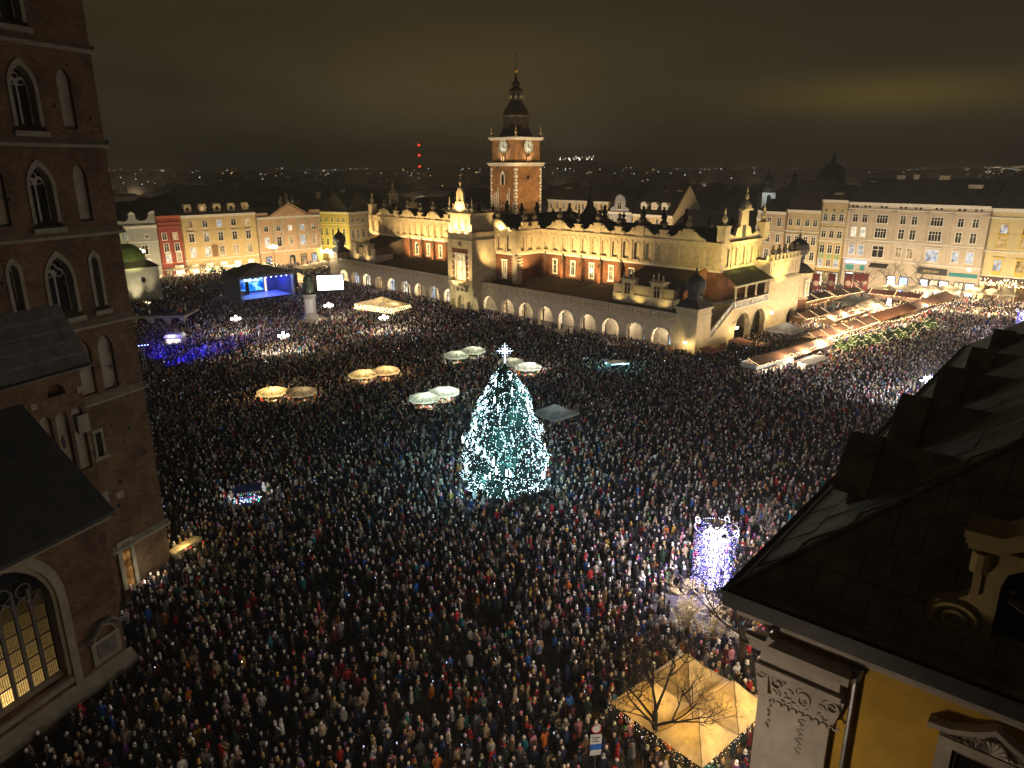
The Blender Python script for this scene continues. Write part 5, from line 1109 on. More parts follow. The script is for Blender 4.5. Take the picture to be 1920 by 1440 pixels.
m.build('attic_window', GLASS, h); m = MB()
for x in (.5, 6.9, 12.5, 20.5, 26.4, 34.8): m.box(x - .5, x + .5, -.25, -.003, 13.7, 21.0); m.box(x - .75, x + .75, -.35, -.003, 21.0, 21.6); m.box(x - .45, x + .45, -.2, -.003, 8.4, 13.2)
m.build('pilaster', P_STONE, h); chimneys(h, 23.8, 6.5, 18, ((3, 8, 1.6, 1.5), (29.5, 6, 3.4, 1.0), (10, 9, 2.2, 3.2), (14, 9, 1.4, 3.4), (21, 9, 2.6, 3.2)), CREAM2)
m = MB()
for k in range(23): x = 1 + k * 1.5; m.extrude([(x, -.4, 23.95), (x + .07, -.4, 23.95), (x + .07, 8.8, 30.3), (x, 8.8, 30.3)], (0, -.03, .07))
m.build('roof_seam', ROOF, h)
for x in (8, 16.5, 25): m = MB(); m.extrude([(x, 2.6, 26.05), (x + 1.1, 2.6, 26.05), (x + 1.1, 3.9, 26.98), (x, 3.9, 26.98)], (0, -.06, .1)); m.build('skylight', GLASS, h)
SH1 = glow_mat('shop_white', (.95, .97, 1.0), 2.6, False, .6, 1.0); SH2 = glow_mat('shop_warm', (1, .78, .45), 2.0, False, .6, 1.0); SHG = glow_mat('green_shop_sign', (.22, .75, .50), .5); SHB = glow_mat('blue_shop_sign', (.35, .55, 1.0), 3.0)
gf(h, (2.6, 5.4, 14.2, 17.4, 22.6, 25.0, 27.4, 31.0, 33.6), 1.9, 4.0, [SH1, SH2, SH1, SHB, SH1, SH2, SH1, SH2, SH1])
m = MB(); m.box(1.2, 7.0, -.6, -.003, 6.9, 7.5); m.build('blue_sign', SHB, h); m = MB(); m.box(1.4, 3.6, -.4, -.003, 4.9, 6.3); m.box(5.4, 6.6, -.4, -.003, 4.9, 6.3); m.build('green_sign', SHG, h); m = MB(); m.box(28.4, 34.9, -.5, -.003, 5.6, 6.5); m.build('green_sign', SHG, h)
m = MB(); m.extrude([(8.2, -.1, 7.2), (13.0, -.1, 7.2), (13.0, -1.8, 6.2), (8.2, -1.8, 6.2)], (0, 0, .12)); m.build('awning', DARKM, h); m = MB(); m.box(20.6, 27.8, -.5, -.003, 5.6, 7.2); m.build('fascia', DARKM, h)
m = MB()
for k, ch in enumerate('xxxxxxx'): m.box(22.2 + k * .55, 22.2 + k * .55 + .35, -.56, -.503, 6.1, 6.7)
m.build('fascia_letter', mat('dull_gold', (.35, .26, .10), .5), h)
h = house('yellow_trim_house', 'pale house with bright yellow window surrounds at the right edge', floc(-19.3), ROT_D, 22, 23.4, 18, mat('pale_yellow_plaster', (.56, .46, .24), .85, .14, .3, .12), ROOF, 7.5, (21.0, 12.7, 6.6), .5)
xs = (3.4, 8.3, 13.2, 18.1)
windows(h, xs, 17.4, 1.5, 2.1, 'plain', 'c.c.', YTRIM); windows(h, xs, 13.9, 1.7, 2.6, 'hood', 'oo', YTRIM); windows(h, xs, 8.0, 1.7, 2.8, 'panel', 'cooc', YTRIM); gf(h, (3, 6.5, 10, 14, 18), 2.6, 4.4, [DIMW, LIT, DIMW], mat('brown_wood', (.06, .035, .02)))
m = MB(); m.box(.5, 21, -.4, -.003, 5.0, 6.4); m.build('fascia', mat('brown_wood', (.06, .035, .02)), h); m = MB(); random.seed(2)
for k in range(150): m.octa((random.uniform(.3, 16), -.6 - random.uniform(0, .2), 5.2 + random.uniform(-.9, .9)), .09)
tag(m.build('light_string', BULBW, h), kind='stuff')
# bare point lights added before the house rows to brighten their fronts
def wash(p, q, n, off, z, power, col, rz):
    for k in range(n):
        t = (k + .5) / n; c_ = p.lerp(q, t); nrm = Vector((sin(rz), -cos(rz), 0)); point((c_.x + nrm.x * off, c_.y + nrm.y * off, z), power, col, .3, 'added_wash_light')
wash(lloc(-44), lloc(22), 8, 9, 3.4, 1150, (1.0, .76, .44), ROT_N)
wash(floc(42), floc(-36), 8, 11, 4.0, 1400, (1.0, .80, .52), ROT_D)
wash(floc(132), floc(50), 6, 13, 5, 2600, (1.0, .75, .48), ROT_D)
point((a1.x - 8, a1.y - 8, 4), 3500, (1, .85, .2), .3); point((a1.x + 7, a1.y - 6, 5), 900, (1, .8, .45), .3)
# ---------------------------------------------------------------- skyline beyond
random.seed(17)
def far_dome(px, py0, py1, pw, Y, name, label):
    b = at(px, py1, Y); r = pw * Y / FPX / 2; hgt = at(px, py0, Y).z
    t = thing(name, label, 'church', (b.x, b.y, 0)); m = MB(); zb = b.z
    m.lathe([(r, 0), (r, zb - r * .1), (r * 1.05, zb)], 16); m.build('drum', mat('dark_stone', (.07, .06, .05)), t)
    m = MB(); m.lathe([(r * 1.02, zb), (r * .95, zb + r * .5), (r * .72, zb + r * .95), (r * .4, zb + r * 1.2), (r * .16, zb + r * 1.28)], 16); m.lathe([(r * .18, zb + r * 1.28), (r * .18, zb + r * 1.6), (r * .1, zb + r * 1.75), (.2, hgt)], 8); m.build('dome', mat('black_copper', (.022, .026, .022), .6), t)
far_dome(1558, 286, 340, 50, 300, 'great_dome', 'large dark church dome on the skyline above the ochre house')
def far_spire(px, ptop, pbot, pw, Y, name, label, wallm):
    b = at(px, pbot, Y); zt = at(px, ptop, Y).z; r = pw * Y / FPX / 2; zw = b.z
    t = thing(name, label, 'tower', (b.x, b.y, 0)); m = MB(); m.box(-r, r, -r, r, 0, zw); m.build('tower_shaft', wallm, t)
    m = MB(); H_ = zt - zw; m.lathe([(r * 1.3, zw), (r * .95, zw + H_ * .25), (r * .5, zw + H_ * .32), (r * .45, zw + H_ * .5), (r * .65, zw + H_ * .56), (r * .3, zw + H_ * .7), (r * .12, zw + H_ * .8), (.1, zt)], 8); m.build('spire', MATS['black_copper'], t); return t
t = far_spire(1438, 318, 361, 24, 262, 'white_bell_tower', 'small white bell tower with dark onion cap above the rose house', mat('white_plaster', (.5, .52, .5)))
m = MB(); r_ = 24 * 262 / FPX / 2; zb_ = at(1438, 382, 262).z; m.prism([(-.7, zb_), (.7, zb_), (.7, zb_ + 2.6), (0, zb_ + 3.3), (-.7, zb_ + 2.6)], -r_ - .08, -r_ - .003); m.build('belfry_opening', GLASS, t)
bt_ = at(1438, 370, 262); point((bt_.x - 1, bt_.y - 6.5, bt_.z + 1.5), 260, (.85, .95, 1), .3)
far_spire(1488, 316, 350, 16, 285, 'dark_bell_tower', 'dark slender church spire between the white bell tower and the dome', mat('dark_stone', (.07, .06, .05)))
hl = MB()
def ridge(pts, Y, dep):
    top = [at(px, py, Y) for px, py in pts]; n = len(top)
    for i in range(n - 1):
        a, b = top[i], top[i + 1]; hl.face([(a.x, a.y, -1), (b.x, b.y, -1), b, a]); hl.face([a, b, (b.x * 1.3, b.y * 1.3 + dep, -1), (a.x * 1.3, a.y * 1.3 + dep, -1)])
ridge([(150, 322), (420, 324), (640, 322), (720, 318), (800, 312), (860, 310), (920, 316), (1000, 314), (1040, 304), (1078, 298), (1120, 303), (1180, 312), (1300, 315), (1500, 314), (1700, 317), (2000, 315)], 2800, 900)
hl.build('hills', mat('dark_hill', (.016, .020, .014), .95, .4, .004)); tag(bpy.data.objects['hills'], kind='structure')
# dark roofs of the town beyond the square: one far mass
m = MB(); ct = MB()
for k in range(1500):
    Y = random.uniform(300, 2000) if k > 500 else random.uniform(255, 520); X = random.uniform(-.72, .75) * Y
    if k <= 500 and (X * NV.x + (Y - HC.y) * NV.y - HC.x * NV.x) < 124 and ((X - HC.x) * DV.x + (Y - HC.y) * DV.y) < 190: continue
    w, d, hh, a = random.uniform(6, 13), random.uniform(6, 11), random.uniform(10, 17), random.choice((ROT_D, ROT_N)) + random.uniform(-.1, .1)
    ca, sa_ = cos(a), sin(a); T_ = lambda x, y, z: (X + x * ca - y * sa_, Y + x * sa_ + y * ca, z); rg = random.uniform(2, 6)
    b0 = [T_(-w, -d, 0), T_(w, -d, 0), T_(w, d, 0), T_(-w, d, 0)]; b1 = [T_(-w, -d, hh), T_(w, -d, hh), T_(w, d, hh), T_(-w, d, hh)]; r1, r2 = T_(-w * .8, 0, hh + rg), T_(w * .8, 0, hh + rg)
    for i in range(4): m.face([b0[i], b0[(i + 1) % 4], b1[(i + 1) % 4], b1[i]], 0)
    m.face([b1[0], b1[1], r2, r1], 1); m.face([b1[2], b1[3], r1, r2], 1); m.face([b1[1], b1[2], r2], 1); m.face([b1[3], b1[0], r1], 1)
tag(m.build('distant_rooftops', [mat('far_wall', (.16, .13, .10)), mat('far_roof', (.035, .032, .03), .9, .4, .05)]), 'dark rooftops of the town beyond the square', kind='stuff')
cl = [MB() for _ in range(4)]
for k in range(420):
    px = random.choice((random.uniform(200, 720), random.uniform(600, 910), random.uniform(1020, 1420), random.uniform(1400, 1920), random.uniform(1840, 1915))); py = random.uniform(322, 348) if px < 1840 else random.uniform(322, 341)
    Y = random.uniform(1500, 2700)
    if k > 250: py = random.uniform(330, 372); Y = random.uniform(480, 1400)
    p = at(px, py, Y)
    if p.z < 3: p.z = 20 + random.uniform(0, 8)
    cl[random.choice((0, 0, 0, 1, 1, 3))].octa(p, Y * random.uniform(.00016, .00042))
for i, nm, c_, s_ in ((0, 'far_warm', (1, .62, .25), 6.0), (1, 'far_white', (.85, .92, 1), 7.0), (3, 'far_green', (.4, 1, .6), 1.5)): tag(cl[i].build('distant_lights', glow_mat(nm, c_, s_)), 'points of street light scattered across the dark distance', kind='stuff')
m = MB(); c0 = at(1078, 297, 2790)
for k in range(26): m.octa((c0.x + random.gauss(0, 30), c0.y - 5, c0.z + random.gauss(1, 4.5)), random.uniform(.9, 2.0))
for dx in (-55, -20, 18, 45, 62): m.octa((c0.x + dx, c0.y - 5, c0.z - 3), 2.6)
fort = m.build('hilltop_fort_lights', glow_mat('far_white2', (1, .95, .72), 5.0), None); tag(fort, 'cluster of pale lights on the hilltop right of the clock tower', 'fort lights')
t = at(413, 342, 1500); tb = thing('lit_building', 'distant building with blue and red illuminated front at the far left', 'building', (t.x, t.y, 0))
m = MB(); m.box(-14, 14, 0, 12, 0, t.z + 1); m.build('wall', MATS['far_wall'], tb)
for nm, x0, x1, z0, z1, c_, s_ in (('blue_sign', -12, 12, 2.5, 7, (.25, .65, 1), 4), ('white_sign', -9, 12, -1, 2.0, (.75, .8, 1), 2.5), ('red_sign', -14, -3, -4.5, -2.5, (1, .12, .2), 3), ('lit_floor', 0, 12, -6.5, -3.5, (1, .8, .5), 2)):
    m = MB(); m.box(x0, x1, -.6, 0, t.z + z0, t.z + z1); m.build(nm, glow_mat(nm, c_, s_), tb)
t = at(787, 320, 2700); tm = thing('radio_mast', 'thin radio mast with three red warning lights on the skyline', 'mast', (t.x, t.y, 0))
zt_ = at(787, 270, 2700).z; m = MB(); m.lathe([(1.4, 0), (.5, zt_)], 5); m.build('mast', DARKM, tm)
for py in (272, 291, 312): m = MB(); m.octa((0, 0, at(787, py, 2700).z), 5.0); m.build('red_light', glow_mat('red_beacon', (1, .04, .03), 3.5), tm)
# ---------------------------------------------------------------- concert stage and screen
ST = gp(453, 564, 1.55); ST.z = 0; STG = thing('concert_stage', 'black-roofed concert stage with a glowing blue backdrop and lettering', 'stage', (ST.x, ST.y, 0), ROT_N)
BLK = mat('black_cloth', (.035, .035, .04), .95, .2, 1.0); SW_ = 14.0; SD_ = 9.5; SH_ = 7.6
m = MB(); m.box(0, SW_, 0, SD_, 0, 1.6); m.build('deck', BLK, STG); m = MB(); m.box(.2, SW_ - .2, -.02, SD_ - .3, 1.604, 1.64); m.build('stage_floor', mat('stage_floor', (.30, .28, .32), .35, .2, 1), STG)
m = MB(); m.box(-.35, -.05, -.4, SD_, 0, SH_); m.build('side_wall', mat('side_tarp', (.20, .20, .21), .9, .2, .8, .2), STG); m = MB(); m.box(SW_ + .05, SW_ + .35, -.2, SD_, 0, SH_); m.build('side_wall', BLK, STG); m = MB(); m.box(0, SW_, SD_ - .2, SD_, 0, SH_); m.build('rear_wall', BLK, STG)
m = MB(); e0 = (-.7, -1, SH_); m.face([(-.7, -1, SH_), (SW_ + .7, -1, SH_), (SW_ / 2, SD_ * .35, SH_ + 2.4)]); m.face([(SW_ + .7, -1, SH_), (SW_ + .7, SD_ + .5, SH_), (SW_ / 2, SD_ * .75, SH_ + 2.4), (SW_ / 2, SD_ * .35, SH_ + 2.4)]); m.face([(-.7, SD_ + .5, SH_), (-.7, -1, SH_), (SW_ / 2, SD_ * .35, SH_ + 2.4), (SW_ / 2, SD_ * .75, SH_ + 2.4)]); m.face([(SW_ + .7, SD_ + .5, SH_), (-.7, SD_ + .5, SH_), (SW_ / 2, SD_ * .75, SH_ + 2.4)])
m.box(-.7, SW_ + .7, -1.0, -.85, SH_ - .55, SH_ - .004); m.build('canopy', mat('stage_canopy', (.22, .21, .20), .8, .25, .6, .2), STG)
m = MB()
for x in (0.1, SW_ - .1): 
    for dx, dy in ((-.2, -.2), (.2, -.2), (-.2, .2), (.2, .2)): m.tube([(x + dx, -.6 + dy, 0), (x + dx, -.6 + dy, SH_)], .04, 4)
    for k in range(9): m.tube([(x - .2, -.8, k * .8), (x + .2, -.8, k * .8 + .8)], .025, 4)
m.tube([(0, -.6, SH_ - .7), (SW_, -.6, SH_ - .7)], .06, 4); m.build('truss', mat('alu_truss', (.5, .5, .5), .35, .1, 2, 0, .9), STG)
# backdrop: a flat video wall with beams of light
SCR = bpy.data.materials.new('video_backdrop'); SCR.use_nodes = True; T = SCR.node_tree; T.nodes.remove(T.nodes['Principled BSDF'])
em = T.nodes.new('ShaderNodeEmission'); tc = T.nodes.new('ShaderNodeTexCoord'); nz = T.nodes.new('ShaderNodeTexNoise'); nz.inputs['Scale'].default_value = .55; nz.inputs['Detail'].default_value = 2.0
T.links.new(tc.outputs['Object'], nz.inputs['Vector']); rp = T.nodes.new('ShaderNodeValToRGB'); T.links.new(nz.outputs['Fac'], rp.inputs[0])
el = rp.color_ramp.elements; el[0].position = .34; el[0].color = (.0, .02, .42, 1); el[1].position = .70; el[1].color = (.45, .95, 1.0, 1); q = el.new(.5); q.color = (.01, .22, .95, 1)
T.links.new(rp.outputs[0], em.inputs[0]); em.inputs[1].default_value = 1.7; T.links.new(em.outputs[0], T.nodes['Material Output'].inputs[0])
m = MB(); m.box(.9, SW_ * .74, SD_ - .5, SD_ - .3, 2.1, 5.75); m.build('video_wall', SCR, STG)
def text(name, body, size, parent, loc, rot, mt, depth=.02, align='LEFT'):
    cu = bpy.data.curves.new(name, 'FONT'); cu.body = body; cu.size = size; cu.extrude = depth; cu.align_x = align; cu.resolution_u = 2
    o = bpy.data.objects.new(name, cu); COL.objects.link(o); dg = bpy.context.evaluated_depsgraph_get()
    me = bpy.data.meshes.new_from_object(o.evaluated_get(dg)); bpy.data.objects.remove(o); bpy.data.curves.remove(cu); me.materials.clear(); me.materials.append(mt)
    o = bpy.data.objects.new(name, me); COL.objects.link(o); o.parent = parent; o.location = loc; o.rotation_euler = rot; return o
text('lettering', 'Błyśnij z Krakowem', 1.0, STG, (1.3, SD_ - .56, 4.72), (pi / 2, 0, 0), glow_mat('white_lettering', (.9, .97, 1), 2.4))
m = MB(); m.box(1.2, 1.9, -.9, -.3, 3.0, 6.2); m.build('speaker_stack', DARKM, STG); m = MB(); m.box(SW_ + .5, SW_ + 1.3, -.9, -.1, 3.4, 6.8); m.build('speaker_stack', DARKM, STG)
m = MB(); m.box(1.6, 4.2, 6.2, 7.4, 1.64, 2.7); m.build('drum_riser', DARKM, STG)
m = MB()
for k in range(9): m.octa((1.2 + k * 1.4, -.5, SH_ - .85), .13)
m.build('stage_light', glow_mat('stage_blue', (.35, .45, 1), 25), STG); m = MB(); m.box(SW_ * .76, SW_ * .80, SD_ - .6, SD_ - .5, 1.7, 6.8); m.build('light_strip', glow_mat('strip', (1, .85, .8), 1.2), STG)
SM = Matrix.Translation(STG.location) @ Matrix.Rotation(ROT_N, 4, 'Z'); sp_ = lambda x, y, z: SM @ Vector((x, y, z))
point(sp_(SW_ * .8, 5.5, 5.8), 1800, (.015, .04, 1), .3, 'stage_light'); point(sp_(4, 3, 6.5), 420, (.25, .45, 1), .3, 'stage_light'); point(sp_(9, 3, 6.5), 420, (.4, .55, 1), .3, 'stage_light')
spot(sp_(12, -1.3, SH_), sp_(24, -40, 0), 16000, (.05, .05, 1), 20, .3, .9, 'stage_beam'); spot(sp_(6, -1.3, SH_), sp_(10, -28, 0), 3500, (.12, .05, 1), 50, .3, .9, 'stage_beam')
a = gp(597, 556); SCN = thing('led_screen', 'blank glaring white video screen between the stage and the hall', 'screen', (a.x, a.y, 0), .22)
m = MB(); m.box(-.3, 7.1, .05, .5, 1.3, 5.9); 
for x in (.4, 6.4): m.box(x - .2, x + .2, .1, .9, 0, 1.3); m.tube([(x, .4, 3.5), (x, 2.4, 0)], .08, 5)
m.build('frame', DARKM, SCN); m = MB(); m.box(0, 6.8, -.03, .047, 1.7, 5.6); m.build('panel', glow_mat('white_screen', (1, .97, .90), 7.0, True), SCN)
# ---------------------------------------------------------------- monument
a = gp(584, 606); MO = thing('monument', 'tall bronze poet statue on a stone plinth in front of the stage', 'statue', (a.x, a.y, 0), .3)
m = MB()
for k in range(5): w = 4.2 - k * .45; m.box(-w, w, -w, w, k * .28, (k + 1) * .28 - .004)
m.build('steps', STONE_D, MO); m = MB(); m.lathe([(2.3, 1.4), (2.2, 1.9), (1.75, 2.1), (1.7, 6.2), (2.0, 6.4), (2.1, 6.7), (1.6, 6.9)], 4, (0, 0, 0), None, 1, 1, pi / 4); m.build('plinth', mat('plinth_stone', (.11, .10, .09), .7, .2, 1), MO)
m = MB(); m.box(-1.0, .6, -1.26, -1.22, 2.6, 5.6); m.build('inscription_plate', mat('pale_plate', (.2, .2, .2), .6), MO)
m = MB(); m.lathe([(1.0, 6.9), (1.05, 7.4), (.8, 8.6), (.65, 9.6), (.75, 10.3), (.55, 10.8), (.18, 11.0), (.22, 11.15)], 10); m.ball((0, -.05, 11.5), .33, None, 1.25); m.tube([(-.65, 0, 10.5), (-.95, -.2, 9.6), (-.45, -.6, 9.1)], [.2, .17, .12], 6); m.tube([(.65, 0, 10.5), (.9, .1, 9.5), (.8, -.2, 8.7)], [.2, .17, .12], 6); m.extrude([(-.9, .3, 10.4), (.9, .3, 10.4), (1.1, .9, 7.0), (-1.1, .9, 7.0)], (0, .12, 0)); m.build('bronze_figure', mat('bronze', (.05, .06, .045), .5, .3, 2, .2, .5), MO, smooth=True)
# ---------------------------------------------------------------- the Christmas tree
TP = gp(948, 935); TR = thing('christmas_tree', 'tall Christmas tree covered in cold white lights with a star on top', 'Christmas tree', (TP.x, TP.y, 0))
random.seed(31)
HT, Z0, RB = 15.0, 1.7, 4.05
def trad(z):
    t = max(0, min(1, (z - Z0) / (HT - Z0))); P = ((0, .86), (.08, .99), (.27, .97), (.415, .87), (.58, .71), (.73, .56), (.85, .38), (.95, .16), (1.0, .03))
    for (a, ra), (b, rb) in zip(P, P[1:]):
        if t <= b: return RB * (ra + (rb - ra) * (t - a) / (b - a))
    return .1
FOL = mat('fir_needles', (.008, .034, .023), .8, .5, 2.0)
m = MB(); m.lathe([(trad(Z0) * .55, Z0)] + [(trad(Z0 + .01 + k * .1 * (HT - Z0)) * .62, Z0 + .3 + k * .098 * (HT - Z0)) for k in range(10)] + [(.05, HT)], 18)
for k in range(5200):
    z = Z0 + (HT - Z0) * (1 - sqrt(random.random())) ** 1.0; A = random.uniform(0, 2 * pi); lump = 1 + .10 * sin(A * 5 + z * 1.7) + .07 * sin(A * 9 - z * 2.9); r = trad(z) * lump * random.uniform(.66, 1.04)
    L_ = random.uniform(.3, .75); w = random.uniform(.08, .2); d = Vector((cos(A), sin(A), -.55 - random.random() * .4)); d.normalize(); s_ = Vector((-sin(A), cos(A), random.uniform(-.3, .3))); p = Vector((r * cos(A), r * sin(A), z + .25))
    m.face([p - s_ * w, p + d * L_ * .6 - s_ * w * .9, p + d * L_, p + d * L_ * .6 + s_ * w * .9, p + s_ * w])
m.build('foliage', FOL, TR)
m = MB(); m.lathe([(.32, 0), (.28, HT * .5), (.06, HT)], 8); m.build('trunk', mat('bark', (.05, .04, .03), .9, .3, 4, .5), TR)
m = MB(); m.lathe([(2.2, 0), (2.2, .9), (2.1, 1.0)], 10); m.build('planter', mat('dark_planks', (.06, .05, .04)), TR)
lb = [MB(), MB()]
def onface(z, A, k=1.03):
    lump = 1 + .10 * sin(A * 5 + z * 1.7) + .07 * sin(A * 9 - z * 2.9); r = trad(z) * lump * k; return (r * cos(A), r * sin(A), z)
for k in range(110):     # strings that hang down the tree
    A = 2 * pi * k / 110 + random.uniform(-.05, .05); z = random.uniform(HT * .45, HT - .4) if k % 2 else random.uniform(HT * .75, HT - .2); ph = random.uniform(0, 6)
    while z > Z0 + .1:
        z -= random.uniform(.10, .26); A2 = A + .09 * sin(z * 1.6 + ph)
        if random.random() < .66: lb[random.random() < .12].octa(onface(max(z, Z0 + .05), A2, random.uniform(.97, 1.06)), random.uniform(.013, .030))
for j in range(15):     # swags round it
    zc_ = 1.9 + j * .85 + random.uniform(-.2, .2)
    for k in range(int(30 * trad(zc_))):
        A = 2 * pi * k / int(30 * trad(zc_)); z = zc_ + .28 * sin(A * 7 + j) ; lb[random.random() < .14].octa(onface(max(z, Z0 + .05), A, random.uniform(1.0, 1.06)), random.uniform(.012, .026))
for k in range(1300): z = Z0 + (HT - Z0) * (1 - sqrt(random.random())); lb[random.random() < .4].octa(onface(z, random.uniform(0, 2 * pi), random.uniform(.9, 1.07)), random.uniform(.012, .038))
tag(lb[0].build('light_bulb', BULBC, TR), kind='stuff'); tag(lb[1].build('light_bulb', BULBT, TR), kind='stuff')
m = MB(); m.lathe([(.001, -.42), (.035, -.38), (.045, .3), (.001, .36)], 6); ime = m.mesh('icicle_light', glow_mat('icicle', (.80, .92, 1.0), 26))
for k in range(56):
    z = 2.3 + (HT - 3.2) * (1 - sqrt(random.random())); A = random.uniform(0, 2 * pi); obj('icicle_light', ime, TR, onface(z, A, 1.07))
for k in range(16):
    z = 2.4 + (k % 6) * 2.1; A = k * 2.4; p = onface(z, A, 1.38); point(TP + Vector(p), 120, (.40, .86, 1.0), .15, 'tree_light')
point(TP + Vector((0, 0, 1.4)), 120, (.5, .9, 1.0), .3, 'tree_light')
m = MB(); zt = HT + 1.25
for k in range(8):
    A = k * pi / 4; L_ = .88 if k % 2 == 0 else .5; c_, s_ = cos(A), sin(A); w = .085; 
    m.face([(-w * s_, -.08, zt + w * c_), (w * s_, -.08, zt - w * c_), (L_ * c_, 0, zt + L_ * s_)]); m.face([(w * s_, .08, zt - w * c_), (-w * s_, .08, zt + w * c_), (L_ * c_, 0, zt + L_ * s_)]); m.face([(-w * s_, -.08, zt + w * c_), (L_ * c_, 0, zt + L_ * s_), (-w * s_, .08, zt + w * c_)]); m.face([(w * s_, -.08, zt - w * c_), (w * s_, .08, zt - w * c_), (L_ * c_, 0, zt + L_ * s_)])
for k in range(8): A = pi / 8 + k * pi / 4; m.octa((.58 * cos(A), 0, zt + .58 * sin(A)), .045)
m.tube([(0, 0, HT - .6), (0, 0, zt)], .05, 5); m.build('star', glow_mat('star', (.62, .80, 1.0), 6), TR)
# ---------------------------------------------------------------- round parasols over the flower stalls
CANV = canvas_mat('cream_canvas', (.60, .52, .38), .45); CANW = canvas_mat('pale_canvas', (.58, .58, .52), .45); AMB = canvas_mat('amber_canvas', (.55, .43, .23), .42)
def parasol_meshes(can):
    n = 10; R0 = 2.25; m = MB(); rim = [(R0 * cos(2 * pi * k / n), R0 * sin(2 * pi * k / n), 2.55) for k in range(n)]; mid = [(R0 * .5 * cos(2 * pi * k / n), R0 * .5 * sin(2 * pi * k / n), 3.0) for k in range(n)]
    for k in range(n):
        k2 = (k + 1) % n; m.face([rim[k], rim[k2], mid[k2], mid[k]]); m.face([mid[k], mid[k2], (0, 0, 3.3)]); a, b = rim[k], rim[k2]; m.face([(a[0] * 1.01, a[1] * 1.01, 2.2), (b[0] * 1.01, b[1] * 1.01, 2.2), b, a])
    top = m.mesh('canopy', can); m = MB()
    for k in range(n): m.tube([rim[k], mid[k], (0, 0, 3.32)], .03, 4)
    m.tube([(0, 0, 0), (0, 0, 3.4)], .06, 6); ribs = m.mesh('frame', DARKM)
    m = MB(); m.box(-1.3, 1.3, -.5, .5, 0, .85); m.box(-1.4, 1.4, -.6, .6, .85, .92); cnt = m.mesh('counter', mat('brown_planks', (.14, .08, .04), .8, .3, 2)); m = MB(); random.seed(6)
    for k in range(24): m.ball((random.uniform(-1.2, 1.2), random.uniform(-.5, .5), 1.05), random.uniform(.08, .16), k % 3, 1, 5, 3)
    fl = m.mesh('flowers', [mat('red_flower', (.4, .03, .03)), mat('pale_flower', (.5, .4, .4)), mat('leaf_green', (.05, .12, .03))]); return top, ribs, cnt, fl
PW, PC = parasol_meshes(CANV), parasol_meshes(CANW)
PL = [((513, 764), 'w', 'brightest warm round parasol, leftmost of the stall parasols', 260, (1, .72, .30)), ((568, 764), 'W', 'dim grey-beige round parasol overlapping the leftmost warm one', 40, (1, .75, .45)), ((683, 729), 'w', 'lower left amber round parasol of the middle pair', 190, (1, .74, .34)), ((725, 722), 'w', 'upper right amber round parasol of the middle pair', 190, (1, .70, .32)), ((797, 776), 'c', 'lower pale greenish round parasol left of the Christmas tree', 170, (.85, 1, .78)), ((834, 764), 'c', 'upper pale round parasol just left of the Christmas tree', 220, (.90, 1, .85)), ((856, 691), 'c', 'grey-green round parasol left of its higher twin near the hall', 100, (.95, 1, .7)), ((887, 682), 'c', 'highest grey-green round parasol above and left of the star', 110, (.95, 1, .7)), ((958, 704), 'c', 'dull round parasol partly behind the star of the tree', 70, (1, .95, .7)), ((990, 714), 'c', 'bright pale round parasol just right of the tree star', 210, (1, .97, .82))]
PARAS = []
for i, ((px, py), ty, lab, pw, col) in enumerate(PL):
    g_ = gp(px, py); t = thing('round_parasol', lab, 'parasol', (g_.x, g_.y, 0), i * .7, 'round parasols over the stalls'); M_ = PC if ty == 'c' else PW
    for nme, q in zip(('canopy', 'frame', 'counter', 'flowers'), M_):
        q_ = obj(nme, q, t)
        if nme == 'flowers': tag(q_, kind='stuff')
    point((g_.x + .3, g_.y - .2, 2.15), pw, col, .12, 'stall_lamp'); PARAS.append((g_.x, g_.y, 1.1))
def pyramid_tent(name, label, loc, rz, w, d, eave, top, can, group=None, leg=True, cat='tent', walls=False):
    t = thing(name, label, cat, loc, rz, group); m = MB(); c = [(-w / 2, -d / 2, eave), (w / 2, -d / 2, eave), (w / 2, d / 2, eave), (-w / 2, d / 2, eave)]
    for k in range(4):
        a, b = c[k], c[(k + 1) % 4]; ma, mb_ = [(p[0] * .45, p[1] * .45, eave + (top - eave) * .48) for p in (a, b)]
        m.face([a, b, mb_, ma]); m.face([ma, mb_, (0, 0, top)]); m.face([(a[0], a[1], eave - .28), (b[0], b[1], eave - .28), b, a])
    m.build('canopy', can, t); m = MB()
    for p in c: m.box(p[0] * .97 - .05, p[0] * .97 + .05, p[1] * .97 - .05, p[1] * .97 + .05, 0, eave)
    if walls: m.box(-w / 2 + .1, w / 2 - .1, d / 2 - .15, d / 2 - .1, 0, eave)
    m.build('frame', DARKM, t); return t
g_ = gp(1040, 806); pyramid_tent('square_canopy', 'grey square canopy half hidden behind the right side of the tree', (g_.x, g_.y, 0), .75, 4.6, 4.6, 2.5, 3.7, canvas_mat('grey_canvas', (.34, .36, .34), .3), cat='canopy'); point((g_.x, g_.y, 2.2), 25, (.9, 1, .95), .1)
g_ = gp(1470, 640); pyramid_tent('white_canopy', 'plain white square canopy beside the arches of the hall end', (g_.x, g_.y, 0), ROT_N, 6.0, 6.0, 2.5, 3.9, canvas_mat('white_canvas', (.62, .58, .52), .25), cat='canopy'); point((g_.x, g_.y, 2.2), 60, (1, .9, .75), .1)
g_ = gp(470, 952); t = thing('vendor_cart', 'small vendor cart with navy pitched roof and coloured toys, lower left of the crowd', 'cart', (g_.x, g_.y, 0), .35)
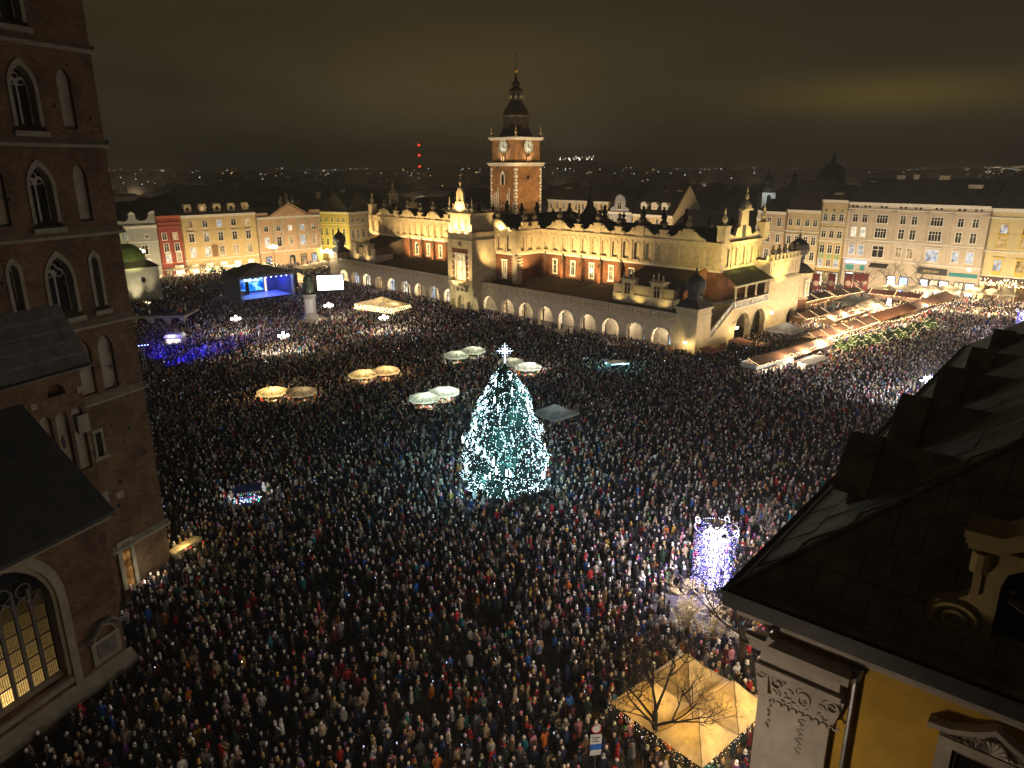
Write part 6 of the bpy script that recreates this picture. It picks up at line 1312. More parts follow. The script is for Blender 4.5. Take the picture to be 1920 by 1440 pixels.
m = MB(); m.box(-1.0, 1.0, -.6, .6, .5, 1.05); m.build('cart_body', mat('navy_paint', (.03, .04, .12), .5), t); m = MB(); m.extrude([(-1.15, -.85, 2.15), (1.15, -.85, 2.15), (1.15, .1, 2.6), (-1.15, .1, 2.6)], (0, 0, .05)); m.extrude([(-1.15, .103, 2.6), (1.15, .103, 2.6), (1.15, .85, 2.15), (-1.15, .85, 2.15)], (0, 0, .05)); m.build('roof', MATS['navy_paint'], t); m = MB()
for k in range(12): m.box(-1.1 + k * .19, -1.0 + k * .19, -.86, -.83, 1.9, 2.15)
m.build('striped_valance', mat('white_cloth', (.7, .7, .72)), t); m = MB()
for x in (-1, 1): 
    for y in (-.6, .6): m.tube([(x, y, 1.05), (x, y, 2.2)], .035, 4)
    m.lathe([(.42, -.05), (.42, .05)], 12, (x * .9, 0, .42))
m.build('frame', DARKM, t); tb_ = [MB() for _ in range(4)]; random.seed(9)
for k in range(60): tb_[k % 4].octa((random.uniform(-1.5, 1.3), random.uniform(-1.0, -.5), random.uniform(1.0, 1.75)), random.uniform(.05, .09))
for q, (nm, c_) in zip(tb_, (('toy_white', (.9, .95, 1)), ('toy_teal', (.1, 1, .7)), ('toy_red', (1, .1, .15)), ('toy_blue', (.2, .35, 1)))): tag(q.build('glowing_toys', glow_mat(nm, c_, 2.2), t), kind='stuff')
point((g_.x - .4, g_.y - .9, 2.0), 55, (.9, .95, 1), .1); point((g_.x + 1.3, g_.y - .3, 2.0), 40, (1, .92, .9), .1)
g_ = gp(331, 652); t = thing('white_booth', 'small white lit booth in the blue-lit crowd by the church tower', 'booth', (g_.x, g_.y, 0), .1); m = MB(); m.box(-1.6, 1.6, -1, 1, 0, 2.3); m.build('booth_wall', mat('grey_panel', (.25, .24, .24)), t); m = MB(); m.prism([(-1.8, 2.3), (1.8, 2.3), (1.3, 2.9), (-1.3, 2.9)], -1.2, 1.2); m.build('roof', MATS['white_cloth'], t); m = MB(); m.box(-1.3, 1.3, -1.05, -1.003, 1.0, 2.0); m.build('lit_counter', glow_mat('booth_light', (1, .9, .85), 1.2), t); point((g_.x, g_.y - 2, 2.4), 30, (1, .9, .85), .1)
g_ = gp(1157, 704); t = thing('sound_desk', 'small canopy with teal work lights in the crowd below the hall arches', 'sound desk', (g_.x, g_.y, 0), .2); m = MB(); m.box(-1.7, 1.7, -1, 1, 2.3, 2.4)
for x in (-1.6, 1.6):
    for y in (-.9, .9): m.tube([(x, y, 0), (x, y, 2.3)], .04, 4)
m.tube([(-1.6, -.9, 1), (1.6, -.9, 2.3)], .03, 4); m.build('frame', MATS['alu_truss'], t); m = MB(); m.box(-1.3, 1.3, -.3, .4, .7, 1.1); m.build('desk', DARKM, t); m = MB(); m.octa((-2.2, -.5, 2.4), .17); m.octa((1.6, -.9, 2.25), .12); m.box(-1.4, 1.4, -.95, -.9, 2.18, 2.26); m.build('work_light', glow_mat('teal_light', (.35, .95, 1), 9), t); point((g_.x - 2.2, g_.y - .8, 2.4), 60, (.3, .95, 1), .1); point((g_.x + 1, g_.y - 1.3, 2.0), 60, (.3, .95, 1), .1)
def bulbs(m, a, b, n, r, sag=0, jit=.02):
    a, b = Vector(a), Vector(b)
    for k in range(n + 1):
        t = k / n; p = a.lerp(b, t); p.z -= sag * 4 * t * (1 - t); m.octa((p.x + random.uniform(-jit, jit), p.y + random.uniform(-jit, jit), p.z + random.uniform(-jit, jit)), r)
# beer tent by the arcade
g_ = gp(718, 592); t = pyramid_tent('beer_tent', 'wide cream tent hung with warm fairy lights near the left arcade', (g_.x, g_.y, 0), ROT_D + .25, 12.0, 6.0, 2.9, 4.6, CANV); m = MB()
for k in range(6): random.seed(k); bulbs(m, (-6, -3.05, 2.7 - k * .22), (6, -3.05, 2.7 - k * .22), 46, .055, 0, .12)
for k in range(3): bulbs(m, (6.05, -3, 2.7 - k * .3), (6.05, 3, 2.7 - k * .3), 22, .05, 0, .1)
tag(m.build('fairy_lights', BULBW, t), kind='stuff')
for x in (-4, 0, 4): p = Matrix.Rotation(ROT_D + .25, 3, 'Z') @ Vector((x, -.5, 2.4)); point(g_ + p, 160, (1, .72, .34), .15)
# amber tent with four peaks, bottom right
TL_, TR_, TF_ = gp(1150, 1322, 2.5), gp(1440, 1318, 2.5), gp(1325, 1446, 2.5); TBk = TL_ + TR_ - TF_
tc_ = (TL_ + TR_) / 2; tdir = (TF_ - TL_); trz = atan2(tdir.y, tdir.x); TW1 = tdir.length; TD1 = (TR_ - TF_).length
t = thing('amber_tent', 'glowing amber market tent with four peaks and fairy lights, bottom right', 'tent', (tc_.x, tc_.y, 0), trz); AT = t
for i in (-1, 1):
    for j in (-1, 1):
        m = MB(); w, d = TW1 / 2, TD1 / 2; cx_, cy_ = i * w / 2, j * d / 2; nq = 8
        ring = lambda s_, z, sg: [(cx_ + s_ * w / 2 * ux, cy_ + s_ * d / 2 * uy, z - sg * (1 if abs(ux) + abs(uy) < 1.5 else 0)) for ux, uy in ((-1, -1), (0, -1), (1, -1), (1, 0), (1, 1), (0, 1), (-1, 1), (-1, 0))]
        R = [ring(.995, 2.5, .03), ring(.70, 2.86, .10), ring(.40, 3.4, .10), ring(.12, 4.05, .03)]
        for a_, b_ in zip(R, R[1:]):
            for k in range(8): m.face([a_[k], a_[(k + 1) % 8], b_[(k + 1) % 8], b_[k]])
        for k in range(8): m.face([R[3][k], R[3][(k + 1) % 8], (cx_, cy_, 4.3)])
        m.build('tent_roof', AMB, t); m = MB()
        for k in (0, 2, 4, 6): m.tube([R[0][k], R[1][k], R[2][k], R[3][k], (cx_, cy_, 4.28)], .022, 4)
        for k in (0, 2, 4, 6): m.tube([(R[0][k][0] * .985, R[0][k][1] * .985, 0), (R[0][k][0] * .985, R[0][k][1] * .985, 2.48)], .04, 5)
        m.build('frame', DARKM, t); p = Matrix.Rotation(trz, 3, 'Z') @ Vector((cx_, cy_, 2.25)); point(tc_ * Vector((1, 1, 0)) + p if False else Vector((tc_.x + p.x, tc_.y + p.y, p.z)), 105 if (i, j) != (-1, 1) else 45, (1, .58, .13), .15, 'tent_lamp')
m = MB(); v_ = MB(); random.seed(12)
for (a_, b_) in (((-TW1 / 2, -TD1 / 2), (TW1 / 2, -TD1 / 2)), ((TW1 / 2, -TD1 / 2), (TW1 / 2, TD1 / 2))):
    for k in range(3): bulbs(m, (a_[0] * 1.01, a_[1] * 1.01, 2.42 - k * .24), (b_[0] * 1.01, b_[1] * 1.01, 2.42 - k * .24), 22, .012, 0, .1)
    for k in range(90): q = random.random(); x, y = a_[0] + (b_[0] - a_[0]) * q, a_[1] + (b_[1] - a_[1]) * q; p = Vector((x * 1.012, y * 1.012, 2.4 - random.uniform(0, .5))); v_.face([p, p + Vector((random.uniform(-.2, .2), random.uniform(-.2, .2), -.1)), p + Vector((random.uniform(-.1, .1), random.uniform(-.1, .1), -.25))])
tag(m.build('fairy_lights', glow_mat('tent_bulb', (1, .80, .55), 9.0), t), kind='stuff'); tag(v_.build('fir_garland', FOL, t), kind='stuff')
m = MB(); m.tube([(.1, .05, 2.5), (.1, -.2, 4.2), (.5, -.9, 4.35)], .03, 5); m.build('lamp_bracket', DARKM, t)
# ---------------------------------------------------------------- street lamps
def candelabra(g_, h, label, power, col, arms=4, globe=.24, r0=.75, group='old street lamps of the square', mt=GLOBE):
    t = thing('street_lamp', label, 'street lamp', (g_.x, g_.y, 0), .4, group); m = MB(); m.lathe([(.32, 0), (.3, .5), (.16, .8), (.1, 1.4), (.075, h), (.12, h + .1), (.05, h + .5)], 8)
    for k in range(arms): A = 2 * pi * k / arms; m.tube([(0, 0, h - .5), (r0 * .6 * cos(A), r0 * .6 * sin(A), h - .2), (r0 * cos(A), r0 * sin(A), h - .05), (r0 * cos(A), r0 * sin(A), h + .05)], .035, 4)
    m.build('post', DARKM, t)
    for k in range(arms): A = 2 * pi * k / arms; q = MB(); q.ball((r0 * cos(A), r0 * sin(A), h + .28), globe); q.build('globe', mt, t)
    q = MB(); q.ball((0, 0, h + .72), globe); q.build('globe', mt, t); point((g_.x, g_.y, h + .45), power, col, .4); return t
for (px, py), lab, pw in (((447, 640), 'four-globe street lamp in the crowd nearest the domed church', 1500), ((536, 676), 'four-globe street lamp in the crowd below the stage', 2600), ((722, 638), 'four-globe street lamp right of the monument by the cream tent', 2600), ((619, 612), 'four-globe street lamp just right of the monument', 1800)):
    candelabra(gp(px, py), 4.4, lab, pw, (1, .88, .68))
def tallp(px, py, pt):
    g_ = gp(px, py); return g_, at(px, pt, g_.y).z
for (px, py, pt), lab, pw, mt in (((618, 530, 470), 'single bright lamp in front of the side street left of the hall', 1500, GLOBE), ((518, 520, 462), 'decorated lamp with hanging clusters in front of the pediment palace', 900, GLOBEW), ((272, 540, 470), 'decorated white lamp in front of the grey house', 700, GLOBE), ((1812, 560, 503), 'lamp with blue-white hoods in front of the big stone house', 900, GLOBE)):
    g_, h_ = tallp(px, py, pt); candelabra(g_, h_ - .5, lab, pw, (1, .86, .64), 4, .38, 1.0, mt=mt)
def curtain_lamp(px, py, ptop, wtop, label, power):
    g_ = gp(px, py); h = at(px, ptop, g_.y).z; t = thing('decorated_lamp', label, 'street lamp', (g_.x, g_.y, 0), .5, 'lamps hung with light curtains'); m = MB(); m.lathe([(.35, 0), (.3, .6), (.14, 1.0), (.09, h), (.16, h + .1), (.05, h + 1.0)], 8); r = wtop / 2
    for k in range(4): A = k * pi / 2; m.tube([(0, 0, h - .3), (r * .5 * cos(A), r * .5 * sin(A), h + .3), (r * cos(A), r * sin(A), h)], .05, 5); m.tube([(r * .55 * cos(A), r * .55 * sin(A), h + .28), (r * .55 * cos(A), r * .55 * sin(A), h - .15)], .03, 4); m.lathe([(.06, h - .1), (.3, h - .35), (.32, h - .4)], 8, (r * .55 * cos(A), r * .55 * sin(A), 0))
    for k in range(24): A, B = 2 * pi * k / 24, 2 * pi * (k + 1) / 24; m.tube([(r * cos(A), r * sin(A), h - .02), (r * cos(B), r * sin(B), h - .02)], .03, 4)
    m.build('post', DARKM, t); m = MB()
    for k in range(4): A = k * pi / 2; m.ball((r * .55 * cos(A), r * .55 * sin(A), h - .5), .2)
    m.build('globe', GLOBE, t); wb, bb = MB(), MB(); random.seed(int(px))
    for k in range(8):          # panels of light hang from the arms, longer near the post
        A = k * pi / 4; rr = .28
        while rr < r:
            f = (rr - .28) / (r - .28); z = h - .08 + .1 * sin(f * 6); zb = 1.4 + .5 * f + .5 * random.random()
            while z > zb:
                q = wb if random.random() < (.95 - 1.15 * f) * max(0, 1 - (h - z) / (h * .85)) + .06 else bb
                q.octa((rr * cos(A) + random.uniform(-.05, .05), rr * sin(A) + random.uniform(-.05, .05), z), random.uniform(.014, .030)); z -= random.uniform(.12, .3)
            rr += .12
    for k in range(56): A = 2 * pi * k / 56; wb.octa((r * cos(A), r * sin(A), h), .022)
    for k in range(4):
        A = k * pi / 2 + .3
        for j in range(14): B = 2 * pi * j / 14; wb.octa((r * cos(A) + .0, r * sin(A) + .25 * cos(B), h + .1 + .25 * sin(B)), .026)
    for z in [1.5 + .12 * k for k in range(int((h - 2) / .12))]:
        for j in range(3): A = random.uniform(0, 6.28); wb.octa((.18 * cos(A), .18 * sin(A), z), .035)
    tag(wb.build('light_curtain', BULBV, t), kind='stuff'); tag(bb.build('light_curtain', BULBB, t), kind='stuff')
    point((g_.x, g_.y, h - 1.0), power, (.92, .88, 1), .5); point((g_.x, g_.y, 2.2), power * .35, (.45, .42, 1), .5); return g_
LP1 = curtain_lamp(1331, 1134, 990, 3.3, 'street lamp with a blue and white light curtain beside the near roof', 3000)
LP2 = curtain_lamp(1914, 655, 585, 3.6, 'blue and white curtain lamp at the right edge of the photo', 2600)
g_, h_ = tallp(1727, 775, 708); t = thing('street_lamp', 'white-lit lamp post with two blue-hooded heads above the dark dormers', 'street lamp', (g_.x, g_.y, 0), .3, 'old street lamps of the square'); m = MB(); m.lathe([(.25, 0), (.2, .5), (.09, 1), (.09, h_)], 8)
for s_ in (-1, 1): m.tube([(0, 0, h_ - .2), (s_ * .5, 0, h_ + .25), (s_ * .9, 0, h_ + .1)], .05, 5); m.lathe([(.06, h_ + .15), (.4, h_ - .12), (.42, h_ - .18)], 10, (s_ * .9, 0, 0))
m.build('post', MATS['navy_paint'], t); m = MB()
for s_ in (-1, 1): m.ball((s_ * .9, 0, h_ - .25), .24)
m.build('globe', BULBV, t); m = MB(); random.seed(2)
for k in range(160): A = random.uniform(0, 6.28); m.octa((.15 * cos(A), .15 * sin(A), random.uniform(.8, h_)), .035)
tag(m.build('light_string', BULBV, t), kind='stuff'); point((g_.x, g_.y, h_ + .1), 4200, (.9, .92, 1), .4); LP3 = g_
# ---------------------------------------------------------------- market: chalets, parasols, hedges
PLK = mat('dark_planks2', (.16, .085, .04), .8, .3, 1.5, .3); RFB = mat('brown_roof', (.16, .075, .04), .8, .3, .8, .3); WHP = mat('white_panel', (.6, .57, .52), .7)
def chalet(pa, pb, depth, hh0, label, roof=RFB, wall=PLK, lit=LIT, seams=2, power=420, col=(1, .74, .42), lights=True, ridge=.9):
    hh = hh0 - .25; depth *= .76; a_, b_ = gp(*pa), gp(*pb); d = b_ - a_; L_ = d.length; rz = atan2(d.y, d.x); t = thing('market_stall', label, 'market stall', (a_.x, a_.y, 0), rz, 'market stalls north of the hall')
    m = MB(); m.box(0, L_, depth - .1, depth, 0, hh); m.box(0, .1, .003, depth - .103, 0, hh); m.box(L_ - .1, L_, .003, depth - .103, 0, hh); m.box(.103, L_ - .103, -.02, .1, 0, 1.0); m.build('stall_wall', wall, t)
    m = MB(); m.extrude([(-.3, -.7, hh - .1), (L_ + .3, -.7, hh - .1), (L_ + .3, depth / 2, hh + ridge), (-.3, depth / 2, hh + ridge)], (0, 0, .08)); m.extrude([(-.3, depth / 2 + .003, hh + ridge), (L_ + .3, depth / 2 + .003, hh + ridge), (L_ + .3, depth + .4, hh), (-.3, depth + .4, hh)], (0, 0, .08)); m.build('roof', roof, t)
    m = MB(); m.box(.1, L_ - .1, -.1, .3, 1.0, 1.06); m.box(.15, L_ - .15, depth - .3, depth - .12, .6, hh - .2); m.build('shelves', mat('goods', (.35, .2, .1), .8, .8, 5.0), t)
    if lights:
        m = MB(); random.seed(int(pa[0])); bulbs(m, (-.2, -.72, hh), (L_ + .2, -.72, hh), int(L_ * 5), .04, 0, .08)
        for k in range(seams + 1): x = -.2 + (L_ + .4) * k / max(1, seams); bulbs(m, (x, -.68, hh + .05), (x, depth / 2, hh + ridge + .15), 12, .032, 0, .03)
        tag(m.build('fairy_lights', BULBW, t), kind='stuff')
    n = max(1, int(L_ / 4.5))
    for k in range(n): p = Matrix.Rotation(rz, 3, 'Z') @ Vector(((k + .5) * L_ / n, -.5, hh - .45)); point(a_ + p, power, col, .12, 'stall_lamp')
    STALLS.append((a_.x, a_.y, d.x / L_, d.y / L_, L_, depth)); return t
STALLS = []
chalet((1416, 710), (1483, 690), 4.0, 2.6, 'white-fronted market stall with brown roof, lowest of the market', RFB, WHP, LITW, 0, 260, (1, .95, .85), True, .7)
chalet((1486, 690), (1562, 662), 4.2, 2.5, 'dark brown-roofed stall joined to the upper end of the white-fronted stall', RFB, WHP, LITW, 0, 30, (1, .9, .8), False, .7)
chalet((1512, 699), (1545, 688), 2.4, 1.9, 'small grey-roofed white annex beside the brown-roofed stall', mat('grey_felt', (.10, .09, .085)), WHP, LIT, 0, 5, (1, .9, .8), False, .2)
chalet((1528, 660), (1588, 641), 4.2, 2.7, 'brown stall with bright white-edged roof seams left of the lit hedge', RFB, PLK, LIT, 3, 300, (1, .86, .66))
chalet((1592, 640), (1640, 624), 4.2, 2.7, 'reddish stall behind the left end of the lit hedge', RFB, PLK, LIT, 2, 120)
chalet((1506, 618), (1548, 607), 4.2, 2.6, 'dark stall with white seams nearest the round corner turret', RFB, PLK, LIT, 2, 220, (1, .88, .7))
chalet((1556, 621), (1612, 602), 4.2, 2.6, 'stall with glowing yellow front in the middle of the market', RFB, PLK, LIT, 2, 260, (1, .78, .4))
chalet((1618, 600), (1650, 588), 4.2, 2.6, 'stall beside the bright pillar of lights, middle of the market', RFB, PLK, LIT, 2, 200)
chalet((1644, 622), (1712, 598), 4.4, 2.8, 'long orange-brown stall behind the right half of the lit hedge', mat('orange_roof', (.26, .10, .035), .8, .3, .8), PLK, LIT, 1, 60, (1, .7, .4), False)
chalet((1716, 600), (1782, 574), 4.4, 2.9, 'dark long stall with a white light tube on its gable end', RFB, PLK, LIT, 0, 120, (1, .9, .8), False)
chalet((1500, 585), (1556, 572), 4.2, 2.6, 'bright stall row behind the corner turret, far left of the market', RFB, PLK, LIT, 2, 320, (1, .8, .5))
chalet((1562, 572), (1612, 563), 4.2, 2.6, 'glaring white-lit stall in front of the ochre house', RFB, PLK, LITW, 2, 480, (1, .85, .6))
chalet((1630, 566), (1722, 577), 3.0, 2.5, 'long stall outlined with pinkish light below the cream parasols', mat('red_stripe', (.35, .12, .09)), PLK, LITW, 2, 200, (1, .85, .65))
for (px, py, ph, lab) in ((1663, 592, 560, 'slim pillar of white lights left of the middle stalls'), (1733, 575, 548, 'brilliant white column of lights above the dark long stall')):
    g_ = gp(px, py); h_ = at(px, ph, g_.y).z; t = thing('light_column', lab, 'light decoration', (g_.x, g_.y, 0)); m = MB(); random.seed(px)
    for k in range(260): A = random.uniform(0, 6.28); z = random.uniform(.3, h_); r = .55 * (1 - .5 * z / h_); m.octa((r * cos(A), r * sin(A), z), .075)
    tag(m.build('bulbs', BULBV if px < 1700 else glow_mat('bright_warm', (1, .88, .68), 18), t), kind='stuff'); m = MB(); m.tube([(0, 0, 0), (0, 0, h_)], .08, 6); m.build('pole', DARKM, t); point((g_.x, g_.y - 1, h_ * .6), 300, (1, .9, .75), .3)
for (px, py, w, lab) in ((1628, 596, 7, 'amber-lit pyramid tent in the middle of the market'), (1597, 585, 7, 'grey pyramid tent left of the amber market tent')):
    g_ = gp(px, py); pyramid_tent('market_tent', lab, (g_.x, g_.y, 0), ROT_N, w, w, 2.8, 4.5, CANV if px > 1600 else MATS['grey_canvas']); point((g_.x, g_.y, 2.3), 260 if px > 1600 else 50, (1, .74, .36), .15)
# rows of square parasols in front of the fronts
def row(p0, p1, n, name, labf, w, power, group, eave=2.6, top=3.7, col=(1, .76, .42)):
    for k in range(n):
        g_ = gp(*p0).lerp(gp(*p1), k / max(1, n - 1)); pyramid_tent('square_parasol', labf[k], (g_.x, g_.y, 0), ROT_D if p0[0] > 900 else ROT_N, w, w, eave, top, CANV, group, cat='parasol'); point((g_.x, g_.y, 2.2), power, col, .12)
row((1664, 558), (1772, 560), 5, '', ['leftmost cream square parasol before the big stone house', 'second cream parasol from the left before the big stone house', 'middle cream parasol of the row before the big stone house', 'fourth cream parasol from the left before the big stone house', 'rightmost cream parasol before the green shop sign'], 5.6, 330, 'cream parasols before the stone house')
row((1826, 565), (1884, 569), 3, '', ['left cream parasol before the yellow-trimmed house', 'middle cream parasol before the yellow-trimmed house', 'right cream parasol before the yellow-trimmed house'], 5.2, 330, 'cream parasols before the yellow-trimmed house')
row((306, 520), (336, 519), 2, '', ['pinkish lit parasol before the grey house', 'lit parasol before the red house'], 5, 110, 'cafe parasols on the left side')
row((366, 517), (424, 516), 3, '', ['dim pink parasol before the left part of the cream house', 'parasol wrapped in gold lights before the cream house', 'third parasol before the cream house, nearest the stage'], 5, 110, 'cafe parasols on the left side')
row((574, 515), (610, 508), 3, '', ['white lit parasol right of the stage, left of three', 'white lit parasol right of the stage, middle of three', 'white lit parasol right of the stage, right of three'], 5, 150, 'cafe parasols on the left side')
g_ = gp(562, 545); pyramid_tent('backstage_tent', 'amber-lit pointed tent just right of the stage', (g_.x, g_.y, 0), .3, 7, 7, 3.0, 5.2, CANV); point((g_.x, g_.y - 1, 2.4), 420, (1, .78, .4), .15)
g_ = gp(405, 556); pyramid_tent('backstage_tent', 'dim grey tent left of the stage', (g_.x, g_.y, 0), .3, 8, 8, 3.0, 4.6, MATS['grey_canvas'])
g_ = gp(418, 570); t = thing('inflatable_tunnel', 'pale rounded tarpaulin heap beside the left wall of the stage', 'tarpaulin', (g_.x, g_.y, 0), -.3); m = MB(); m.lathe([(2.2, 0), (2.1, .8), (1.5, 1.6), (.6, 2.1), (.01, 2.2)], 14, (0, 0, 0), None, 1.7, 1); m.build('tarpaulin', mat('pale_tarp', (.36, .34, .3), .8, .25, 1, .4), t)
m = MB(); random.seed(3); t = thing('light_garland', 'tangle of gold lights on potted trees before the cream house', 'light decoration', lloc(-12) + DV * -9, ROT_N)
for k in range(420): c_ = random.choice((-10, -3, 0, 4, 9, -7)); m.octa((c_ + random.gauss(0, 1.5), random.gauss(0, 1), abs(random.gauss(1.8, .9))), random.uniform(.04, .085))
tag(m.build('bulbs', BULBW, t), kind='stuff'); m = MB()
for c_ in (-10, -3, 0, 4, 9, -7): m.ball((c_, 0, 1.8), 1.1, None, 1.2); m.lathe([(.5, 0), (.5, .8)], 8, (c_, 0, 0))
m.build('potted_trees', FOL, t)
# lit hedge of fir trees along the market
random.seed(14)
hp = [gp(*p) for p in ((1575, 664), (1602, 656), (1630, 652), (1658, 646), (1686, 640), (1712, 630), (1738, 622))]
for i, g_ in enumerate(hp):
    t = thing('fir_shrub', ('leftmost fir shrub of the light-strung hedge', 'second fir shrub from the left in the lit hedge', 'third fir shrub from the left in the lit hedge', 'middle fir shrub of the lit hedge', 'fifth fir shrub from the left in the lit hedge', 'sixth fir shrub from the left in the lit hedge', 'rightmost fir shrub of the lit hedge')[i], 'shrub', (g_.x, g_.y, 0), 0, 'fir shrubs along the market'); m = MB(); hh = 3.0; rb = 2.3
    m.lathe([(rb * .7, .2), (rb * .75, hh * .5), (rb * .4, hh * .85), (.1, hh)], 10)
    for k in range(420): z = hh * random.random(); r = rb * (1 - .55 * z / hh) * random.uniform(.7, 1.05); A = random.uniform(0, 6.28); p = Vector((r * cos(A), r * sin(A), z)); d = Vector((cos(A), sin(A), random.uniform(-.6, .3))); s_ = Vector((-sin(A), cos(A), .2)); m.face([p - s_ * .14, p + d * .45, p + s_ * .14])
    m.build('foliage', mat('hedge_green', (.045, .075, .015), .9, .5, 2), t); m = MB()
    for k in range(34): x = -2.6 + k * .155; m.octa((x, -rb * .8, hh * .62 + .6 * sin(k * .37 + i * 2.2 + sin(k * .13 + i)) + .2 * sin(k * 1.1 + i * 5)), .034)
    for k in range(12): x = -2.4 + k * .16; m.octa((x * .8, -rb * .55, hh * .92 + .3 * sin(k * .6 + i * 1.3)), .03)
    tag(m.build('light_string', glow_mat('lime_bulb', (1, .82, .42), 11), t), kind='stuff'); m = MB(); m.lathe([(.12, 0), (.1, .6)], 6); m.build('trunk', MATS['bark'], t)
    if i % 2 == 0: point((g_.x, g_.y - 2.6, 2.2), 60, (1, .88, .4), .2)
# red banners with a round emblem
for i, px in enumerate((1527, 1556, 1587, 1604, 1617)):
    g_ = gp(px, 553); h_ = at(px, 513, g_.y).z; t = thing('banner', ('dark red banner with pale round emblem closest to the corner turret', 'dark red emblem banner, second from the corner turret', 'dark red emblem banner, middle one of five', 'dark red emblem banner, fourth from the corner turret', 'dark red emblem banner farthest from the corner turret')[i], 'banner', (g_.x, g_.y, 0), ROT_D + .3 * (i == 4), 'red banners of the market')
    m = MB(); m.box(-.95, .95, -.04, .04, 1.0, h_); m.build('cloth', mat('banner_red', (.16, .022, .018), .9, .15, 1), t); m = MB(); zc_ = h_ * .55
    for k in range(18): A, B = 2 * pi * k / 18, 2 * pi * (k + 1) / 18; m.prism([(rr * cos(q), zc_ + rr * sin(q)) for rr, q in ((.45, A), (.7, A), (.7, B), (.45, B))], -.06, -.043)
    m.prism([(.3 * cos(2 * pi * k / 6), zc_ + .3 * sin(2 * pi * k / 6)) for k in range(6)], -.06, -.043); m.build('emblem', mat('emblem_cream', (.6, .48, .28), .8), t); m = MB(); m.tube([(-1.05, 0, 0), (-1.05, 0, h_ + .2)], .05, 5); m.tube([(-1.05, 0, h_ + .05), (1, 0, h_ + .05)], .03, 4); m.build('pole', DARKM, t)
    if i % 2 == 0: point((g_.x, g_.y - 3, 2.8), 260, (1, .85, .7), .2)
# yellow figure-like lit sign by the shops and a white tube
g_ = gp(1790, 575); m = MB(); a_, b_, c_ = at(1783, 583, g_.y), at(1797, 566, g_.y), at(1808, 571, g_.y); m.tube([a_, b_, c_], .18, 6); tag(m.build('light_tube', glow_mat('tube_light', (1, .86, .86), 8)), 'bent white light tube along the gable of the dark long stall', 'light tube')
# street sign at the bottom
g_ = gp(1115, 1455); t = thing('street_sign', 'round traffic sign above white and blue plates in the crowd, bottom centre-right', 'sign', (g_.x, g_.y, 0), .12); m = MB(); m.tube([(0, .06, 0), (0, .06, 3.6)], .04, 6); m.build('post', mat('zinc_pipe', (.3, .29, .29)), t)
m = MB(); m.prism([(.3 * cos(2 * pi * k / 20), 3.35 + .3 * sin(2 * pi * k / 20)) for k in range(20)], 0, .03); m.build('round_sign', mat('sign_white', (.55, .57, .58), .5), t); m = MB()
for k in range(20): A, B = 2 * pi * k / 20, 2 * pi * (k + 1) / 20; m.prism([(rr * cos(q), 3.35 + rr * sin(q)) for rr, q in ((.24, A), (.3, A), (.3, B), (.24, B))], -.01, -.002)
m.build('red_ring', mat('sign_red', (.35, .03, .03), .5), t)
for z0, z1, mm_ in ((2.3, 2.95, 'sign_white'), (1.9, 2.25, 'sign_blue'), (1.5, 1.86, 'sign_white')):
    m = MB(); m.box(-.33, .33, 0, .03, z0, z1); m.build('plate', mat(mm_, (.02, .12, .5), .5), t)
m = MB(); m.box(-.24, .24, -.01, -.002, 2.72, 2.78); m.box(-.24, .1, -.01, -.002, 2.58, 2.63); m.box(-.24, .2, -.01, -.002, 2.44, 2.49); m.build('plate_lines', DARKM, t)
# ---------------------------------------------------------------- bare trees
def bare_tree(g_, h, label, seed, spread=1.0, r0=.16, col=None, levels=4, lean=(0, 0), fork=.42, thin=.5):
    rnd = random.Random(seed); t = thing('bare_tree', label, 'tree', (g_.x, g_.y, 0), 0, 'bare winter trees'); tm = MB(); bm_ = MB()
    def grow(m, p, d, L_, r, lv):
        pts = [p]; q = p.copy(); dd = d.copy(); n = 4
        for k in range(n):
            dd = (dd + Vector((rnd.uniform(-1, 1), rnd.uniform(-1, 1), rnd.uniform(-.5, .8))) * .22).normalized(); q = q + dd * (L_ / n); pts.append(q.copy())
        m.tube(pts, [r * (1 - .55 * k / n) for k in range(n + 1)], 5 if lv > 2 else 4)
        if lv == 0: return
        for k in range(rnd.randint(3, 4)):
            i = rnd.choice((2, 3, 4, 4)); A = rnd.uniform(0, 2 * pi); nd_ = (dd * .75 + Vector((cos(A), sin(A), rnd.uniform(-.1, .6))) * spread).normalized(); grow(bm_, pts[i], nd_, L_ * rnd.uniform(.55, .75), r * thin, lv - 1)
    base = Vector((0, 0, 0)); top = Vector((lean[0], lean[1], h * fork)); tm.tube([base, base.lerp(top, .5) + Vector((.05, .03, 0)), top], [r0 * 1.25, r0 * 1.05, r0 * .9], 8)
    for k in range(5): A = rnd.uniform(0, 1) + k * 1.26; grow(bm_, top + Vector((0, 0, -.25 * k)), Vector((cos(A), sin(A), .75 if k else 2)).normalized(), h * .33, r0 * .55, levels - 1)
    tm.build('trunk', col or MATS['bark'], t); bm_.build('branches', col or MATS['bark'], t); return t
DB = mat('dark_bark', (.022, .017, .012), .9, .3, 4, .4)
bare_tree(gp(1222, 1432), 8.8, 'dark bare tree in front of the amber tent', 5, .95, .18, DB, 6, thin=.55)
bare_tree(gp(1385, 1262), 8.6, 'dark bare tree between the amber tent and the dark roof corner', 9, .95, .22, DB, 5)
LB = mat('pale_bark', (.52, .40, .20), .9, .3, 4, .3)
bare_tree(gp(1292, 1142), 3.6, 'pale lamplit shrub left of the blue curtain lamp', 3, 1.1, .20, LB, 5, fork=.2, thin=.58)
bare_tree(gp(1292, 1175), 3.2, 'wide golden lamplit shrub below the blue curtain lamp', 7, 1.3, .20, LB, 5, fork=.15, thin=.58)
bare_tree(gp(1335, 1195), 3.2, 'golden lamplit shrub beneath the dark bare tree', 17, 1.3, .20, LB, 5, fork=.15, thin=.58)
